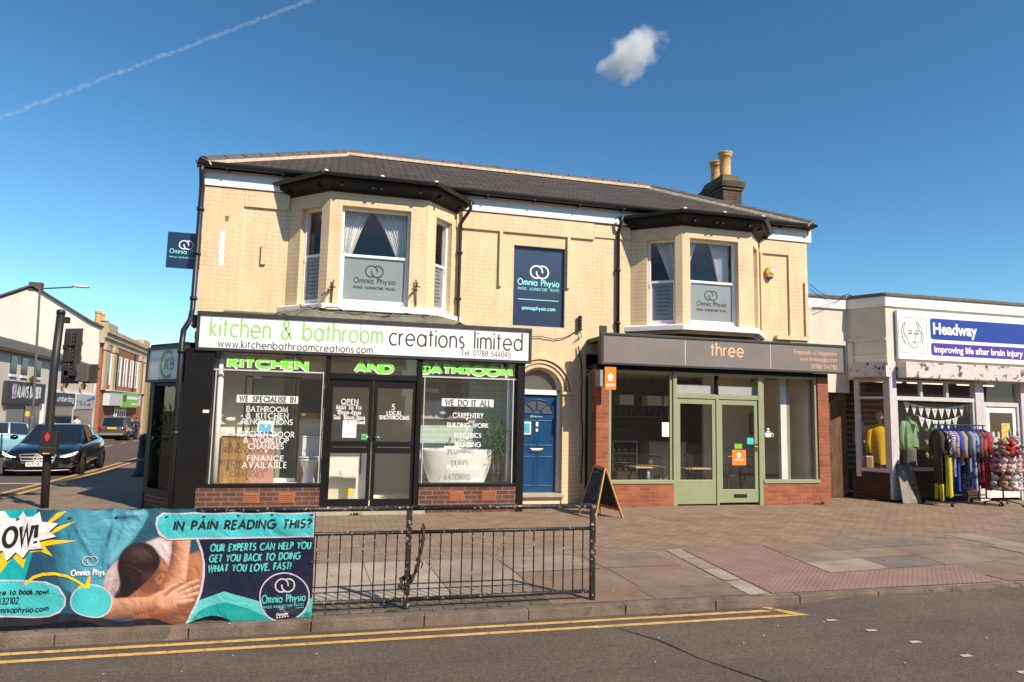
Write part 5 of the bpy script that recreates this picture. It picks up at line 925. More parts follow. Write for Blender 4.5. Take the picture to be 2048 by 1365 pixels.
m = MB(); m.box(11.74, 11.93, YH-.06, YH+.12, .05, 3.04); m.box(14.12, 14.36, YH-.03, YH+.12, .0, 2.69); m.box(15.42, 15.62, YH-.05, YH+.12, 0, 2.69); m.box(17.6, 17.8, YH-.05, YH+.12, 0, 2.69); m.box(19.4, 20.7, YH-.02, YH+.2, 0, 2.69)
m.box(11.9301, 14.1199, YH-.03, YH+.1, .66, .73); m.box(11.9301, 14.1199, YH-.01, YH+.08, 2.2, 2.29); m.box(11.9301, 14.1199, YH, YH+.08, 2.61, 2.69); m.box(11.9301, 12.0, YH, YH+.08, .73, 2.2); m.box(14.06, 14.1199, YH, YH+.08, .73, 2.2)
for x in (12.62, 13.33): m.box(x, x+.07, YH, YH+.08, 2.29, 2.61)
m.box(15.62, 17.6, YH-.03, YH+.1, .66, .73); m.box(15.62, 17.6, YH, YH+.08, 2.2, 2.29); m.box(14.36, 15.42, YH, YH+.09, 2.12, 2.22); m.box(14.36, 14.45, YH, YH+.09, 0, 2.12); m.box(15.34, 15.42, YH, YH+.09, 0, 2.12)
m.obox(C1, UH, .1, .2, -.03, .1, .5, 2.66); m.obox(C1, UH, .2, LH-.02, -.03, .1, .62, .7); m.obox(C1, UH, .2, LH-.02, -.02, .08, 2.22, 2.28); m.obox(C1, UH, .2, LH-.02, -.02, .08, 2.6, 2.66); m.build("window_frame", lilac, hw, bevel=.006)
brick_brn = brick("dark_brown_brick", (.075, .038, .022, 1), (.05, .028, .018, 1), (.085, .06, .042, 1), .225, .075, .009, .85, .6, .35)
m = MB(); m.panel(C1, UH, 0, LH, -.05, .62, .0, .2); m.panel((11.76, YH), U, 0, 2.36, -.05, .66, .01, .2); m.panel((15.62, YH), U, 0, 1.98, -.05, .66, .01, .2); m.build("brick_plinth", brick_brn, hw)
m = MB(); glz(m, 12.0, 14.06, YH+.05, .73, 2.2); glz(m, 11.95, 14.1, YH+.05, 2.29, 2.61); glz(m, 15.62, 17.6, YH+.05, .73, 2.2); glz(m, 14.4, 15.4, YH+.05, 2.22, 2.69); m.build("window_pane", shop_glass, hw)
qh = lambda s, d, z: (C1[0]+UH[0]*s-UH[1]*d, C1[1]+UH[1]*s+UH[0]*d, z)
m = MB(); m.quad(qh(.2, .04, .7), qh(LH, .04, .7), qh(LH, .04, 2.6), qh(.2, .04, 2.6)); m.build("corner_pane", shop_glass, hw)
m = MB(); m.box(14.46, 15.33, YH+.03, YH+.075, .06, .4); m.box(14.46, 15.33, YH+.03, YH+.075, 1.98, 2.11); m.box(14.46, 14.56, YH+.03, YH+.075, .4, 1.98); m.box(15.23, 15.33, YH+.03, YH+.075, .4, 1.98); dh = m.build("door", white_w, hw, bevel=.005); g = MB(); glz(g, 14.56, 15.23, YH+.05, .4, 1.98); g.build("door_pane", shop_glass, dh)
m = MB(); m.box(14.9, 15.15, YH+.04, YH+.047, 1.2, 1.75); m.build("poster", pm("yellow_poster", (.6, .45, .12, 1), .6, var=.6, vs=18.), dh)
m = MB(); m.box(11.5, 20.5, 15.4, 15.5, 0, 2.7); m.box(11.45, 20.5, YH+.21, 15.5, 0, .03); m.box(11.45, 20.5, YH+.21, 15.5, 2.7, 2.75); m.box(11.3, 11.4, 13.45, 15.5, 0, 2.7); m.build("interior_shell", pm("brown_slatted_wall", (.10, .075, .05, 1), .8, var=.2), hw)
m = MB()
for k in range(14): m.box(11.42, 14.2, 15.36, 15.395, .5+k*.15, .56+k*.15)
m.build("wall_slats", pm("pale_slat", (.30, .23, .16, 1), .7, var=.1), hw)
m = MB(); m.box(11.96, 14.1, YH+.22, 13.3, .03, .66); m.build("window_bed", pm("grey_display_bed", (.14, .13, .12, 1), .8, var=.1), hw)
m = MB()
for x in (12.1, 13.4, 14.9): m.box(x, x+1.1, 13.6, 13.66, 2.66, 2.69)
tube_l = pm("ceiling_light", (.8, .8, .75, 1), .5, var=0); tube_l.node_tree.nodes["Principled BSDF"].inputs['Emission Color'].default_value = (1, .85, .6, 1); tube_l.node_tree.nodes["Principled BSDF"].inputs['Emission Strength'].default_value = 1.2
m.build("strip_light", tube_l, hw)
# its sign
hs = thing("shop_sign", "white charity fascia sign with drawn face, blue and purple panels", "sign", (13.8, 12.45, 3.6))
y = YH-.09; m = MB(); m.box(11.99, 20.2, y, YH-.016, 3.115, 4.2); m.build("board", MATS["white_sign_face"], hs)
def rrect(x0, x1, z0, z1, r): return arc(x1-r, z1-r, r, r, 0, 90, 6)+arc(x0+r, z1-r, r, r, 90, 180, 6)+arc(x0+r, z0+r, r, r, 180, 270, 6)+arc(x1-r, z0+r, r, r, 270, 360, 6)
def R2(px0, py0, px1, py1): a, z1 = on_y(px0, py0, y); b, z0 = on_y(px1, py1, y); return a, b, z0, z1
fy = face_y(y-.003)
a, _ = on_y(1860, 650, y); _, zt = on_y(1861, 637, y); _, zb = on_y(1862, 679, y); m = MB(); flat(m, rrect(a, a+5.6, zb, zt, .06), fy); m.build("blue_panel", pm("royal_blue_vinyl", (.008, .045, .30, 1), .45, var=.05), hs)
_, zt2 = on_y(1862, 686, y); _, zb2 = on_y(1862, 711, y); m = MB(); flat(m, rrect(a, a+5.6, zb2, zt2, .06), fy); m.build("purple_panel", pm("purple_vinyl", (.075, .03, .32, 1), .45, var=.05), hs)
m = MB(); x0, z0 = on_y(1866, 670, y); x1, _ = on_y(1954, 675, y); bold(m, "Headway", face_y(y-.007), x0, x1, zb+.13, (zt-zb)*.52, grow=.035); x0, z0 = on_y(1868, 704, y); x1, _ = on_y(2045, 708, y); bold(m, "improving life after brain injury", face_y(y-.007), x0, x1, zb2+.075, (zt2-zb2)*.5, grow=.03); m.build("lettering", white_t, hs)
grey_l = pm("grey_line_vinyl", (.12, .12, .13, 1), .5, var=0); a, b, z0, z1 = R2(1796, 634, 1855, 708); m = MB(); q_ = rrect(a, b, z0, z1, .1); ribbon(m, q_+[q_[0]], .007, fy, 0)
cxm, czm = (a+b)/2, (z0+z1)/2; w = (b-a)
E_ = lambda fx, fz: (cxm+fx*w, czm+fz*w)
def ln(pts, t=.008): ribbon(m, [E_(*p) for p in pts], t*1.5, fy, .0006)
ln([(-.33, .33), (-.40, .12), (-.36, -.12), (-.25, -.28)], .012); ln([(-.28, .35), (-.33, .12), (-.27, -.1)], .009); ln([(-.33, .33), (-.28, .37), (-.22, .33)]); ln([(.13, .38), (.22, .2), (.30, .05), (.28, -.2)], .012); ln([(.2, .37), (.32, .2), (.37, -.05), (.33, -.25)], .009); ln([(.13, .38), (.17, .4), (.24, .33)])
ln([(-.18, .12), (-.1, .15), (-.02, .1)], .012); ln([(-.16, .05), (-.1, .085), (-.04, .05), (-.1, .03), (-.16, .05)], .012); ln([(.08, .12), (.14, .16), (.21, .12)], .012); ln([(.08, .05), (.14, .085), (.2, .05), (.14, .03), (.08, .05)], .012); ln([(.07, .1), (.085, -.08), (.04, -.11)]); ln([(-.02, -.2), (.05, -.18), (.12, -.2), (.05, -.235), (-.02, -.2)], .01); ln([(-.24, .02), (-.17, -.25), (-.02, -.38), (.12, -.35), (.22, -.15)]); m.build("line_drawing", grey_l, hs)
# gate in the gap; its diagonal boards stand in for stripes of light
gate_w = wood("dark_gate_timber", (.07, .035, .018, 1), (.14, .07, .035, 1), 6., (1, 1, .3), .8); gt = thing("timber_gate", "dark brown diagonal boarded gate closing the gap between cafe and charity shop", "gate", (10.7, 13.3, 0))
m = MB()
x0, x1, zt = 10.18, 11.33, 2.34
k = -2.4
while k < 1.3:
    # boards rising to the right, clipped to the gate
    pts = []; w_ = .115
    lo = lambda x, o: (x-x0)*1.0+o
    for o in (k, k+w_*.95):
        xa = max(x0, x0-o); xb = min(x1, x0+zt-o)
        pts.append(((xa, lo(xa, o)), (xb, lo(xb, o))))
    if pts[0][1][0] > pts[0][0][0]+.02 and pts[1][1][0] > pts[1][0][0]+.02:
        (a, b), (c, d) = pts; m.prism([(a[0], 13.3, a[1]+.01), (b[0], 13.3, b[1]+.01), (d[0], 13.3, d[1]+.01), (c[0], 13.3, c[1]+.01)], (0, 1, 0), .025)
    k += w_
m.build("light_stripe_boards", gate_w, gt); m = MB(); m.box(x0, x1, 13.33, 13.36, .01, 2.35); m.build("backing", dark_w, gt)
# ------------------------------------------------------------------ across the side street
RP = (-18.5, 62.0); RU = (-.06, .998); RN = (RU[1], -RU[0])      # row front, running away from us; RN points into the road
def row(px, py): return on_wall(px, py, RP, RU)
def rpt(s, d, z): return (RP[0]+RU[0]*s+RN[0]*d, RP[1]+RU[1]*s+RN[1]*d, z)
class RB(MB):
    def rb(s, s0, s1, d0, d1, z0, z1):
        return s.add([rpt(s0, d0, z0), rpt(s1, d0, z0), rpt(s1, d1, z0), rpt(s0, d1, z0), rpt(s0, d0, z1), rpt(s1, d0, z1), rpt(s1, d1, z1), rpt(s0, d1, z1)], [(0, 3, 2, 1), (4, 5, 6, 7), (0, 1, 5, 4), (1, 2, 6, 5), (2, 3, 7, 6), (3, 0, 4, 7)])
def face_r(d): return lambda a, b, o=0: rpt(a, d+o, b)
far_brick = brick("far_red_brick", (.36, .12, .055, 1), (.28, .09, .045, 1), (.34, .22, .15, 1), .3, .1, .01, .85, .3, .3)
far_white = pm("far_white_render", (.66, .60, .52, 1), .7, var=.08, vs=.8, streak=True); far_stone = pm("far_buff_stone", (.44, .34, .22, 1), .8, var=.25, vs=1.5, streak=True)
far_slate = pm("far_slate", (.085, .075, .07, 1), .8, var=.3, vs=2.); dark_g = pm("dark_street_glass", (.02, .022, .025, 1), .12, var=.4, vs=1.2); grey_sh = pm("grey_shutter", (.20, .20, .20, 1), .6, var=.1)
G0 = -1.1
# tall hall: white gable to us, brick and stone front to the street
hall = thing("brick_hall", "tall hall with plain white gable wall and red brick front with stone pilasters", "building", (-19.5, 70, gz(70)))
sA, sB = 0.0, 17.3; _, zc = row(190, 648)
zc = max(zc, 6.5)
m = RB(); m.rb(sA, sB, -11.9, -.35, G0-.5, zc-.4); ap = rpt(0, -7.5, 0); gp = [rpt(-.05, -12, G0), rpt(-.05, -.3, G0), rpt(-.05, -.3, zc), rpt(-.05, -1.0, zc+.35), rpt(-.05, -5.3, zc+3.0), rpt(-.05, -12, zc-.3)]
m.prism(gp, (RU[0], RU[1], 0), .3); m.build("gable_wall", far_white, hall)
m = RB(); m.add([rpt(-.3, -.1, zc-.0), rpt(-.3, -1, zc+.42), rpt(-.3, -5.3, zc+3.08), rpt(-.3, -12.2, zc-.3), rpt(sB, -.1, zc), rpt(sB, -1, zc+.42), rpt(sB, -5.3, zc+2.0), rpt(sB, -12.2, zc-.3)], [(0, 1, 5, 4), (1, 2, 6, 5), (2, 3, 7, 6)]); m.build("roof", far_slate, hall, sol=.15)
m = RB(); m.rb(-.1, .4, -5.6, -4.7, zc+2.7, zc+3.4); m.rb(sB-3, sB-2.4, -4, -3.2, zc, zc+2.2); m.build("chimney", stack_m, hall)
m = RB(); m.rb(.3, sB, -.34, 0, G0-.5, zc-1.2); m.build("brick_front", far_brick, hall)
m = RB(); m.rb(-.1, sB+.2, -.35, .35, zc-.35, zc); m.rb(-.1, sB+.2, -.35, .2, zc-.75, zc-.36); m.rb(-.1, sB+.2, -.35, .05, zc-1.2, zc-.76); m.rb(-.1, 3.2, -.5, .25, zc+.001, zc+.5); m.rb(sB-3, sB+.1, -.5, .25, zc+.001, zc+.5)
for s in (.15, 3.0, sB-3.6, sB-1.0): m.rb(s, s+.95, .001, .2, 3.0, zc-1.21); m.rb(s-.1, s+1.05, .0, .28, zc-1.75, zc-1.4)
m.rb(sB-.4, sB+.2, -.33, .2, G0, 3); m.build("stone_trim", far_stone, hall)
for k, s in enumerate((1.7, 5.3, 7.7, 10.2, 12.4)):
    m = RB(); m.rb(s, s+.8, .001, .03, 3.6, 6.0); w = m.build("window", dark_g, hall); m = RB(); m.rb(s-.08, s, .001, .06, 3.5, 6.1); m.rb(s+.8, s+1.0, .001, .10, 3.5, 6.1); m.rb(s, s+.8, .001, .06, 6.0, 6.08); m.rb(s, s+.8, .031, .05, 4.75, 4.81); m.build("window_frame", white_p, w)
m = RB()
for s in (4.7, 11.6): m.tube([rpt(s, .1, zc-1.2), rpt(s, .1, 2.9)], .07, 8)
m.build("downpipe", black_m, hall)
m = RB(); m.rb(1.2, 13.5, .001, .5, 1.75, 2.95); m.rb(1.0, 13.7, .001, .6, 2.951, 3.05); m.build("shop_fascia", pm("far_pale_fascia", (.55, .55, .56, 1), .5, var=.05), hall)
m = RB(); m.rb(5.0, 9.4, -.02, .04, G0+.2, 1.6); w = m.build("shop_window", dark_g, hall); m = RB()
for k in range(6): s = 5.0+k*.86; m.rb(s, s+.2, .041, .1, G0, 1.65)
m.rb(5.2, 9.3, .041, .09, 1.3, 1.4); m.build("window_frame", white_p, w)
gs = thing("green_shop_sign", "bright green shop sign with small dark badge on the brick hall", "sign", rpt(8, .5, 2.2)); m = RB(); m.rb(5.2, 11.8, .501, .58, 1.62, 3.0); m.build("board", pm("bright_green_sign", (.22, .46, .05, 1), .5, var=.05), gs); m = RB(); m.rb(5.6, 6.8, .581, .60, 2.15, 2.75); m.build("badge", pm("dark_green_badge", (.01, .08, .07, 1), .5, var=.1), gs); m = RB(); m.rb(7.1, 11.4, .581, .60, 2.35, 2.6); m.rb(9.2, 11.3, .581, .60, 1.85, 2.0); m.build("lettering", white_t, gs)
# low shops
def s_of(px, py=800): return row(px, py)[0]
s0, s1, s2 = s_of(-40), s_of(83), s_of(186)
_, ze = row(100, 706); ze = 5.2
low = thing("white_shop_row", "low white rendered shops with dark slate roof in front of the hall gable", "building", rpt((s0+s2)/2, -4, gz(55)))
m = RB(); m.rb(s0-6, s2, -9, 0, G0, 4.62); m.build("wall", far_white, low)
m = RB(); m.add([rpt(s0-6.2, .35, 4.65), rpt(s2+.0, .35, 4.65), rpt(s2+.0, -3.6, 6.1), rpt(s0-6.2, -3.6, 6.1), rpt(s2, -9.2, 4.6), rpt(s0-6.2, -9.2, 4.6)], [(0, 1, 2, 3), (3, 2, 4, 5)]); m.build("roof", far_slate, low, sol=.12)
m = RB(); m.rb(s0-6.2, s2, .2, .34, 4.5, 4.62); m.build("gutter", gate_w, low)
for s in (s_of(20), s_of(42), s_of(70)):
    m = RB(); m.rb(s-.45, s+.45, .001, .04, 3.35, 4.35); w = m.build("window", dark_g, low); m = RB(); m.rb(s-.5, s+.5, .001, .09, 3.2, 3.34); m.build("window_sill", white_p, w)
m = RB(); m.rb(s1+.1, s2-.1, .001, .14, G0, 2.6); m.build("shop_surround", white_p, low)
sm = s_of(143)
m = RB(); m.rb(s1+.5, sm-.15, .141, .16, G0+.1, 1.6); m.rb(sm+.25, s2-.5, .141, .16, G0+.5, 1.35); m.build("shop_window", dark_g, low)
m = RB(); m.rb(s0, s0+2.2, .001, .05, G0, 1.6); m.rb(s0+3.4, s_of(48), .001, .05, G0, 1.6); m.build("roller_shutter", grey_sh, low); m = RB(); m.rb(s_of(50), s1-.3, .001, .05, G0, 1.6); m.build("barber_window", dark_g, low)
slate_s = pm("charcoal_shop_sign", (.03, .034, .042, 1), .5, var=.1)
sb = thing("barber_sign", "charcoal barber fascia sign with white lettering and barber pole", "sign", rpt(s_of(40), .2, 2.1)); m = RB(); a, b = s_of(2), s_of(80); m.rb(a, b, .06, .25, 1.75, 2.95); m.build("board", slate_s, sb); m = RB(); letters(m, "ALAN'S BARBER", face_r(.256), a+(b-a)*.24, a+(b-a)*.86, 2.1, .6, .12); m.build("lettering", white_t, sb); m = RB(); m.rb(a+.7, a+1.2, .251, .29, 2.0, 2.8); m.build("pole_emblem", pm("red_blue_stripe", (.35, .3, .45, 1), .5, var=.9, vs=5.), sb)
for px in (50, 118, 155):
    l = thing("wall_lamp", {50: "small brass wall lamp above the barber sign", 118: "small brass wall lamp above the dark shop sign", 155: "small brass wall lamp above the white narrow shop"}[px], "lamp", rpt(s_of(px), .2, 3.2), "brass wall lamps on the white shops"); m = RB(); p = rpt(s_of(px), .3, 3.1); m.lathe([(.12, -.25), (.2, .1), (.0001, .3)], p, 10); m.build("lamp_shade", MATS["brass"], l)
sd = thing("dark_shop_sign", "dark shop sign with small white lettering on the white surround", "sign", rpt(s_of(110), .2, 2.1)); m = RB(); a, b = s1+.5, sm-.15; m.rb(a, b, .161, .25, 1.6, 2.5); m.build("board", slate_s, sd); m = RB(); letters(m, "umberdog", face_r(.256), a+(b-a)*.3, a+(b-a)*.95, 1.95, .36, .08); m.build("lettering", white_t, sd)
sv = thing("narrow_shop_sign", "white shop sign with blue stripe and red blot above narrow window", "sign", rpt(s_of(160), .2, 2.1)); m = RB(); a, b = sm+.25, s2-.5; m.rb(a, b, .161, .25, 1.45, 2.5); m.build("board", pm("pale_sign", (.42, .43, .46, 1), .5, var=.05), sv); m = RB(); letters(m, "TRA", face_r(.256), a+.2, a+(b-a)*.5, 1.65, .35, .07); m.build("lettering", slate_s, sv); m = RB(); fr_ = face_r(.257); flat(m, [(a+(b-a)*.5, 2.1), (b, 2.45), (b, 2.2), (a+(b-a)*.62, 2.0)], fr_); m.build("blue_stripe", pm("blue_stripe", (.02, .12, .5, 1), .5, var=0), sv); m = RB(); flat(m, [(a+(b-a)*.55, 1.75), (a+(b-a)*.72, 1.95), (a+(b-a)*.78, 1.7), (a+(b-a)*.62, 1.6)], fr_); m.build("red_mark", pm("red_mark", (.6, .03, .03, 1), .5, var=0), sv)
# yellow brick building past the hall
yb = thing("yellow_brick_building", "yellow brick building just past the hall, half hidden by the corner shop", "building", rpt(24, -3, gz(86))); m = RB(); m.rb(17.6, 40, -9, .3, -2, 5.2); m.build("wall", brick("yellow_stock_brick", (.42, .26, .09, 1), (.36, .21, .075, 1), (.4, .3, .18, 1), .3, .1, .01, .85, .3, .3), yb); m = RB(); m.rb(17.5, 40, -9.2, .6, 5.2, 5.5); m.build("parapet", far_stone, yb)
m = RB()
for k in range(4): m.rb(19+k*4, 20.6+k*4, .301, .34, 0, 2.2)
m.build("window", dark_g, yb)
m = RB()
for s, d in ((14, -4), (15.5, -4)): p = rpt(s, d, zc+1.9); m.lathe([(.28, 0), (.25, .9), (.32, 1.0), (.3, 1.2), (.0001, 1.2)], p, 12)
m.build("chimney_pot", pot_m, hall)
# far pavement
m = MB(); vs = []
for y_ in (30, 34, 42, 52, 64, 80, 110): xw = -18.5-.06*(y_-62); vs += [(xw+2.3, y_, gz(y_)+.02), (xw-30, y_, gz(y_)+.02), (xw+2.3, y_, gz(y_)-.2)]
m.add(vs, [f for i in range(6) for f in ((3*i, 3*i+3, 3*i+4, 3*i+1), (3*i, 3*i+2, 3*i+5, 3*i+3))]); tag(m.build("far_pavement", kerb_m), kind="structure")
# street lamp over there
lx, ly = -10.95, 30.0; x_, zt_ = on_y(80, 578, ly); ls = thing("street_lamp", "slim grey street lamp with one long arm over the side street", "street lamp", (on_y(60, 870, ly)[0], ly, gz(ly)))
xb_ = on_y(62, 860, ly)[0]; m = MB(); m.tube([(xb_, ly, gz(ly)), (xb_, ly, 1.2), (xb_+.02, ly, 1.25), (x_, ly, zt_)], [.09, .09, .05, .035], 10); m.tube([(x_, ly, zt_), (x_+1.1, ly-.1, zt_+.12), (on_y(158, 573, ly)[0], ly-.15, zt_+.17)], .03, 8); m.build("post", pm("grey_steel", (.10, .10, .10, 1), .5, var=.1), ls)
xa = on_y(153, 573, ly)[0]; xe = on_y(181, 573, ly)[0]; m = MB(); m.add([(xa, ly-.28, zt_+.12), (xe, ly-.28, zt_+.13), (xe, ly+.0, zt_+.13), (xa, ly+.0, zt_+.12), (xa, ly-.28, zt_+.24), (xe, ly-.22, zt_+.19), (xe, ly-.04, zt_+.19), (xa, ly, zt_+.24)], [(0, 3, 2, 1), (4, 5, 6, 7), (0, 1, 5, 4), (1, 2, 6, 5), (2, 3, 7, 6), (3, 0, 4, 7)]); m.build("lantern", pm("pale_grey_metal", (.55, .55, .53, 1), .4, var=.05), ls, bevel=.02)
a, z = on_y(58, 828, ly); m = MB(); m.box(a-.07, a+.07, ly-.14, ly-.1, z-.09, z+.09); m.build("yellow_plate", pm("yellow_plate", (.72, .5, .03, 1), .5, var=.05), ls)

# the terrace on our own side of the main road, met only as a reflection in the glass
op = thing("brick_terrace", "red brick terrace on the near side of the main road behind the viewpoint", "building", (6, -15, 0)); m = MB(); m.box(-34, 3.5, -22, -14.2, -.1, 6.4); m.box(5.5, 46, -22, -14.6, -.1, 7.2); m.build("wall", far_brick, op)
m = MB()
for x0, x1, y0, z in ((-34.3, 3.8, -13.9, 6.4), (5.2, 46.3, -14.3, 7.2)): m.add([(x0, y0, z-.1), (x1, y0, z-.1), (x1, -18.2, z+2.3), (x0, -18.2, z+2.3), (x0, -22.3, z-.1), (x1, -22.3, z-.1)], [(0, 1, 2, 3), (3, 2, 5, 4)])
m.build("roof", far_slate, op, sol=.1)
for k in range(9):
    for z in (1.0, 4.2): x = -14+k*4.1+(1.6 if k > 4 else 0); yq = -14.2 if x < 3 else -14.6; m = MB(); m.box(x, x+1.3, yq+.001, yq+.05, z, z+1.6); w = m.build("window", dark_g, op); m = MB(); m.box(x-.1, x+1.4, yq+.002, yq+.1, z-.14, z-.001); m.build("window_sill", white_p, w)
nt_ = thing("near_terrace", "brick terrace continuing on our side of the side street beyond the corner building", "building", (-2, 40, gz(40))); m = MB(); m.box(-4.6, 4, 25, 44, -1.2, 4.4); m.box(-6.6, 2, 44, 66, -1.6, 4.8); m.build("wall", far_brick, nt_); m = MB()
for x0, x1, y0, y1, z in ((-4.8, 4.2, 24.8, 43.9, 4.4), (-6.8, 2.2, 44.1, 66.2, 4.8)): xm = (x0+x1)/2; m.add([(x0, y0, z), (x0, y1, z), (xm, y1, z+2.2), (xm, y0, z+2.2), (x1, y0, z), (x1, y1, z)], [(0, 1, 2, 3), (3, 2, 5, 4)])
m.build("roof", far_slate, nt_, sol=.1)
en_ = thing("end_terrace", "rendered terrace closing the far end of the side street", "building", (-20, 150, gz(150))); m = MB(); m.box(-46, 20, 150, 160, -3, 5.2); m.build("wall", far_white, en_); m = MB(); m.add([(-46.3, 149.6, 5.2), (20.3, 149.6, 5.2), (20.3, 155, 8.2), (-46.3, 155, 8.2), (20.3, 160.4, 5.2), (-46.3, 160.4, 5.2)], [(0, 1, 2, 3), (3, 2, 4, 5)]); m.build("roof", far_slate, en_, sol=.1)
# ------------------------------------------------------------------ guard rail along the kerb
rail_m = pm("chipped_black_paint", (.018, .017, .016, 1), .45, var=.4, vs=9., bump=.35, bs=60., spots=(38., .60, (.34, .32, .30, 1)))
YR = 6.17
def railing(x0, x1, label, n, right=True, left=True):
    t = thing("guard_railing", label, "railing", (x0, YR, 0), "black guard rail panels along the kerb"); zt, zm, zb = .862, .655, .085
    m = MB(); m.tube([(x0, YR, zt), (x1, YR, zt)], .022, 10); m.tube([(x0+.02, YR, zm), (x1-.02, YR, zm)], .017, 8); m.tube([(x0+.02, YR, zb), (x1-.02, YR, zb)], .018, 8); m.build("rails", rail_m, t, smooth=True)
    for x in ([x0] if left else [])+([x1] if right else []): m = MB(); m.box(x-.024, x+.024, YR-.024, YR+.024, -.12, zt+.012); m.build("post", rail_m, t, bevel=.005)
    for k in range(1, n): x = x0+(x1-x0)*k/n; m = MB(); m.tube([(x, YR, zb), (x, YR, zm)], .0065, 6); m.build("bar", rail_m, t)
    return t
railing(.68, 2.40, "right guard rail panel with worn end post and chain lock on its left post", 18, True, False)
railing(-1.16, .68, "middle black guard rail panel half covered by the printed banner", 19, True, True)
railing(-3.0, -1.16, "left black guard rail panel wholly behind the printed banner", 19, False, True)
bl = thing("bike_lock", "dark tangled chain lock hanging round the rail post", "lock", (.7, 6.12, .1)); m = MB(); rr = random.Random(5)
ch_m = pm("rusty_dark_chain", (.035, .02, .015, 1), .6, var=.5, vs=30., spots=(40., .62, (.22, .07, .03, 1)))
pts = [(.80, 6.12, .67), (.79, 6.1, .55), (.77, 6.1, .45), (.76, 6.11, .37), (.72, 6.1, .27), (.66, 6.11, .2), (.62, 6.13, .21), (.63, 6.2, .26), (.70, 6.22, .24), (.73, 6.14, .3)]
cr = []
for a, b in zip(pts, pts[1:]):
    for f in (0, .33, .66): cr.append(Vector(a).lerp(Vector(b), f)+Vector((rr.uniform(-.008, .008),)*3))
m.tube(cr, .014, 8)
for i, p in enumerate(cr[::2]):
    o = Vector((.02, .004, .012)) if i % 2 else Vector((.006, .02, .012)); m.tube([p+o*math.cos(k*PI/4)+Vector((0, 0, .018))*math.sin(k*PI/4) for k in range(9)], .006, 6)
m.build("chain", ch_m, bl, smooth=True); m = MB(); m.tube([(.80, 6.12, .64), (.785, 6.1, .70), (.80, 6.12, .73), (.815, 6.14, .69), (.80, 6.14, .64)], .009, 8); m.tube([(.765, 6.1, .42), (.735, 6.08, .38), (.745, 6.09, .33)], .006, 6); m.tube([(.77, 6.1, .45), (.80, 6.09, .40), (.79, 6.09, .36)], .006, 6); m.build("shackle", ch_m, bl, smooth=True)
# ------------------------------------------------------------------ printed banner, tied to the rail
YB = 6.12
ban = thing("banner", "large wrinkled teal and navy printed banner tied along the railing", "banner", (-1.4, YB, .45))
def bump_(x, z):
    v = max(0., min(1., (.85-z)/.8)); s = 0.
    s += .018*math.sin(x*9.5+z*3.)*v + .012*math.sin(x*17.+2-z*9)*(.3+v)
    for gx in (-.19, -.46, -.72, -1.26, -1.62, -1.95, -2.3):
        d = (x-gx); s -= .016*math.exp(-(d/.05)**2)*math.exp(-((.84-z)/.16)**2)
    s += .03*math.exp(-((x+.36)/.11)**2-((z-.74)/.07)**2) - .025*math.exp(-((x+.62)/.16)**2-((z-.18)/.12)**2) + .02*math.exp(-((x+1.5)/.08)**2-((z-.3)/.2)**2) - .02*math.exp(-((x+1.95)/.1)**2-((z-.16)/.1)**2)
    s = s*.8+.03+.03*v*v
    return s
def drape(x, z):
    zz = z
    if z > .80: zz = z-.007*(z-.80)/.05*abs(math.sin((x+.19)*PI/.29))
    if z < .2: zz = z+(.2-z)*(.18*math.sin(x*6.3+1.)+.10*math.sin(x*13))
    return zz
def ban_place(a, b, o=0): return (a, YB-bump_(a, b)-o, drape(a, b))
def art(poly, mat_, off, px=True, name="print"):
    pts = [on_y(a, b, YB) for a, b in poly] if px else poly
    bm = bmesh.new(); vs = [bm.verts.new((a, 0, b)) for a, b in pts]; bm.faces.new(vs)
    x0, x1 = min(p[0] for p in pts), max(p[0] for p in pts); z0, z1 = min(p[1] for p in pts), max(p[1] for p in pts); st = .022
    for ax, lo, hi in ((0, x0, x1), (2, z0, z1)):
        k = math.floor(lo/st)+1
        while k*st < hi:
            co = [0, 0, 0]; no = [0, 0, 0]; co[ax] = k*st; no[ax] = 1
            bmesh.ops.bisect_plane(bm, geom=bm.verts[:]+bm.edges[:]+bm.faces[:], plane_co=co, plane_no=no, dist=1e-6); k += 1
    bmesh.ops.triangulate(bm, faces=[f for f in bm.faces if len(f.verts) > 4])
    for v in bm.verts: v.co = Vector(ban_place(v.co.x, v.co.z, off*.0008))
    me = bpy.data.meshes.new(name); bm.to_mesh(me); bm.free(); me.materials.append(mat_)
    for p in me.polygons: p.use_smooth = True
    for v in me.vertices: v.co -= ORG[ban.name]
    o = bpy.data.objects.new(name, me); COL.objects.link(o); o.parent = ban; return o
def vinyl(name, c, var=.08, vs=6., rough=.32):
    m = pm("banner_"+name, c, rough, var=var, vs=vs, coat=.35, bump=.55, bs=4.5)
    for n_ in m.node_tree.nodes:                # creases
        if n_.type == 'BUMP': n_.inputs['Distance'].default_value = .05; n_.inputs['Height'].links[0].from_node.inputs['Distortion'].default_value = 1.5
    return m
B_navy = vinyl("navy", (.012, .016, .042, 1)); B_teal = vinyl("teal", (.06, .46, .50, 1), .03); B_bright = vinyl("bright_teal", (.008, .36, .38, 1), .03); B_sh = vinyl("shirt", (.055, .25, .36, 1), .28, 5.); B_shd = vinyl("dark_shirt", (.02, .085, .14, 1), .25); B_shl = vinyl("light_shirt", (.10, .35, .44, 1), .25, 6.)
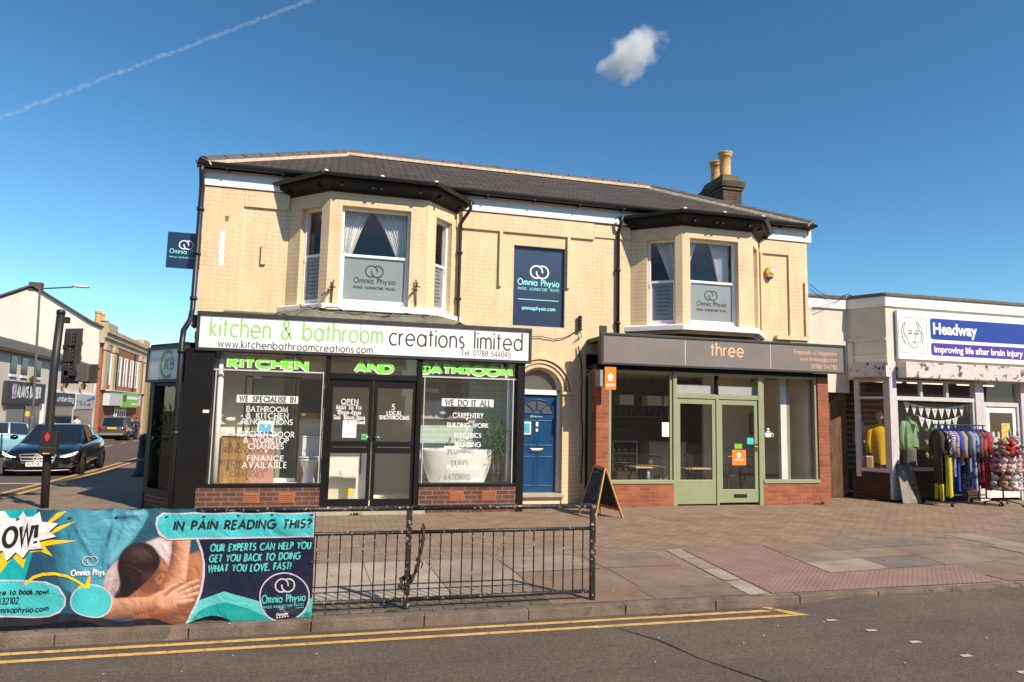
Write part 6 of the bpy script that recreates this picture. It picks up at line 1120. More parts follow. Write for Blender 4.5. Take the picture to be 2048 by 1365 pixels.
B_wh = vinyl("white", (.75, .73, .73, 1), .04); B_rim = vinyl("pale_rim", (.55, .48, .52, 1), .02); B_y = vinyl("yellow", (.80, .52, .01, 1), .03); B_bk = vinyl("black", (.02, .018, .022, 1), .1); B_tow = vinyl("towel", (.55, .42, .42, 1), .2, 8.); B_sk = vinyl("skin", (.40, .165, .085, 1), .18, 9.); B_skl = vinyl("light_skin", (.58, .28, .165, 1), .15, 12.); B_skd = vinyl("dark_skin", (.20, .07, .045, 1), .3, 12.); B_hair = vinyl("hair", (.028, .016, .018, 1), .5, 30.); B_t2 = vinyl("soft_teal", (.10, .47, .46, 1), .05); B_t3 = vinyl("deep_teal", (.012, .29, .28, 1), .05)
def smooth_poly(pts, n=3):
    for _ in range(n):
        q = []
        for a, b in zip(pts, pts[1:]+pts[:1]): q += [(a[0]*.75+b[0]*.25, a[1]*.75+b[1]*.25), (a[0]*.25+b[0]*.75, a[1]*.25+b[1]*.75)]
        pts = q
    return pts
def ell_px(cx, cy, rx, ry, n=40): return [(cx+rx*math.cos(2*PI*k/n), cy+ry*math.sin(2*PI*k/n)) for k in range(n)]
art([(-130, 1013), (632, 1024), (623, 1238), (400, 1243), (200, 1236), (-130, 1240)], B_navy, 0, name="sheet")
arcR = [(393, 1076), (402, 1100), (407, 1125), (407, 1150), (402, 1180), (390, 1215), (375, 1242)]
art([(-130, 1014), (330, 1021), (393, 1076)]+arcR+[(200, 1235), (-130, 1239)], B_shd, 1)
# the photograph printed on the banner: a massage, held as colours on a fine sheet of its own
import numpy as np
NX_, NY_ = 236, 120; gx_ = np.linspace(56, 408, NX_); gy_ = np.linspace(1015.5, 1243, NY_); PX, PY = np.meshgrid(gx_, gy_); CC = np.zeros(PX.shape+(3,))
def lay(col, a): 
    global CC; CC = CC*(1-a[..., None])+np.asarray(col)*a[..., None]
def sst(d, s): t = np.clip(.5-d/(2*s), 0, 1); return t*t*(3-2*t)
def psd(pts):
    pts = [np.array(p, float) for p in pts]; d = np.full(PX.shape, 1e9); ins = np.zeros(PX.shape, bool)
    for a, b in zip(pts, pts[1:]+pts[:1]):
        e = b-a; t = np.clip(((PX-a[0])*e[0]+(PY-a[1])*e[1])/(e@e+1e-9), 0, 1); d = np.minimum(d, np.hypot(PX-a[0]-t*e[0], PY-a[1]-t*e[1]))
        c = ((a[1] > PY) != (b[1] > PY)); xx = (b[0]-a[0])*(PY-a[1])/((b[1]-a[1]) if abs(b[1]-a[1]) > 1e-9 else 1e-9)+a[0]; ins ^= c & (PX < xx)
    return np.where(ins, -d, d)
def blot(pts, col, s=2., k=1.): lay(col, sst(psd(smooth_poly(pts, 2)), s)*k)
def stroke(p, q, w, col, k=.6): a, b = np.array(p, float), np.array(q, float); e = b-a; t = np.clip(((PX-a[0])*e[0]+(PY-a[1])*e[1])/(e@e), 0, 1); d = np.hypot(PX-a[0]-t*e[0], PY-a[1]-t*e[1]); lay(col, np.exp(-(d/w)**2)*k*(1-.5*np.abs(2*t-1)))
def limb(pts, rad, lit, dark, side=1, s=1.5, edge=.35):
    best = np.full(PX.shape, 1e9); sh = np.zeros(PX.shape)
    for (a, b), (r0, r1) in zip(zip(pts, pts[1:]), zip(rad, rad[1:])):
        a, b = np.array(a, float), np.array(b, float); e = b-a; t = np.clip(((PX-a[0])*e[0]+(PY-a[1])*e[1])/(e@e), 0, 1); dx, dy = PX-a[0]-t*e[0], PY-a[1]-t*e[1]; r = r0+(r1-r0)*t; d = np.hypot(dx, dy)
        n = np.array((-e[1], e[0]))/math.hypot(*e); lat = (dx*n[0]+dy*n[1])/r*side; m = d-r < best; best = np.where(m, d-r, best); sh = np.where(m, lat, sh)
    f = np.clip(.55+.62*sh-edge*np.clip(np.abs(sh)-.75, 0, 1)*2, 0, 1); lay(np.asarray(dark)+(np.asarray(lit)-np.asarray(dark))*f[..., None], sst(best, s))
g = np.clip((PX-60)/340, 0, 1)
lay((.018, .075, .125), np.ones(PX.shape)); lay((.03, .13, .19), np.clip(1-np.abs(PX-330)/90, 0, 1)*np.clip(1-(PY-1015)/80, 0, 1)*.6)
# tunic body and sleeve
blot([(100, 1010), (216, 1010), (231, 1050), (217, 1085), (219, 1165), (192, 1190), (128, 1182), (116, 1120), (106, 1075)], (.048, .225, .33), 2.5); lay((.085, .34, .46), sst(psd([(150, 1010), (215, 1010), (228, 1050), (214, 1090), (215, 1160), (176, 1170), (160, 1080)]), 16)*.75); lay((.02, .09, .14), sst(psd([(95, 1010), (122, 1010), (126, 1090), (140, 1190), (110, 1190)]), 12)*.7)
for p, q, w, c, k in (((150, 1050), (186, 1118), 4, (.015, .07, .11), .7), ((158, 1052), (192, 1112), 3, (.14, .44, .56), .6), ((196, 1022), (226, 1052), 5, (.16, .46, .58), .7), ((128, 1030), (150, 1100), 5, (.02, .10, .16), .5), ((205, 1092), (212, 1160), 4, (.02, .11, .17), .6), ((140, 1120), (170, 1160), 5, (.03, .14, .2), .5), ((185, 1140), (205, 1150), 3, (.02, .1, .15), .5), ((170, 1020), (178, 1060), 4, (.11, .38, .5), .5)): stroke(p, q, w, c, k)
blot([(222, 1010), (306, 1012), (290, 1050), (262, 1087), (216, 1140), (213, 1088), (228, 1052)], (.07, .30, .41), 2.); lay((.17, .47, .58), sst(psd([(240, 1050), (292, 1030), (262, 1080), (222, 1125), (226, 1085)]), 12)*.7)
for p, q, w, c, k in (((226, 1048), (216, 1090), 3.5, (.01, .05, .08), .85), ((236, 1036), (270, 1030), 5, (.01, .05, .09), .8), ((270, 1030), (284, 1042), 4, (.015, .06, .1), .7), ((258, 1024), (292, 1022), 4, (.35, .62, .70), .7), ((222, 1120), (258, 1080), 5, (.22, .52, .62), .5), ((248, 1050), (232, 1096), 4, (.03, .15, .22), .5)): stroke(p, q, w, c, k)
# towel
blot([(210, 1145), (250, 1107), (300, 1081), (338, 1068), (354, 1085), (346, 1135), (300, 1170), (240, 1200), (214, 1194)], (.50, .39, .40), 2.5); lay((.68, .60, .60), sst(psd([(255, 1105), (330, 1074), (346, 1090), (336, 1120), (300, 1085)]), 9)*.8); lay((.33, .24, .26), sst(psd([(212, 1160), (245, 1150), (240, 1195), (216, 1195)]), 9)*.7); stroke((318, 1078), (340, 1112), 3, (.36, .28, .29), .6); stroke((230, 1130), (222, 1180), 4, (.62, .52, .52), .5)
# back and shoulder
blot([(220, 1222), (240, 1188), (300, 1150), (350, 1130), (376, 1110), (410, 1096), (412, 1160), (402, 1190), (378, 1246), (330, 1242), (250, 1218)], (.33, .125, .062), 2.); lay((.47, .20, .10), sst(psd([(378, 1115), (410, 1100), (411, 1150), (394, 1170), (384, 1145)]), 9)*.85); lay((.15, .05, .03), sst(psd([(250, 1222), (300, 1232), (372, 1205), (400, 1190), (378, 1250), (300, 1245)]), 10)*.8)
# head
blot([(300, 1110), (320, 1104), (340, 1128), (346, 1146), (338, 1172), (306, 1186), (276, 1178)], (.20, .075, .045), 2.5); lay((.40, .17, .10), sst(psd([(316, 1107), (338, 1126), (343, 1142), (326, 1136), (312, 1124)]), 5)*.85)
blot([(235, 1130), (248, 1096), (276, 1082), (304, 1086), (322, 1108), (325, 1128), (300, 1158), (264, 1190), (240, 1202), (228, 1192), (246, 1168)], (.020, .012, .014), 2.5); lay((.075, .045, .042), np.exp(-(((PX-285)/26)**2+((PY-1106)/15)**2))*.75); lay((.10, .045, .032), np.exp(-(((PX-300)/14)**2+((PY-1150)/13)**2))*.6); lay((.30, .22, .22), np.exp(-(((PX-233)/7)**2+((PY-1178)/9)**2))*.35)
blot([(314, 1152), (328, 1141), (337, 1150), (329, 1168), (317, 1164)], (.36, .15, .09), 1.5); stroke((319, 1158), (328, 1149), 2, (.10, .03, .02), .8)
# hands and forearms
limb([(367, 1050), (363, 1105), (356, 1150), (348, 1172)], [19, 17, 19, 24], (.66, .34, .21), (.27, .10, .055), -1); stroke((350, 1080), (344, 1135), 5, (.15, .055, .035), .6); blot([(330, 1168), (345, 1158), (372, 1156), (384, 1172), (372, 1190), (340, 1192)], (.52, .25, .155), 3.)
for k in range(4): limb([(352-k*6, 1176+k*2), (330-k*8, 1190+k*4)], [5.5, 4], (.58, .29, .18), (.22, .08, .05), -1, 1.)
limb([(214, 1214), (262, 1208), (306, 1204), (330, 1194)], [17, 16, 14.5, 16], (.64, .33, .195), (.24, .09, .05), -1); blot([(318, 1190), (338, 1176), (366, 1174), (378, 1186), (366, 1206), (338, 1214), (318, 1210)], (.60, .31, .20), 3.); lay((.33, .13, .08), np.exp(-(((PX-345)/26)**2+((PY-1212)/6)**2))*.7); lay((.78, .48, .34), np.exp(-(((PX-350)/16)**2+((PY-1184)/6)**2))*.6)
for (a, b, c) in (((362, 1178), (384, 1166), (398, 1160)), ((366, 1186), (388, 1176), (401, 1171)), ((366, 1194), (386, 1188), (398, 1184)), ((360, 1202), (378, 1199), (389, 1197))): limb([a, b, c], [5.6, 5., 3.8], (.72, .42, .29), (.26, .095, .055), -1, 1.); stroke(b, (b[0]+1, b[1]+5), 1.5, (.25, .1, .06), .4)
limb([(334, 1182), (350, 1170), (366, 1164)], [6, 5, 4], (.66, .36, .23), (.24, .09, .05), -1, 1.)
for px, py in ((372, 1178), (376, 1186), (374, 1193)): lay((.35, .15, .1), np.exp(-(((PX-px)/3)**2+((PY-py)/2)**2))*.5)
rn = np.random.RandomState(3); CC *= (1+.05*rn.randn(*PX.shape))[..., None]; CC = np.clip(CC, .002, .9)
arcx = np.interp(gy_, [1000]+[b for a, b in arcR], [arcR[0][0]]+[a for a, b in arcR])
vs_, cs, ids = [], [], -np.ones(PX.shape, int)
for j in range(NY_):
    for i in range(NX_):
        if PX[j, i] <= arcx[j]+2:
            a, b = on_y(PX[j, i], PY[j, i], YB); ids[j, i] = len(vs_); vs_.append(Vector(ban_place(a, b, .0017))-ORG[ban.name]); cs.append(tuple(CC[j, i])+(1.,))
fs_ = [(int(ids[j, i]), int(ids[j, i+1]), int(ids[j+1, i+1]), int(ids[j+1, i])) for j in range(NY_-1) for i in range(NX_-1) if min(ids[j, i], ids[j, i+1], ids[j+1, i+1], ids[j+1, i]) >= 0]
me = bpy.data.meshes.new("photo_print"); me.from_pydata(vs_, [], fs_); at_ = me.color_attributes.new("ink", 'FLOAT_COLOR', 'POINT'); at_.data.foreach_set("color", [c for q in cs for c in q])
for p in me.polygons: p.use_smooth = True
B_ph = vinyl("photo_ink", (.3, .3, .3, 1)); ca_ = node(B_ph.node_tree, "ShaderNodeVertexColor", layer_name="ink"); bb = B_ph.node_tree.nodes["Principled BSDF"]; B_ph.node_tree.links.new(ca_.outputs[0], bb.inputs['Base Color']); me.materials.append(B_ph); o = bpy.data.objects.new("photo_print", me); COL.objects.link(o); o.parent = ban
art(smooth_poly([(-140, 1228), (60, 1222), (140, 1228), (225, 1233), (300, 1229), (345, 1238), (375, 1246), (-140, 1246)], 1), B_bk, 8)
rim = lambda p, w: [(a-w, b) for a, b in p]
art(arcR+[(a+5, b) for a, b in arcR[::-1]], B_rim, 8)
art([(375, 1243), (390, 1212), (402, 1198), (450, 1181), (525, 1199), (600, 1211), (627, 1190), (622, 1239)], B_t2, 8); art([(385, 1242), (400, 1224), (455, 1204), (500, 1210), (560, 1232), (623, 1218), (622, 1240)], B_t3, 9)
pill = [(628, 1026), (626, 1070), (338, 1075), (324, 1066), (317, 1050), (319, 1036), (330, 1026)]
art([(630, 1024), (628, 1073), (336, 1079), (320, 1069), (313, 1050), (315, 1034), (328, 1023)], B_rim, 9); art(smooth_poly(pill[1:]+pill[:1], 0), B_teal, 10)
# comic burst
art([(-130, 1014), (78, 1016), (70, 1100), (52, 1160), (-130, 1158)], B_bright, 3)
W_ = [(-20, 1018), (14, 1018), (24, 1034), (38, 1036), (50, 1020), (57, 1033), (70, 1032), (84, 1020), (88, 1042), (120, 1046), (102, 1062), (116, 1072), (82, 1080), (88, 1096), (62, 1098), (50, 1115), (36, 1103), (18, 1120), (10, 1100), (-12, 1104), (-34, 1118), (-36, 1098), (-66, 1094), (-46, 1078), (-76, 1060), (-42, 1052), (-54, 1032), (-28, 1036)]
def grow_px(pts, k): c = (30, 1065); return [(c[0]+(a-c[0])*k, c[1]+(b-c[1])*k) for a, b in pts]
art([(-84, 1066), (-44, 1086), (-70, 1104), (-38, 1106), (-40, 1132), (-12, 1112), (6, 1104), (5, 1145), (30, 1112), (50, 1135), (58, 1104), (84, 1101), (110, 1111), (92, 1090), (30, 1060)], B_y, 4); art([(80, 1086), (92, 1078), (159, 1080), (92, 1091)], B_y, 4); art([(98, 1062), (112, 1055), (158, 1040), (110, 1066)], B_y, 4); art([(104, 1047), (98, 1044), (118, 1022), (136, 1020)], B_y, 4); art([(14, 1022), (18, 1024), (19, 1046), (10, 1044)], B_y, 4)
art([(a+1.5, b+3) for a, b in W_], B_bk, 5); art(W_, B_wh, 6)
m = MB(); p_ = lambda a, b, o=0: ban_place(a, b, .0115+o)
def ptxt(s, px0, px1, py0, py1, w, mat_, slant=0., py_b2=None):
    a, b, z0, z1 = fit(px0, px1, py0, py1, YB); m = MB(); letters(m, s, p_, a, b, z0, z1-z0, w, slant=slant); return m.build("lettering", mat_, ban)
a, z1 = on_y(15, 1052, YB); b, z0 = on_y(75, 1092, YB); tilt = lambda q, r, o=0: p_(q, r+(q-a)*.12, o); m = MB(); letters(m, "OW!", tilt, a, b, z0+.005, .135, .026); m.build("lettering", B_bk, ban)
art([(-130, 1152), (100, 1160), (124, 1170), (137, 1192), (136, 1210), (124, 1226), (104, 1232), (-130, 1226)], B_rim, 9); art([(-130, 1155), (100, 1163), (121, 1172), (133, 1193), (132, 1209), (121, 1223), (103, 1229), (-130, 1223)], B_teal, 10)
ptxt("here to book now!", -8, 103, 1176, 1186, .008, B_bk); ptxt("432102", 3, 42, 1193, 1205, .007, B_bk); ptxt("omniaphysio.com", -2, 102, 1210, 1220, .007, B_bk)
art(ell_px(187, 1200, 42, 35), B_rim, 9); art(ell_px(187, 1200, 39, 32.5), B_teal, 10)
top = [(53, 1164), (70, 1150), (90, 1143), (115, 1141), (140, 1147), (160, 1158), (176, 1168)]; art(top+[(a+1, b+6) for a, b in top[::-1]], B_y, 11); art([(160, 1170), (176, 1166), (181, 1150), (186, 1151), (184, 1173), (162, 1171)], B_y, 12)
for px, py, pb, sz in ((184, 1120, 1140, 11.5),):
    a, z = on_y(px, py, YB); m = MB(); rings(m, p_, a, z, .034, .006, .001); m.build("emblem", B_rim, ban)
ptxt("Omnia Phys", 148, 213, 1137, 1148, .008, B_wh)
ptxt("IN PAIN READING THIS?", 351, 621, 1040, 1056, .0155, B_bk, .12)
ptxt("OUR EXPERTS CAN HELP YOU", 423, 621, 1085, 1098, .0118, B_t2, .1); ptxt("GET YOU BACK TO DOING", 421, 600, 1106, 1119, .0118, B_t2, .1); ptxt("WHAT YOU LOVE, FAST!", 419, 581, 1126, 1139, .0118, B_t2, .1)
art(ell_px(570, 1189, 50, 46), B_rim, 10); art(ell_px(570, 1189, 47.5, 43.5), B_navy, 11)
a, z = on_y(571, 1168, YB); m = MB(); rings(m, p_, a, z, .05, .011, .001); m.build("emblem", B_rim, ban)
pp = p_; p_ = lambda a, b, o=0: ban_place(a, b, .0125+o)
ptxt("Omnia Physio", 526, 611, 1186, 1199, .009, B_t2); ptxt("PHYSIO ACUPUNCTURE PILATES", 528, 608, 1204, 1208, .003, B_t2); ptxt("Google", 555, 577, 1218, 1223, .004, B_wh); ptxt("*****", 555, 578, 1224, 1230, .004, B_wh)
a, z = on_y(530, 1213, YB); b, _ = on_y(608, 1213, YB); m = MB(); ribbon(m, [(a, z), (b, z)], .004, p_, 0); m.build("rule", B_t2, ban)
m = MB()
for gx in (-.14, -.46, -.72, -.98, -1.26, -1.62, -1.95, -2.3): m.lathe([(.006, -.004), (.012, -.003), (.013, .003), (.006, .004)], Vector(ban_place(gx, .838, .012)), 10)
for pz in (.45,): m.lathe([(.006, -.004), (.012, -.003), (.013, .003), (.006, .004)], Vector(ban_place(-.125, pz, .012)), 10)
m.build("eyelets", chrome, ban)
m = MB()
for gx in (-.14, -.46, -.72, -.98, -1.26, -1.62, -1.95, -2.3): m.tube([Vector(ban_place(gx, .838, .008)), (gx+.003, YR-.028, .87), (gx+.006, YR, .888), (gx+.006, YR+.02, .85)], .0035, 6)
m.tube([Vector(ban_place(-.125, .45, .008)), (-.09, YR-.02, .44)], .0035, 6); m.build("ties", black_m, ban)
# ------------------------------------------------------------------ traffic signal
tb = (-4.62, 13.1); sgn = thing("traffic_signal", "black traffic signal pole with signal heads turned away and lit red man box", "traffic signal", (tb[0], tb[1], 0))
def tpt(px, py, y=tb[1]): x, z = on_y(px, py, y); return (x, y, z)
blk = pm("signal_black", (.02, .02, .02, 1), .5, var=.25, vs=5., bump=.15); m = MB(); m.tube([tpt(89, 1016), tpt(95, 905), tpt(108, 740), tpt(122, 629)], .062, 14); m.lathe([(.066, -.02), (.07, .03), (.05, .06), (.0001, .07)], tpt(122, 627), 12); m.build("pole", blk, sgn, smooth=True)
def rbox(px0, py0, px1, py1, y0, y1): a, z1 = on_y(px0, py0, y0); b, z0 = on_y(px1, py1, y0); return a, b, y0, y1, z0, z1
m = MB(); m.box(*rbox(126, 634, 136, 646, 13.1, 13.2)); m.box(*rbox(128, 742, 152, 752, 13.1, 13.2)); m.box(*rbox(126, 690, 134, 700, 13.1, 13.2)); m.build("mounting_bracket", blk, sgn)
head_m = pm("signal_housing", (.075, .070, .064, 1), .6, var=.2, vs=6.)
a, b, y0, y1, z0, z1 = rbox(126, 656, 158, 768, 13.3, 13.36); m = MB(); m.add([(a, 13.42, z0), (b, 13.24, z0), (b, 13.24, z1), (a, 13.42, z1)], [(0, 1, 2, 3)]); m.build("backing_board", head_m, sgn, sol=.02)
for k in range(3):
    f0, f1 = k/3, (k+1)/3; m = MB(); h = (z1-z0)*.84; zb = z0+(z1-z0)*.08; m.box(a+.10, b-.10, 13.1, 13.3, zb+h*f0+.006, zb+h*f1-.006); hd = m.build("signal_head", blk, sgn, bevel=.02); m = MB(); c = ((a+b)/2, 13.3, zb+h*(f0+f1)/2); m.lathe([(.085, 0), (.09, .0)], c, 4)
    pts = [(c[0]+.09*math.cos(R(q_)), 0, c[2]+.09*math.sin(R(q_))) for q_ in range(-30, 211, 20)]; m = MB(); vs = [(p[0], 13.39, p[2]) for p in pts]+[(p[0]-.02, 13.6, p[2]-.02) for p in pts]; n_ = len(pts); m.add(vs, [(i, i+1, i+1+n_, i+n_) for i in range(n_-1)]); m.build("visor", blk, hd, sol=.005)
    m = MB()
    for zq in (.25, .5, .75): m.box(b-.103, b-.09, 13.15, 13.2, zb+h*(f0+(f1-f0)*zq)-.02, zb+h*(f0+(f1-f0)*zq)+.02)
    m.build("clip", chrome if False else head_m, hd)
a, b, y0, y1, z0, z1 = rbox(152, 727, 191, 767, 13.15, 13.3); m = MB(); m.box(a, b-.12, 13.15, 13.35, z0+.02, z1-.02); m.build("pedestrian_head", head_m, sgn, bevel=.015); m = MB(); m.add([(a+.05, 13.38, z0), (b, 13.2, z0), (b, 13.2, z1), (a+.05, 13.38, z1)], [(0, 1, 2, 3)]); m.build("pedestrian_board", head_m, sgn, sol=.015)
a, b, y0, y1, z0, z1 = rbox(81, 863, 111, 910, 12.9, 13.03); m = MB(); m.box(a, b, y0, y1, z0, z1); pbx = m.build("demand_box", blk, sgn, bevel=.012)
red = bpy.data.materials.new("lit_red_man"); red.use_nodes = True; MATS["lit_red_man"] = red; bb = red.node_tree.nodes["Principled BSDF"]; bb.inputs['Base Color'].default_value = (.5, .01, .01, 1); bb.inputs['Emission Color'].default_value = (1, .012, .015, 1); bb.inputs['Emission Strength'].default_value = 1.1
m = MB(); yy = y0-.004; c, zc_ = on_y(95, 872, yy); fy = face_y(yy); k_ = .62; flat(m, [(c+.024*k_*math.cos(R(q_)), zc_+k_*(.055+.026*math.sin(R(q_)))) for q_ in range(0, 360, 30)], fy); flat(m, [(c+k_*u_, zc_+k_*v_) for u_, v_ in ((-.055, .0), (-.03, .028), (.03, .028), (.055, 0), (.045, -.06), (.03, -.06), (.025, -.12), (-.025, -.12), (-.03, -.06), (-.045, -.06))], fy); m.build("red_man", red, pbx)
m = MB(); c, z = on_y(93, 896, yy); m.box(c-.09, c+.09, y0-.006, y0-.001, z-.012, z+.012); m.build("button_plate", chrome, pbx); m = MB(); c, z = on_y(92, 907, yy); m.box(c-.05, c+.05, y0-.005, y0-.001, z-.012, z+.004); m.build("yellow_label", MATS["yellow_plate"], pbx)
# ------------------------------------------------------------------ vehicles
tyre_m = pm("tyre_rubber", (.015, .015, .015, 1), .85, var=.2); rim_m = pm("alloy_wheel", (.45, .45, .46, 1), .3, metal=.8, var=.1); car_glass = pm("dark_car_glass", (.012, .016, .022, 1), .04, var=.2, vs=1., coat=.6); lamp_w = pm("headlamp_glass", (.75, .76, .72, 1), .1, var=.1, coat=.8); lamp_r = pm("red_lamp", (.45, .008, .008, 1), .15, var=.1, coat=.6)
drl = bpy.data.materials.new("lit_headlamp"); drl.use_nodes = True; MATS["lit_headlamp"] = drl; bb = drl.node_tree.nodes["Principled BSDF"]; bb.inputs['Emission Color'].default_value = (1, .93, .68, 1); bb.inputs['Emission Strength'].default_value = .8
def paint(name, c, rough=.22): return pm(name, c, rough, var=.03, coat=1.)
def wheel(par, x, y, r, w, side):
    t = MB(); n = 24; prof = [(r*.66, -w/2), (r*.93, -w/2), (r, -w/2+.03), (r, w/2-.03), (r*.93, w/2), (r*.66, w/2)]; vs = []
    for a, b in prof: vs += [(x+a*math.cos(2*PI*k/n), y+b, r+a*math.sin(2*PI*k/n)) for k in range(n)]
    t.add(vs, [(i*n+k, i*n+(k+1) % n, (i+1)*n+(k+1) % n, (i+1)*n+k) for i in range(5) for k in range(n)]); wh = t.build("wheel", tyre_m, par, smooth=True, local=True)
    h = MB(); yo = y+side*(w/2-.03); n2 = 20; h.add([(x+r*.68*math.cos(2*PI*k/n2), yo-side*.05, r+r*.68*math.sin(2*PI*k/n2)) for k in range(n2)], [tuple(range(n2))])
    for k in range(10):
        a = 2*PI*k/10; c, s_ = math.cos(a), math.sin(a); d = (-s_*.03, c*.03); h.add([(x+.05*c+d[0]*.8, yo, r+.05*s_+d[1]*.8), (x+.05*c-d[0]*.8, yo, r+.05*s_-d[1]*.8), (x+r*.66*c-d[0], yo-side*.005, r+r*.66*s_-d[1]), (x+r*.66*c+d[0], yo-side*.005, r+r*.66*s_+d[1])], [(0, 1, 2, 3)])
    ring = []
    for rr_, oo in ((r*.70, 0), (r*.63, .004)): ring += [(x+rr_*math.cos(2*PI*k/n2), yo+side*(oo-.0), r+rr_*math.sin(2*PI*k/n2)) for k in range(n2)]
    h.add(ring, [(k, (k+1) % n2, n2+(k+1) % n2, n2+k) for k in range(n2)]); h.lathe([(.0001, 0), (.055, 0), (.0001, .01)], (x, yo, r), 10); h.m = [0]+[1]*(len(h.m)-1); h.build("rim", [black_m, rim_m], wh, local=True)
def car(name, label, st, gh, W_, pmat, r, axle, loc, rz, glass_t=.012, lift=0.):
    # st: stations (x, half width, bottom, shoulder, top); gh: greenhouse (x front base, x front roof, x rear roof, x rear base, roof z, roof half width)
    t = thing(name, label, "car", loc, None, rz); m = MB(); vs = []; K = 11
    for x, hw_, zb, zs_, zt in st:
        sec = [(hw_*.80, zb), (hw_*.97, zb+.08), (hw_, zb+(zs_-zb)*.45), (hw_*.985, zs_), (hw_*.86, zt-.012), (hw_*.4, zt), ]
        full = [(x, -a, b) for a, b in sec]+[(x, a, b) for a, b in sec[::-1]]; vs += full
    K = 12; m.add(vs, [(i*K+k, i*K+(k+1) % K, (i+1)*K+(k+1) % K, (i+1)*K+k) for i in range(len(st)-1) for k in range(K)]+[tuple(range(K-1, -1, -1)), tuple((len(st)-1)*K+k for k in range(K))])
    body = m.build("body", pmat, t, smooth=True, local=True, sub=1)
    fb, fr_, rr_, rb, zr, wr = gh; zt_at = lambda x: next((a[4]+(b[4]-a[4])*(a[0]-x)/(a[0]-b[0]) for a, b in zip(st, st[1:]) if a[0] >= x >= b[0]), st[-1][4]); wb = W_/2*.90
    lv = lambda x, hw_, z: [(x, -hw_, z), (x, hw_, z)]
    base_ = [(fb, zt_at(fb)-.04), ((fb+fr_)/2, None)]
    zf, zq = zt_at(fb)-.05, zt_at(rb)-.05; m = MB(); xm = (fr_+rr_)/2
    P_ = [(fb, wb*.88, zf), (fr_, wr, zr-.035), (xm, wr*1.02, zr), (rr_, wr*.97, zr-.04), (rb, wb*.84, zq)]
    Q = [(fb-.25, wb, zf-.01), (fr_-.2, wb*1.0, zt_at(fr_)-.04), (xm, wb*1.0, zt_at(xm)-.04), (rr_+.1, wb, zt_at(rr_)-.04), (rb+.2, wb*.93, zq)]
    vs = [];
    for (a, w1, z1), (b, w2, z2) in zip(P_, Q): vs += [(b, -w2, z2), (a, -w1, z1), (a, w1, z1), (b, w2, z2)]
    m.add(vs, [(4*i+k, 4*i+k+1, 4*i+k+5, 4*i+k+4) for i in range(4) for k in range(3)]); m.build("cabin", pmat, body, smooth=True, local=True, bevel=.03)
    # glass set just proud of the painted cabin
    def pane_(nm, q, inset=.06):
        c = sum((Vector(p) for p in q), Vector())/4; n_ = (Vector(q[1])-Vector(q[0])).cross(Vector(q[3])-Vector(q[0])).normalized()
        if n_.dot(c-Vector((0, 0, .7))) < 0: n_ = -n_
        g = MB(); g.add([Vector(p)+(c-Vector(p))*inset+n_*glass_t for p in q], [(0, 1, 2, 3)]); g.build(nm, car_glass, t, local=True)
    F = lambda i, k: vs[4*i+k]
    lerp = lambda a, b, f: Vector(a).lerp(Vector(b), f)
    pane_("windscreen", [F(0, 1), F(1, 1), F(1, 2), F(0, 2)], .05); pane_("rear_window", [F(4, 1), F(3, 1), F(3, 2), F(4, 2)], .09)
    for s_ in (0, 3):
        o = 1 if s_ == 0 else 2
        pane_("side_window", [lerp(F(0, s_), F(1, s_), .35), lerp(F(1, o), F(2, o), .0), F(2, o), F(2, s_)], .09); pane_("side_window", [F(2, s_), F(2, o), lerp(F(2, o), F(3, o), .9), lerp(F(3, s_), F(3, s_), 0)], .09)
    for x in axle:
        for s_ in (-1, 1):
            a = MB(); n_ = 20; yy = s_*(W_/2*.985+.006); a.add([(x+(r+.07)*math.cos(2*PI*k/n_), yy, r+(r+.07)*math.sin(2*PI*k/n_)) for k in range(n_)], [tuple(range(n_))]); a.build("wheel_arch", tyre_m, t, local=True); wheel(t, x, s_*(W_/2-.085), r, .22, s_)
    for s_ in (-1, 1): g = MB(); g.ell((fb-.42, s_*(W_/2+.08), zt_at(fb-.4)+.08), .09, .11, .07, 10, 6); g.build("door_mirror", pmat, t, smooth=True, local=True)
    m = MB(); m.box(st[-1][0]+.35, st[0][0]-.3, -W_/2*.8, W_/2*.8, .14, .3); m.build("underbody", tyre_m, t, local=True)
    return t
blackp = paint("black_car_paint", (.006, .007, .009, 1), .15)
my = 24.0; mz = -.255-.08+.0
me_ = car("saloon_car", "glossy black saloon car facing us with lit headlamps and chrome grille", [(2.46, .60, .30, .55, .62), (2.40, .78, .24, .60, .72), (2.2, .88, .21, .66, .82), (1.75, .915, .2, .72, .90), (1.0, .925, .2, .80, .98), (0, .93, .2, .86, 1.0), (-1.2, .93, .2, .87, 1.03), (-1.9, .90, .22, .86, 1.04), (-2.35, .82, .27, .84, 1.0), (-2.46, .70, .35, .7, .8)], (1.25, .35, -.85, -1.95, 1.46, .60), 1.86, blackp, .33, (1.55, -1.42), (-8.16, 24.15, gz(24.1)-.08), R(-83))
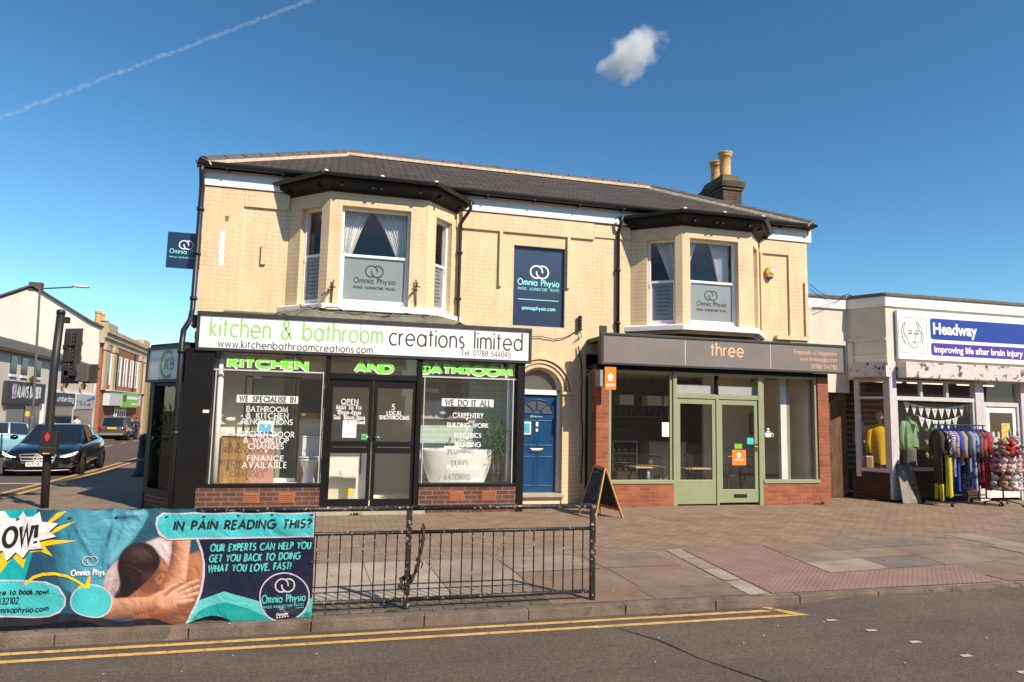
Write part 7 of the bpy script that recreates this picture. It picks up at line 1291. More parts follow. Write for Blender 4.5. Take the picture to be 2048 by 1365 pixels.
# front details (local: +x is the nose)
m = MB(); vs = [(2.47, -.42, .66), (2.47, .42, .66), (2.475, .36, .43), (2.475, -.36, .43)]; m.add(vs, [(0, 1, 2, 3)]); gr = m.build("grille", black_m, me_, local=True, sol=.02)
m = MB()
for z in (.49, .58): m.box(2.478, 2.5, -.38, .38, z-.022, z+.022)
m.tube([(2.48, -.42, .66), (2.49, .0, .675), (2.48, .42, .66), (2.485, .36, .43), (2.485, 0, .425), (2.485, -.36, .43), (2.48, -.42, .66)], .012, 6); m.tube([(2.505, .10*math.cos(2*PI*k/20), .55+.10*math.sin(2*PI*k/20)) for k in range(21)], .012, 6)
for k in range(3): a = PI/2+2*PI*k/3; m.tube([(2.505, 0, .55), (2.505, .1*math.cos(a), .55+.1*math.sin(a))], .013, 6, r2=.005)
m.tube([(2.40, -.75, .235), (2.49, -.4, .225), (2.50, 0, .225), (2.49, .4, .225), (2.40, .75, .235)], .013, 6); m.build("chrome_trim", alu, gr, local=True, smooth=True)
for s_ in (-1, 1):
    m = MB(); m.add([(2.43, s_*.50, .63), (2.33, s_*.80, .70), (2.17, s_*.885, .735), (2.18, s_*.90, .66), (2.36, s_*.80, .565), (2.45, s_*.52, .57)], [(0, 1, 2, 3, 4, 5)]); hl = m.build("headlight", lamp_w if False else black_m, me_, local=True, sol=.02)
    m = MB()
    m.tube([(2.465, s_*.52, .585), (2.43, s_*.66, .62), (2.33, s_*.83, .695), (2.22, s_*.89, .72)], .013, 6); m.tube([(2.46, s_*.60, .575), (2.40, s_*.76, .61), (2.3, s_*.87, .665)], .009, 6); m.build("running_light", drl, hl, local=True)
    m = MB(); m.add([(2.44, s_*.5, .40), (2.34, s_*.82, .43), (2.36, s_*.80, .31), (2.45, s_*.5, .29)], [(0, 1, 2, 3)]); m.build("air_intake", black_m, me_, local=True, sol=.015)
m = MB(); m.box(2.5, 2.515, -.26, .26, .34, .45); pl = m.build("number_plate", white_p, me_, local=True); m = MB(); letters(m, "WF18 K", lambda a, b, o=0: (2.517+o, a, b), -.22, .2, .365, .065, .012); m.build("lettering", char_t, pl, local=True)
# small pale blue hatchback, nose hidden behind the saloon
fx, fyy = -13.55, 34.5
fi = car("hatchback_car", "small pale blue rounded hatchback partly cut off by left edge", [(1.76, .55, .35, .6, .70), (1.65, .70, .27, .66, .82), (1.3, .79, .22, .74, .92), (.75, .81, .2, .84, 1.0), (0, .81, .2, .9, 1.02), (-.9, .82, .2, .92, 1.04), (-1.4, .80, .24, .9, 1.04), (-1.68, .72, .3, .85, .98), (-1.76, .62, .4, .7, .8)], (1.0, .38, -.85, -1.62, 1.49, .56), 1.63, paint("pale_blue_paint", (.20, .44, .52, 1)), .29, (1.12, -1.15), (fx, fyy, gz(fyy)-.08), R(30))
for s_ in (-1, 1): m = MB(); m.ell((-1.66, s_*.62, .80), .05, .09, .13, 10, 6); m.build("tail_light", lamp_r, fi, local=True, smooth=True)
# grey people carrier further up
sy = 57.5
su = car("estate_car", "dark grey boxy people carrier parked with its tail to us and yellow plate", [(2.3, .66, .35, .7, .82), (2.1, .88, .26, .78, .95), (1.5, .95, .24, .86, 1.05), (.6, .96, .24, .95, 1.1), (-.8, .96, .24, .98, 1.12), (-1.9, .95, .26, .98, 1.12), (-2.28, .90, .34, .95, 1.1), (-2.38, .84, .42, .85, 1.0)], (1.25, .55, -1.85, -2.3, 1.78, .74), 1.93, paint("grey_car_paint", (.07, .066, .064, 1), .25), .36, (1.4, -1.4), (-16.3, sy+2.4, gz(sy)-.08), R(94))
for s_ in (-1, 1): m = MB(); m.box(-2.42, -2.26, s_*.86-.14, s_*.86+.09, .88, 1.10); m.build("tail_light", lamp_r, su, local=True, bevel=.02)
m = MB(); m.box(-2.43, -2.40, -.3, .3, .86, 1.0); m.build("number_plate", pm("yellow_number_plate", (.72, .48, .02, 1), .5, var=.03), su, local=True); m = MB(); m.box(-2.46, -2.36, -.8, .8, .42, .58); m.build("bumper", pm("grey_bumper", (.2, .19, .18, 1), .5, var=.1), su, local=True)
# ------------------------------------------------------------------ people (far up the side street)
skin_m = pm("skin", (.45, .24, .16, 1), .6, var=.05)
def person(label, x, y, z, h, cloth, legs_m, hair, face, seed=0, carry=None):
    # one continuous figure grown from a skeleton, with hair over it
    k = h/1.75; t = thing("person", label, "person", (x, y, z), None, face)
    J = [((0, 0, .95), .13), ((0, .0, 1.2), .125), ((0, .0, 1.42), .15), ((0, .0, 1.52), .055), ((0, -.02, 1.66), .095), ((.19, 0, 1.42), .06), ((.26, .02, 1.15), .045), ((.24, -.12, .95), .035), ((-.19, 0, 1.42), .06), ((-.27, .03, 1.15), .045), ((-.25, -.08, .92), .035), ((.10, 0, .88), .095), ((.11, -.06, .48), .065), ((.11, .02, .08), .05), ((.12, -.14, .04), .04), ((-.10, 0, .88), .095), ((-.11, .05, .48), .065), ((-.11, .14, .09), .05), ((-.12, .0, .04), .04)]
    E = [(0, 1), (1, 2), (2, 3), (3, 4), (2, 5), (5, 6), (6, 7), (2, 8), (8, 9), (9, 10), (0, 11), (11, 12), (12, 13), (13, 14), (0, 15), (15, 16), (16, 17), (17, 18)]
    me2 = bpy.data.meshes.new("body"); me2.from_pydata([tuple(c*k for c in p) for p, r in J], E, []); o = bpy.data.objects.new("body", me2); COL.objects.link(o); o.parent = t
    q = o.modifiers.new("skin", 'SKIN'); sv_ = me2.skin_vertices[0].data
    for v, (p, r) in zip(sv_, J): v.radius = (r*k, r*k)
    sv_[0].use_root = True; o.modifiers.new("sub", 'SUBSURF').levels = 1; o.modifiers["sub"].render_levels = 2
    me2.materials.append(figure_mat(label, cloth, legs_m)); 
    m = MB(); m.ell((0, .005, 1.70*k), .105*k, .115*k, .10*k, 12, 8); m.build("hair", hair, t, local=True, smooth=True)
    return t
def figure_mat(label, top, legs):
    m, nt, b = base("clothing_"+label.split()[0]+label.split()[1]); L = nt.links.new; tc = node(nt, "ShaderNodeTexCoord"); s_ = node(nt, "ShaderNodeSeparateXYZ"); L(tc.outputs['Object'], s_.inputs[0]); r = node(nt, "ShaderNodeValToRGB"); r.color_ramp.interpolation = 'CONSTANT'
    mr = node(nt, "ShaderNodeMapRange", **{'From Min': 0., 'From Max': 1.8}); L(s_.outputs[2], mr.inputs[0]); L(mr.outputs[0], r.inputs[0]); e = r.color_ramp.elements; e[0].color = (.03, .03, .03, 1); e[1].position = .06; e[1].color = legs
    for p, c in ((.52, top), (.83, (.45, .24, .16, 1))): n_ = e.new(p); n_.color = c
    L(r.outputs[0], b.inputs['Base Color']); b.inputs['Roughness'].default_value = .8; return m
brown_h = pm("brown_hair", (.10, .05, .03, 1), .7, var=.2)
pyy = 61.0; pxx = on_y(273, 860, pyy)[0]; person("person in dark jacket walking beside the parked grey people carrier", pxx, pyy, gz(pyy)-.06, 1.72, (.03, .032, .04, 1), (.02, .02, .025, 1), brown_h, R(170))
pyy = 54.5; s_, z_ = row(122, 860); p = rpt(s_, .9, 0); person("pedestrian in pale top with pink bag outside the dark shop", p[0], p[1], gz(p[1])+.03, 1.66, (.5, .48, .46, 1), (.03, .03, .05, 1), brown_h, R(40))
tag(MB().lathe([(.12, 0), (.16, .1), (.15, .3), (.03, .32), (.0001, .45)], (p[0]+.33, p[1]-.1, gz(p[1])+.62), 10).build("shopping_bag", pm("pink_bag", (.7, .06, .25, 1), .6, var=.1)), "bright pink bag held by the pedestrian outside the dark shop", "bag")
# bollard at the far corner of our pavement
bx_, bz_ = on_y(277, 940, 20.7); bo = thing("bollard", "black cast bollard at pavement edge just left of the corner shop", "bollard", (bx_, 20.7, gz(20.7))); m = MB(); m.lathe([(.24, 0), (.24, .06), (.17, .14), (.155, .6), (.125, .95), (.15, .99), (.15, 1.03), (.1, 1.1), (.0001, 1.15)], (bx_+.1, 20.7, gz(20.7)), 18); m.build("shaft", blk, bo, smooth=True); m = MB(); m.lathe([(.158, .42), (.162, .43), (.162, .47), (.158, .48)], (bx_+.1, 20.7, gz(20.7)), 18); m.build("band", pm("worn_gold", (.3, .22, .08, 1), .5, var=.2), bo)
# ------------------------------------------------------------------ A-board outside the cafe
ab = thing("pavement_board", "wooden framed chalk A-board with teal drawing outside the cafe", "sandwich board", (4.5, 11.15, 0))
pine = wood("orange_pine", (.36, .17, .05, 1), (.50, .27, .09, 1), 8., (1, 1, .3), .5); chalk = pm("chalkboard", (.032, .034, .036, 1), .7, var=.5, vs=6., spots=(9., .68, (.10, .11, .11, 1)))
# ridge runs in depth; two leaves splay left and right
def leaf(foot_a, foot_b, top_a, top_b, side, chalked):
    fa, fb, ta, tb_ = Vector(foot_a), Vector(foot_b), Vector(top_a), Vector(top_b); n_ = (fb-fa).cross(ta-fa).normalized()*side; e = .025
    m = MB(); 
    def bar(a, b, w):
        d = (b-a).normalized(); s_ = n_.cross(d).normalized()*w/2; m.add([a-s_, a+s_, b+s_, b-s_, a-s_+n_*e, a+s_+n_*e, b+s_+n_*e, b-s_+n_*e], [(0, 3, 2, 1), (4, 5, 6, 7), (0, 1, 5, 4), (1, 2, 6, 5), (2, 3, 7, 6), (3, 0, 4, 7)])
    bar(fa, ta, .045); bar(fb, tb_, .045); bar(ta.lerp(fa, .03), tb_.lerp(fb, .03), .05); bar(fa.lerp(ta, .17), fb.lerp(tb_, .17), .05); fr = m.build("frame", pine, ab, bevel=.003)
    m = MB(); q = [fa.lerp(ta, .19), fb.lerp(tb_, .19), fb.lerp(tb_, .96), fa.lerp(ta, .96)]; m.add([p+n_*.012 for p in q], [(0, 1, 2, 3)]); m.build("panel", chalk, ab)
    def pl(u, v, o=0): a = q[0].lerp(q[1], u); b = q[3].lerp(q[2], u); return tuple(a.lerp(b, v)+n_*(.0145+o))
    m = MB()
    if chalked:
        ribbon(m, [(.2, .25), (.16, .38), (.25, .48), (.4, .5), (.55, .44), (.5, .3), (.35, .2), (.2, .25)], .05, pl, 0); ribbon(m, [(.3, .62), (.45, .72), (.7, .68), (.85, .8)], .06, pl, .001); ribbon(m, [(.2, .86), (.4, .9), (.6, .86), (.75, .9)], .03, pl, 0); ribbon(m, [(.6, .2), (.75, .28), (.8, .4)], .04, pl, .001); flat(m, [(.62, .5), (.82, .56), (.85, .46), (.66, .42)], pl, .0005)
        m.build("chalk_drawing", pm("teal_chalk", (.10, .30, .32, 1), .9, var=.3, vs=30.), ab)
    else:
        ribbon(m, [(.2, .8), (.8, .8)], .05, pl, 0); ribbon(m, [(.2, .66), (.7, .66)], .04, pl, 0); ribbon(m, [(.25, .3), (.75, .3)], .06, pl, 0); ribbon(m, [(.25, .45), (.6, .45)], .03, pl, 0); m.build("chalk_drawing", pm("white_chalk", (.35, .35, .34, 1), .9, var=.3, vs=30.), ab)
tA = (*on_y(1191, 932, 11.5)[:1], 11.5, .85); tB = (*on_y(1211, 937, 11.05)[:1], 11.05, .83)
leaf((4.20, 11.45, 0), (4.27, 10.85, 0), tA, tB, 1, True); leaf((4.68, 11.6, 0), (4.81, 10.95, 0), (tA[0]+.01, tA[1], tA[2]), (tB[0]+.01, tB[1], tB[2]), 1, False)
# ------------------------------------------------------------------ small things on the walls
al = thing("alarm_box", "yellow hexagonal burglar alarm box with white label on right wall panel", "alarm box", (9.35, 12.85, 4.7)); a, z = on_y(1541, 546, 12.8); m = MB(); hx_ = [(-.13, .02), (-.07, .16), (.09, .16), (.15, .02), (.09, -.12), (-.07, -.12)]
hx_ = [(p*.8, q_*.8) for p, q_ in hx_]; m.prism([(a+p, 12.80, z+q_) for p, q_ in hx_[::-1]], (0, 1, 0), .075); m.build("housing", pm("amber_plastic", (.60, .32, .035, 1), .4, var=.06), al, bevel=.015); m = MB(); m.box(a-.01, a+.10, 12.79, 12.799, z-.01, z+.085); lb = m.build("label", white_p, al); m = MB(); m.add([(a-.056, 12.8, z-.099), (a+.072, 12.8, z-.099), (a+.04, 12.8, z-.14), (a-.024, 12.8, z-.14), (a-.056, 12.87, z-.099), (a+.072, 12.87, z-.099), (a+.04, 12.87, z-.14), (a-.024, 12.87, z-.14)], [(0, 1, 2, 3), (4, 5, 6, 7), (3, 2, 6, 7), (0, 3, 7, 4), (1, 5, 6, 2)]); m.build("lens", pm("dark_blue_lens", (.015, .03, .14, 1), .2, var=0), al)
m = MB(); px_text(m, "ADT", 1539, 1547, 543, 549, 12.787, .008); m.build("lettering", grey_l, lb)
rust = pm("rusty_black_iron", (.035, .028, .024, 1), .7, var=.5, vs=20.)
for px, lb_, sx in ((662, "rusty iron sign bracket at left edge of the left bay window", 1), (832, "rusty iron sign bracket at right edge of the left bay window", -1)):
    y0 = 12.17; a, z0 = on_y(px, 612, y0); _, z1 = on_y(px, 560, y0); t = thing("wall_bracket", lb_, "bracket", (a, y0, z0), "iron brackets on the left bay"); m = MB(); m.tube([(a, y0, z0), (a+.02*sx, y0-.02, z1)], .013, 6); m.tube([(a-.05, y0-.01, z1-.13), (a+.06, y0-.03, z1-.13)], .012, 6); m.build("upright", rust, t); m = MB(); m.tube([(a, y0-.01, z1-.16), (a-.16, y0-.3, z0+.12)], .010, 6); m.tube([(a, y0-.01, z1-.13), (a-.02, y0-.3, z1-.1)], .010, 6); m.build("stay", rust, t)
def cable(name, label, pts, r=.008, jit=.012, seed=1):
    rr = random.Random(seed); P_ = []
    for a, b in zip(pts, pts[1:]):
        for k in range(6): f = k/6; p = Vector(a).lerp(Vector(b), f); P_.append(p+Vector((rr.uniform(-jit, jit), 0, rr.uniform(-jit, jit)-.03*math.sin(PI*f))))
    P_.append(Vector(pts[-1])); m = MB(); m.tube(P_, r, 6); return tag(m.build(name, black_m), label, "cable")
cable("cable", "black cable looping along the white sill under the left bay", [(-.7, 12.25, 3.5), (-.2, 12.02, 3.47), (.5, 12.0, 3.40), (1.1, 12.0, 3.42), (1.7, 12.1, 3.42), (2.3, 12.6, 3.36)], .010, .03, 2)
cable("cable", "black cables sagging across the cream wall above the arched door", [(3.42, 12.84, 3.30), (3.9, 12.84, 3.25), (4.3, 12.84, 3.24), (4.62, 12.84, 3.40)], .009, .01, 3)
cable("cable", "black cable running down beside the arched door to the cafe wall", [(4.66, 12.83, 3.1), (4.72, 12.78, 2.6), (4.70, 12.77, 2.1), (4.74, 12.77, 1.2), (4.72, 12.77, .4)], .014, .012, 4)
for k, (z, off) in enumerate(((4.72, 0), (4.62, .3))):
    cable("cable", ("upper" if k == 0 else "lower")+" overhead wire from the cream wall to the charity shop roof", [(10.05, 12.8, z), (10.6, 12.9, z-.22), (11.3, 13.1, 4.62), (12.0+off, 13.4, 4.6)], .007, .004, 5+k)
jb = thing("cable_junction", "black cable junction stick on the wall between arch and cafe sign", "junction box", (4.65, 12.84, 3.3)); a, z1 = on_y(1160, 632, 12.83); _, z0 = on_y(1160, 662, 12.83); m = MB()
for k in range(5): zz = z0+(z1-z0)*k/5; m.lathe([(.02, 0), (.04, .01), (.045, .04), (.03, (z1-z0)/5), (.0001, (z1-z0)/5)], (a, 12.82, zz), 10)
m.build("insulators", black_m, jb, smooth=True); m = MB(); m.tube([(a, 12.83, z0), (a+.04, 12.83, z0-.12), (a-.1, 12.83, z0-.2)], .009, 6); m.build("lead", black_m, jb)
# ------------------------------------------------------------------ charity shop goods
def garment(par, name, c, rot, zt, length, w, d, mat_, sleeves=.5, flare=1.0, local=False, seed=0, neck=True):
    rr = random.Random(seed); m = MB(); n = 22; vs = []; K = 12; ca, sa = math.cos(rot), math.sin(rot); ph = rr.uniform(0, 6); T = lambda x, y, z: (c[0]+x*ca-y*sa, c[1]+x*sa+y*ca, z)
    for j in range(K+1):
        v = j/K; z = zt-length*v
        if v < .1: hw_ = w*(.35+.65*(v/.1)**.7)
        else: hw_ = w*(1-.14*math.sin((v-.1)/.9*PI*.6)+(flare-1)*(v-.1))
        hd = d*(.45+.55*min(1, v/.15)); 
        for k in range(n):
            a = 2*PI*k/n; f = 1+.10*v*math.sin(5*a+ph)+.05*v*math.sin(9*a+ph*2); vs.append(T(hw_*.5*math.cos(a)*f, hd*.5*math.sin(a)*(1+.35*v*math.sin(4*a+ph)), z+(.02*math.sin(3*a+ph) if j == K else 0)))
    m.add(vs, [(j*n+k, j*n+(k+1) % n, (j+1)*n+(k+1) % n, (j+1)*n+k) for j in range(K) for k in range(n)]+[tuple(range(n))])
    if sleeves > 0:
        for s_ in (-1, 1): m.tube([T(s_*w*.36, 0, zt-.055), T(s_*w*.56, .0, zt-.16), T(s_*(w*.60), .02, zt-.16-sleeves*.5), T(s_*(w*.58), .0, zt-.16-sleeves)], [.055, .07, .062, .055], 10)
    return m.build(name, mat_, par, smooth=True)
def patterned(name, c1, c2, kind, sc):
    m, nt, b = base(name); L = nt.links.new; g = node(nt, "ShaderNodeNewGeometry"); b.inputs['Roughness'].default_value = .9
    if kind == 'spots': t = node(nt, "ShaderNodeTexVoronoi", Scale=sc); L(g.outputs['Position'], t.inputs['Vector']); o = t.outputs['Distance']; lo, hi = .28, .32
    elif kind == 'stripes':
        t = node(nt, "ShaderNodeTexWave", Scale=sc, Distortion=1.2); t.bands_direction = 'Z'; L(g.outputs['Position'], t.inputs['Vector']); o = t.outputs['Fac']; lo, hi = .48, .52
    else: t = node(nt, "ShaderNodeTexNoise", Scale=sc, Detail=3.); L(g.outputs['Position'], t.inputs['Vector']); o = t.outputs[0]; lo, hi = .46, .56
    r = node(nt, "ShaderNodeValToRGB"); r.color_ramp.elements[0].position = lo; r.color_ramp.elements[1].position = hi; r.color_ramp.elements[0].color = c1; r.color_ramp.elements[1].color = c2; L(o, r.inputs[0]); L(r.outputs[0], b.inputs['Base Color']); return m
cl = lambda n, c: pm("cloth_"+n, c, .9, var=.15, vs=9.)
yR = 11.95
xa, zr = on_y(1868, 855, yR); xb, _ = on_y(1962, 860, yR); zr = 1.68
rk_ = thing("clothes_rail", "black wheeled clothes rail standing in front of the charity shop window", "clothes rail", ((xa+xb)/2, yR, 0)); m = MB(); m.tube([(xa-.05, yR, zr), (xb+.1, yR, zr)], .014, 8); m.tube([(xa, yR, zr), (xa, yR, .12)], .014, 8); m.tube([(xb+.05, yR, zr), (xb+.05, yR, .12)], .014, 8); m.tube([(xa, yR, .2), (xb+.05, yR, .2)], .012, 8)
for x in (xa, xb+.05): m.tube([(x, yR-.36, .085), (x, yR, .13), (x, yR+.36, .085)], .014, 8)
m.build("frame", black_m, rk_, smooth=True)
for x in (xa, xb+.05):
    for y in (yR-.36, yR+.36): m = MB(); m.add(*(lambda n: ([(x+o, y+.035*math.cos(2*PI*k/n), .04+.035*math.sin(2*PI*k/n)) for o in (-.014, .014) for k in range(n)], [(k, (k+1) % n, n+(k+1) % n, n+k) for k in range(n)]+[tuple(range(n)), tuple(range(n, 2*n))]))(12)); m.build("castor", black_m, rk_)
acid = pm("cloth_acid_yellow", (.50, .47, .02, 1), .8, var=.12, vs=9.)
clothes = [("long black and acid yellow patterned dress at left end of the clothes rail", (cl("charcoal_check", (.035, .033, .03, 1)),), 1.38, .46, .35, 1.0), ("white spotted black blouse second from left on the clothes rail", (patterned("cloth_black_white_spots", (.6, .6, .58, 1), (.015, .015, .015, 1), 'spots', 22),), 1.12, .44, .4, 1.), ("navy and white striped dress on the clothes rail", (patterned("cloth_navy_stripes", (.55, .55, .56, 1), (.02, .025, .06, 1), 'stripes', 9),), .92, .42, .3, 1.05), ("pink and grey print blouse on the clothes rail", (patterned("cloth_pink_print", (.45, .28, .30, 1), (.12, .1, .12, 1), 'noise', 25),), .8, .42, .4, 1.), ("bright blue long dress in the middle of the clothes rail", (cl("bright_blue", (.012, .05, .36, 1)),), 1.05, .4, .3, 1.), ("beige blouse with loose sleeves on the clothes rail", (cl("beige", (.34, .25, .20, 1)),), .62, .42, .42, 1.), ("plain navy jacket on the clothes rail", (cl("navy", (.022, .03, .07, 1)),), .75, .42, .42, 1.), ("pale grey-blue cardigan on the clothes rail", (cl("grey_blue", (.20, .235, .32, 1)),), .72, .42, .36, 1.), ("blue tie-dye flared dress on the clothes rail", (patterned("cloth_blue_tie_dye", (.03, .06, .2, 1), (.26, .33, .43, 1), 'noise', 14),), 1.06, .42, .3, 1.25), ("black and mauve print top on the clothes rail", (patterned("cloth_mauve_print", (.2, .1, .16, 1), (.03, .02, .03, 1), 'noise', 30),), .75, .42, .4, 1.), ("black jacket with orange panel near right end of the clothes rail", (patterned("cloth_black_orange", (.02, .02, .02, 1), (.42, .06, .02, 1), 'noise', 5),), .9, .42, .42, 1.), ("crimson dress near right end of the clothes rail", (cl("crimson", (.28, .008, .035, 1)),), 1.0, .4, .3, 1.), ("dusty rose print dress at right end of the clothes rail", (patterned("cloth_rose_print", (.4, .2, .2, 1), (.16, .07, .08, 1), 'noise', 22),), 1.05, .4, .35, 1.)]
hang_m = pm("blue_hanger_plastic", (.01, .06, .40, 1), .4, var=.1); n_c = len(clothes)
for i, (lb_, (mt,), ln_, w, slv, fl) in enumerate(clothes):
    x = xa+.03+(xb-xa)*i/(n_c-1); t = thing("hanging_garment", lb_, "garment", (x, yR, zr-.08), "clothes on the charity shop rail"); rot = R(78 if i else 62)
    garment(t, "cloth", (x, yR-.03), rot, zr-.10, min(1.45, ln_*1.2), w*.94, .10, mt, slv, fl, seed=i); m = MB(); ca, sa = math.cos(rot), math.sin(rot); m.tube([(x-.2*ca, yR-.2*sa, zr-.15), (x, yR, zr-.075), (x+.2*ca, yR+.2*sa, zr-.15)], .011, 6); m.tube([(x, yR, zr-.075), (x+.01, yR, zr-.02), (x+.018, yR, zr+.012), (x, yR, zr+.022), (x-.018, yR, zr+.01)], .004, 6); m.build("hanger", hang_m, t)
    if i == 0: m = MB(); garment(t, "yellow_panel", (x+.04, yR-.245), R(75), zr-.18, 1.3, .10, .10, acid, 0, 1.5, seed=40); garment(t, "yellow_hem", (x, yR-.03), rot, zr-1.2, .36, .44, .12, acid, 0, 1.1, seed=41)
# leaning framed picture
pc = thing("leaning_picture", "large grey framed canvas leaning against the charity shop plinth", "picture", (12.3, 12.3, 0)); q = [on_z(1806, 1003, 0), on_z(1843, 1002, 0)]; tl = on_y(1793, 928, 12.42); tr = on_y(1823, 926, 12.42)
a = Vector((on_y(1806, 1003, 12.14)[0], 12.14, .0)); b = Vector((on_y(1845, 1002, 12.12)[0], 12.12, .0)); c = Vector((tr[0], 12.40, tr[1])); d = Vector((tl[0], 12.42, tl[1])); nn = (b-a).cross(d-a).normalized(); m = MB(); m.prism([a, b, c, d], -nn, .025); m.build("frame", pm("dark_frame", (.05, .045, .04, 1), .5, var=.2), pc)
m = MB(); m.add([p+(((a+b+c+d)/4-p)*.05)+nn*.003 for p in (a, b, c, d)], [(0, 1, 2, 3)]); m.build("canvas", pm("grey_gold_reflection", (.15, .135, .11, 1), .35, var=.5, vs=4., spots=(5., .6, (.42, .33, .18, 1))), pc)  # gold blotches in the colour stand in for a golden reflection
# wire rack of soft toys
xt, _ = on_y(2004, 950, 11.75); yt = 11.75; tr_ = thing("toy_rack", "black wheeled wire rack full of soft toys beside the shop door", "display rack", (xt, yt, 0)); m = MB(); m.tube([(xt, yt, .1), (xt, yt, 1.35)], .016, 8)
for k in range(4): a_ = k*PI/2+.5; m.tube([(xt, yt, .12), (xt+.3*math.cos(a_), yt+.3*math.sin(a_), .06), (xt+.34*math.cos(a_), yt+.34*math.sin(a_), .03)], .013, 6); m.ell((xt+.34*math.cos(a_), yt+.34*math.sin(a_), .03), .025, .025, .03, 8, 5)
m.build("stand", black_m, tr_, smooth=True)
for z in (.33, .70, 1.07):
    m = MB()
    for rr_ in (.1, .2, .30): m.tube([(xt+rr_*math.cos(2*PI*k/20), yt+rr_*math.sin(2*PI*k/20), z) for k in range(21)], .005, 5)
    m.tube([(xt+.32*math.cos(2*PI*k/20), yt+.32*math.sin(2*PI*k/20), z+.08) for k in range(21)], .005, 5)
    for k in range(8): m.tube([(xt, yt, z), (xt+.3*math.cos(k*PI/4), yt+.3*math.sin(k*PI/4), z), (xt+.32*math.cos(k*PI/4), yt+.32*math.sin(k*PI/4), z+.08)], .004, 5)
    m.build("wire_tier", black_m, tr_)
def plush(n, c): 
    m = pm("plush_"+n, c, .95, var=.2, vs=25., bump=1., bs=220.); return m
def toy(x, y, z, s, rz, mt, label, ears=1):
    t = thing("soft_toy", label, "soft toy", (x, y, z), "soft toys on the rack", rz); m = MB(); m.ell((0, 0, .09*s), .075*s, .07*s, .09*s); m.ell((0, -.03*s, .21*s), .068*s, .065*s, .062*s)
    for q_ in (-1, 1):
        m.ell((q_*.05*s, -.02*s, (.265 if ears < 2 else .30)*s), .022*s, .015*s, (.024 if ears < 2 else .06)*s, 8, 6); m.ell((q_*.085*s, -.045*s, .12*s), .028*s, .055*s, .03*s, 8, 6); m.ell((q_*.055*s, -.085*s, .03*s), .035*s, .06*s, .033*s, 8, 6)
    m.build("body", mt, t, smooth=True, local=True); m = MB(); m.ell((0, -.088*s, .20*s), .03*s, .025*s, .024*s, 8, 6); m.build("muzzle", plush("muzzle_cream", (.62, .52, .42, 1)), t, smooth=True, local=True); m = MB()
    for q_ in (-1, 1): m.ell((q_*.026*s, -.088*s, .232*s), .007*s, .006*s, .007*s, 6, 5); m.build("eye", black_m, t, local=True); m = MB()
    m.ell((0, -.112*s, .208*s), .010*s, .006*s, .007*s, 6, 5); m.build("nose", black_m, t, local=True)
tc_ = [("cream", (.62, .55, .46, 1), 1), ("white", (.70, .68, .66, 1), 2), ("pink", (.62, .27, .32, 1), 1), ("tan", (.40, .24, .13, 1), 1), ("grey", (.33, .32, .33, 1), 2), ("red", (.50, .02, .03, 1), 1), ("pale_pink", (.65, .42, .44, 1), 2), ("brown", (.24, .09, .03, 1), 1)]
tiers = [(1.075, ["white", "tan", "red", "grey", "cream", "white"]), (.705, ["pink", "pale_pink", "cream", "pink", "brown", "pale_pink"]), (.335, ["cream", "tan", "white", "grey", "cream", "tan"])]; wt_ = ["top", "middle", "bottom"]; rr = random.Random(8); td = {n: (c, e) for n, c, e in tc_}
pn = ["at the left", "at centre left", "at the front", "at centre right", "at the right", "at the back"]
for ti, (z, ns) in enumerate(tiers):
    for k, n in enumerate(ns):
        an = R(-180+180*k/4) if k < 5 else R(90); rad = .23 if k < 5 else .12; c, e = td[n]; sz = rr.uniform(1.2, 1.5)
        if n == "brown": rad = .3
        toy(xt+rad*math.cos(an), yt+rad*math.sin(an), z+.006, sz, R(rr.uniform(-40, 40)), plush(n, c), n.replace("_", " ")+" soft toy "+pn[k]+" of the "+wt_[ti]+" tier of the toy rack", e)
# bunting in the window: pennants spelling a word
def bunting(label, word, pa, pb, sag, y, h):
    ax, az = on_y(*pa, y); bx, bz = on_y(*pb, y); t = thing("bunting", label, "bunting", ((ax+bx)/2, y, az)); n = len(word); f = lambda s: (ax+(bx-ax)*s, az+(bz-az)*s-sag*4*s*(1-s)); m = MB(); m.tube([(*f(-.06+1.12*k/30)[:1], y, f(-.06+1.12*k/30)[1]) for k in range(31)], .004, 5); m.build("cord", white_p, t)
    for k, c in enumerate(word):
        a = f((k+.06)/n); b = f((k+.94)/n); mid = ((a[0]+b[0])/2, (a[1]+b[1])/2-h); m = MB(); m.prism([(a[0], y-.003, a[1]), (mid[0], y-.003, mid[1]), (b[0], y-.003, b[1])], (0, 1, 0), .004); pn_ = m.build("pennant", white_p, t); m = MB(); letters(m, c, face_y(y-.006), (a[0]+b[0])/2-.03*GL[c][0], None, (a[1]+b[1])/2-h*.42, h*.26, .008); m.build("letter", pm("grey_print", (.35, .33, .36, 1), .6, var=0), pn_)
yB_ = YH+.16; bunting("upper string of white lettered pennants across the charity shop window", "VOLUNTEERS", (1806, 802), (1942, 806), .14, yB_, .25); bunting("lower shorter string of white lettered pennants in the charity shop window", "NEEDED", (1836, 832), (1916, 834), .10, yB_+.02, .23)
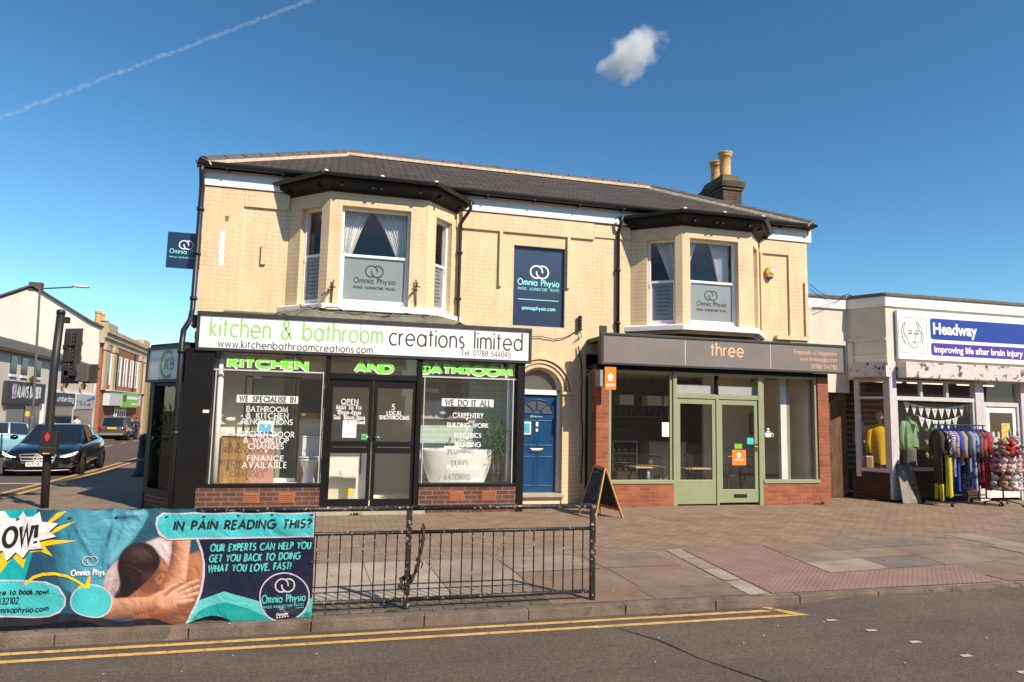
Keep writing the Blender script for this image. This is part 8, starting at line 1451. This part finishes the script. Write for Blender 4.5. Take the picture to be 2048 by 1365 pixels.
# dressed mannequins
man_m = pm("mannequin_shell", (.55, .45, .36, 1), .5, var=.05)
def mannequin(x, y, z0, label, top_m, bottom_m, rot, tl_, slv, head=False):
    t = thing("mannequin", label, "mannequin", (x, y, z0)); m = MB(); m.tube([(x, y, z0+1.08), (x, y, z0+1.2)], .05, 10); 
    if head: m.ell((x, y, z0+1.3), .08, .09, .11)
    m.tube([(x, y, z0+.02), (x, y, z0+1.0)], .02, 8); m.lathe([(.15, 0), (.15, .015), (.02, .02)], (x, y, z0+.003), 16); m.build("body", man_m, t, smooth=True)
    garment(t, "top", (x, y), rot, z0+1.12, tl_, .44, .24, top_m, slv, 1.05, seed=int(x*10))
    if bottom_m: garment(t, "skirt", (x, y), rot, z0+1.12-tl_+.05, .5, .36, .24, bottom_m, 0, 1.15, seed=int(x*7))
x, _ = on_y(1819, 900, 12.95); mannequin(x, 12.95, .66, "headless mannequin in pale green cardigan and grey skirt in main charity window", cl("pale_green", (.20, .36, .16, 1)), cl("grey_tweed", (.15, .16, .13, 1)), .2, .62, .5)
x, _ = on_y(1757, 900, 13.15); mannequin(x+.05, 13.15, .55, "mannequin in long mustard yellow jumper in the corner window", cl("mustard", (.62, .36, .008, 1)), None, -.3, .9, .5, True)
x, _ = on_y(1724, 880, 13.75); mannequin(x, 13.75, .5, "mannequin in white shirt with emerald scarf in the corner window", cl("white_shirt", (.6, .6, .6, 1)), cl("emerald", (.01, .20, .08, 1)), .3, .55, .3)
x, z = on_y(1722, 905, 13.35); t = thing("draped_scarf", "emerald green cloth draped over a stand in the corner window", "scarf", (x, 13.35, z-.3)); m = MB(); rr = random.Random(4); vs = []
for j in range(13):
    v = j/12; w = .05+.2*v**1.5
    for k in range(13): s_ = k/12-.5; vs.append((x-.04+.12*v+s_*w*2, 13.35+.03*math.sin(k*1.7+v*4), z+.5-.8*v+.04*math.sin(k*.9)))
m.add(vs, [(j*13+k, j*13+k+1, j*13+14+k, j*13+13+k) for j in range(12) for k in range(12)]); m.build("cloth", MATS["cloth_emerald"], t, smooth=True, sol=.01)
a, b, _, _, z0, z1 = rbox(1722, 912, 1747, 940, 13.1, 13.12); t = thing("small_frame", "small brown framed picture leaning in the corner window", "picture", ((a+b)/2, 13.1, z0)); m = MB(); m.box(a, b, 13.1, 13.12, z0, z1); m.build("frame", lilac, t); m = MB(); m.box(a+.025, b-.025, 13.095, 13.099, z0+.025, z1-.025); m.build("print", oak, t)
for (q0, q1, q2, q3, lb_) in ((1945, 819, 1960, 846, "upper white notice with red and blue print in the charity window"), (1945, 848, 1960, 868, "lower white notice partly behind the clothes rail")):
    a, b, _, _, z0, z1 = rbox(q0, q1, q2, q3, YH+.06, YH+.07); t = thing("window_notice", lb_, "notice", (a, YH+.06, z0)); m = MB(); m.box(a, b, YH+.06, YH+.063, z0, z1); m.build("paper", white_p, t); m = MB(); m.box(a+.03, b-.03, YH+.056, YH+.0595, z0+.05, z1-.09); m.build("print", pm("red_blue_print", (.35, .2, .35, 1), .6, var=.9, vs=14.), t)
x, _ = on_y(1852, 920, 13.1); t = thing("shelf_unit", "dark shelf unit with small ornaments in the charity window", "shelves", (x+.3, 13.1, .66)); m = MB()
for z in (.9, 1.2, 1.5): m.box(x-.05, x+.85, 13.0, 13.3, z, z+.02)
for xx_ in (x-.05, x+.4, x+.83): m.box(xx_, xx_+.02, 13.28, 13.3, .661, 1.52)
m.build("shelves", black_m, t); m = MB(); rr = random.Random(6)
for z in (.92, 1.22, 1.52):
    for k in range(5): hgt = rr.uniform(.06, .16); m.lathe([(.035, 0), (.05, hgt*.5), (.02, hgt*.8), (.03, hgt), (.0001, hgt)], (x+.05+k*.17, 13.13, z), 10)
m.build("ornaments", patterned("ornament_glaze", (.10, .35, .08, 1), (.5, .28, .05, 1), 'noise', 4), t)
# ------------------------------------------------------------------ weeds in the cracks
weed_m = fabric("weed_leaf", (.10, .17, .03, 1), .25)
def weed(x, y, z, s, label, seed):
    rr = random.Random(seed); m = MB()
    for i in range(int(26+s*60)):
        a = rr.uniform(0, 2*PI); e = rr.uniform(.15, 1.2); l = s*rr.uniform(.5, 1.1); d = Vector((math.cos(a)*math.cos(e), math.sin(a)*math.cos(e)*.7, math.sin(e))); c = Vector((x+rr.gauss(0, s*.5), y+rr.gauss(0, s*.15), z)); s_ = d.cross(Vector((0, 0, 1))).normalized()*l*.16; mid = c+d*l*.6; tip = c+d*l-Vector((0, 0, l*.15)); m.add([c, mid+s_, tip, mid-s_], [(0, 1, 2, 3)])
    return tag(m.build("weed", weed_m), label, "weed", "weeds at the foot of walls and posts")
weed(.42, 11.74, .0, .085, "bright green weed growing against the kitchen shop step", 1); weed(.55, 6.1, .0, .055, "small weed at the foot of the middle rail post", 2); weed(1.5, 6.12, .0, .03, "sparse weeds under the right hand rail panel", 3); weed(9.75, 12.24, 0, .10, "spreading weed at the foot of the right cafe pier", 4); weed(2.3, 11.86, 0, .03, "tiny weed below the right kitchen window plinth", 5); weed(3.2, 11.86, 0, .035, "tiny weed at right end of the kitchen shop plinth", 6); weed(5.6, 12.26, 0, .035, "tiny weed below the left cafe window plinth", 7)
# litter and leaves
lm = pm("dry_leaf", (.17, .07, .025, 1), .9, var=.3); m = MB(); rr = random.Random(12)
for i in range(150):
    if i < 60: x, y, z = rr.uniform(2.8, 6.5), rr.uniform(5.82, 5.93), -.074
    else: x, y, z = rr.uniform(-2, 12), rr.uniform(6.2, 11.8), .012
    a = rr.uniform(0, 6.3); s_ = rr.uniform(.008, .022); m.add([(x+s_*math.cos(a), y+s_*math.sin(a), z), (x-s_*.5*math.sin(a), y+s_*.5*math.cos(a), z+.006), (x-s_*math.cos(a), y-s_*math.sin(a), z), (x+s_*.5*math.sin(a), y-s_*.5*math.cos(a), z+.004)], [(0, 1, 2, 3)])
tag(m.build("leaf_litter", lm), kind="stuff")
m = MB()
for i in range(90):
    x, y = rr.uniform(-2.5, 8), rr.uniform(3, 8); z = -.072 if y < 5.9 else .012; s_ = rr.uniform(.006, .013); a = rr.uniform(0, 6.3); m.add([(x+s_*math.cos(a), y+s_*math.sin(a), z), (x-s_*math.sin(a), y+s_*math.cos(a), z), (x-s_*math.cos(a), y-s_*math.sin(a), z), (x+s_*math.sin(a), y-s_*math.cos(a), z)], [(0, 1, 2, 3)])
tag(m.build("pale_specks", pm("chewing_gum_white", (.6, .58, .55, 1), .8, var=.1)), kind="stuff")
# ------------------------------------------------------------------ cloud and vapour trail
def vol(name, dens, sc, lo, hi, detail=6., edge=None, centre=None, size=None, col=(1, 1, 1, 1), aniso=0.):
    m = bpy.data.materials.new(name); m.use_nodes = True; MATS[name] = m; nt = m.node_tree; L = nt.links.new; nt.nodes.remove(nt.nodes["Principled BSDF"])
    v = node(nt, "ShaderNodeVolumePrincipled", Color=col, Anisotropy=aniso); tc = node(nt, "ShaderNodeTexCoord"); n = node(nt, "ShaderNodeTexNoise", Scale=sc, Detail=detail, Roughness=.62); L(tc.outputs['Object'], n.inputs['Vector'])
    ln_ = node(nt, "ShaderNodeVectorMath", operation='LENGTH'); mp = node(nt, "ShaderNodeMapping"); mp.inputs['Scale'].default_value = size; L(tc.outputs['Object'], mp.inputs[0]); L(mp.outputs[0], ln_.inputs[0])
    fall = node(nt, "ShaderNodeMapRange", **{'From Min': 0., 'From Max': 1., 'To Min': edge[0], 'To Max': edge[1]}); L(ln_.outputs['Value'], fall.inputs[0]); ad = node(nt, "ShaderNodeMath", operation='ADD'); L(n.outputs[0], ad.inputs[0]); L(fall.outputs[0], ad.inputs[1])
    mr = node(nt, "ShaderNodeMapRange", **{'From Min': lo, 'From Max': hi, 'To Min': 0., 'To Max': dens}); L(ad.outputs[0], mr.inputs[0]); L(mr.outputs[0], v.inputs['Density']); L(v.outputs[0], nt.nodes["Material Output"].inputs['Volume']); return m
def far_pt(px, py, dist): d = sight(px, py); return Vector((0, 0, CAM_H))+d.normalized()*dist
D_ = 900.; c = far_pt(1258, 112, D_); k = D_/1365*1.0
m = MB(); m.ell((0, 0, 0), 1, 1, 1, 24, 16); hx2, hz2 = 112*k, 72*k; o = m.build("cloud", vol("cloud_vapour", .085, 2.1/(hx2*1.), .47, .74, 8., (.33, -.42), None, (1/hx2, 1/hx2, 1/hz2))); o.data.transform(Matrix.Diagonal((hx2, hx2*.7, hz2, 1))); o.location = c; o.rotation_euler = (0, R(-22), R(-8)); tag(o, kind="structure")
A_ = far_pt(-160, 297, 3000.); B_ = far_pt(760, -52, 3000.); L_ = (B_-A_).length; m = MB(); m.tube([(0, 0, -L_/2), (0, 0, L_/2)], 20., 12); o = m.build("vapour_trail", vol("trail_vapour", .022, .05, .40, .75, 4., (.22, -.5), None, (1/20., 1/20., 0.))); o.location = (A_+B_)/2; o.rotation_euler = (B_-A_).to_track_quat('Z', 'Y').to_euler(); tag(o, kind="structure")
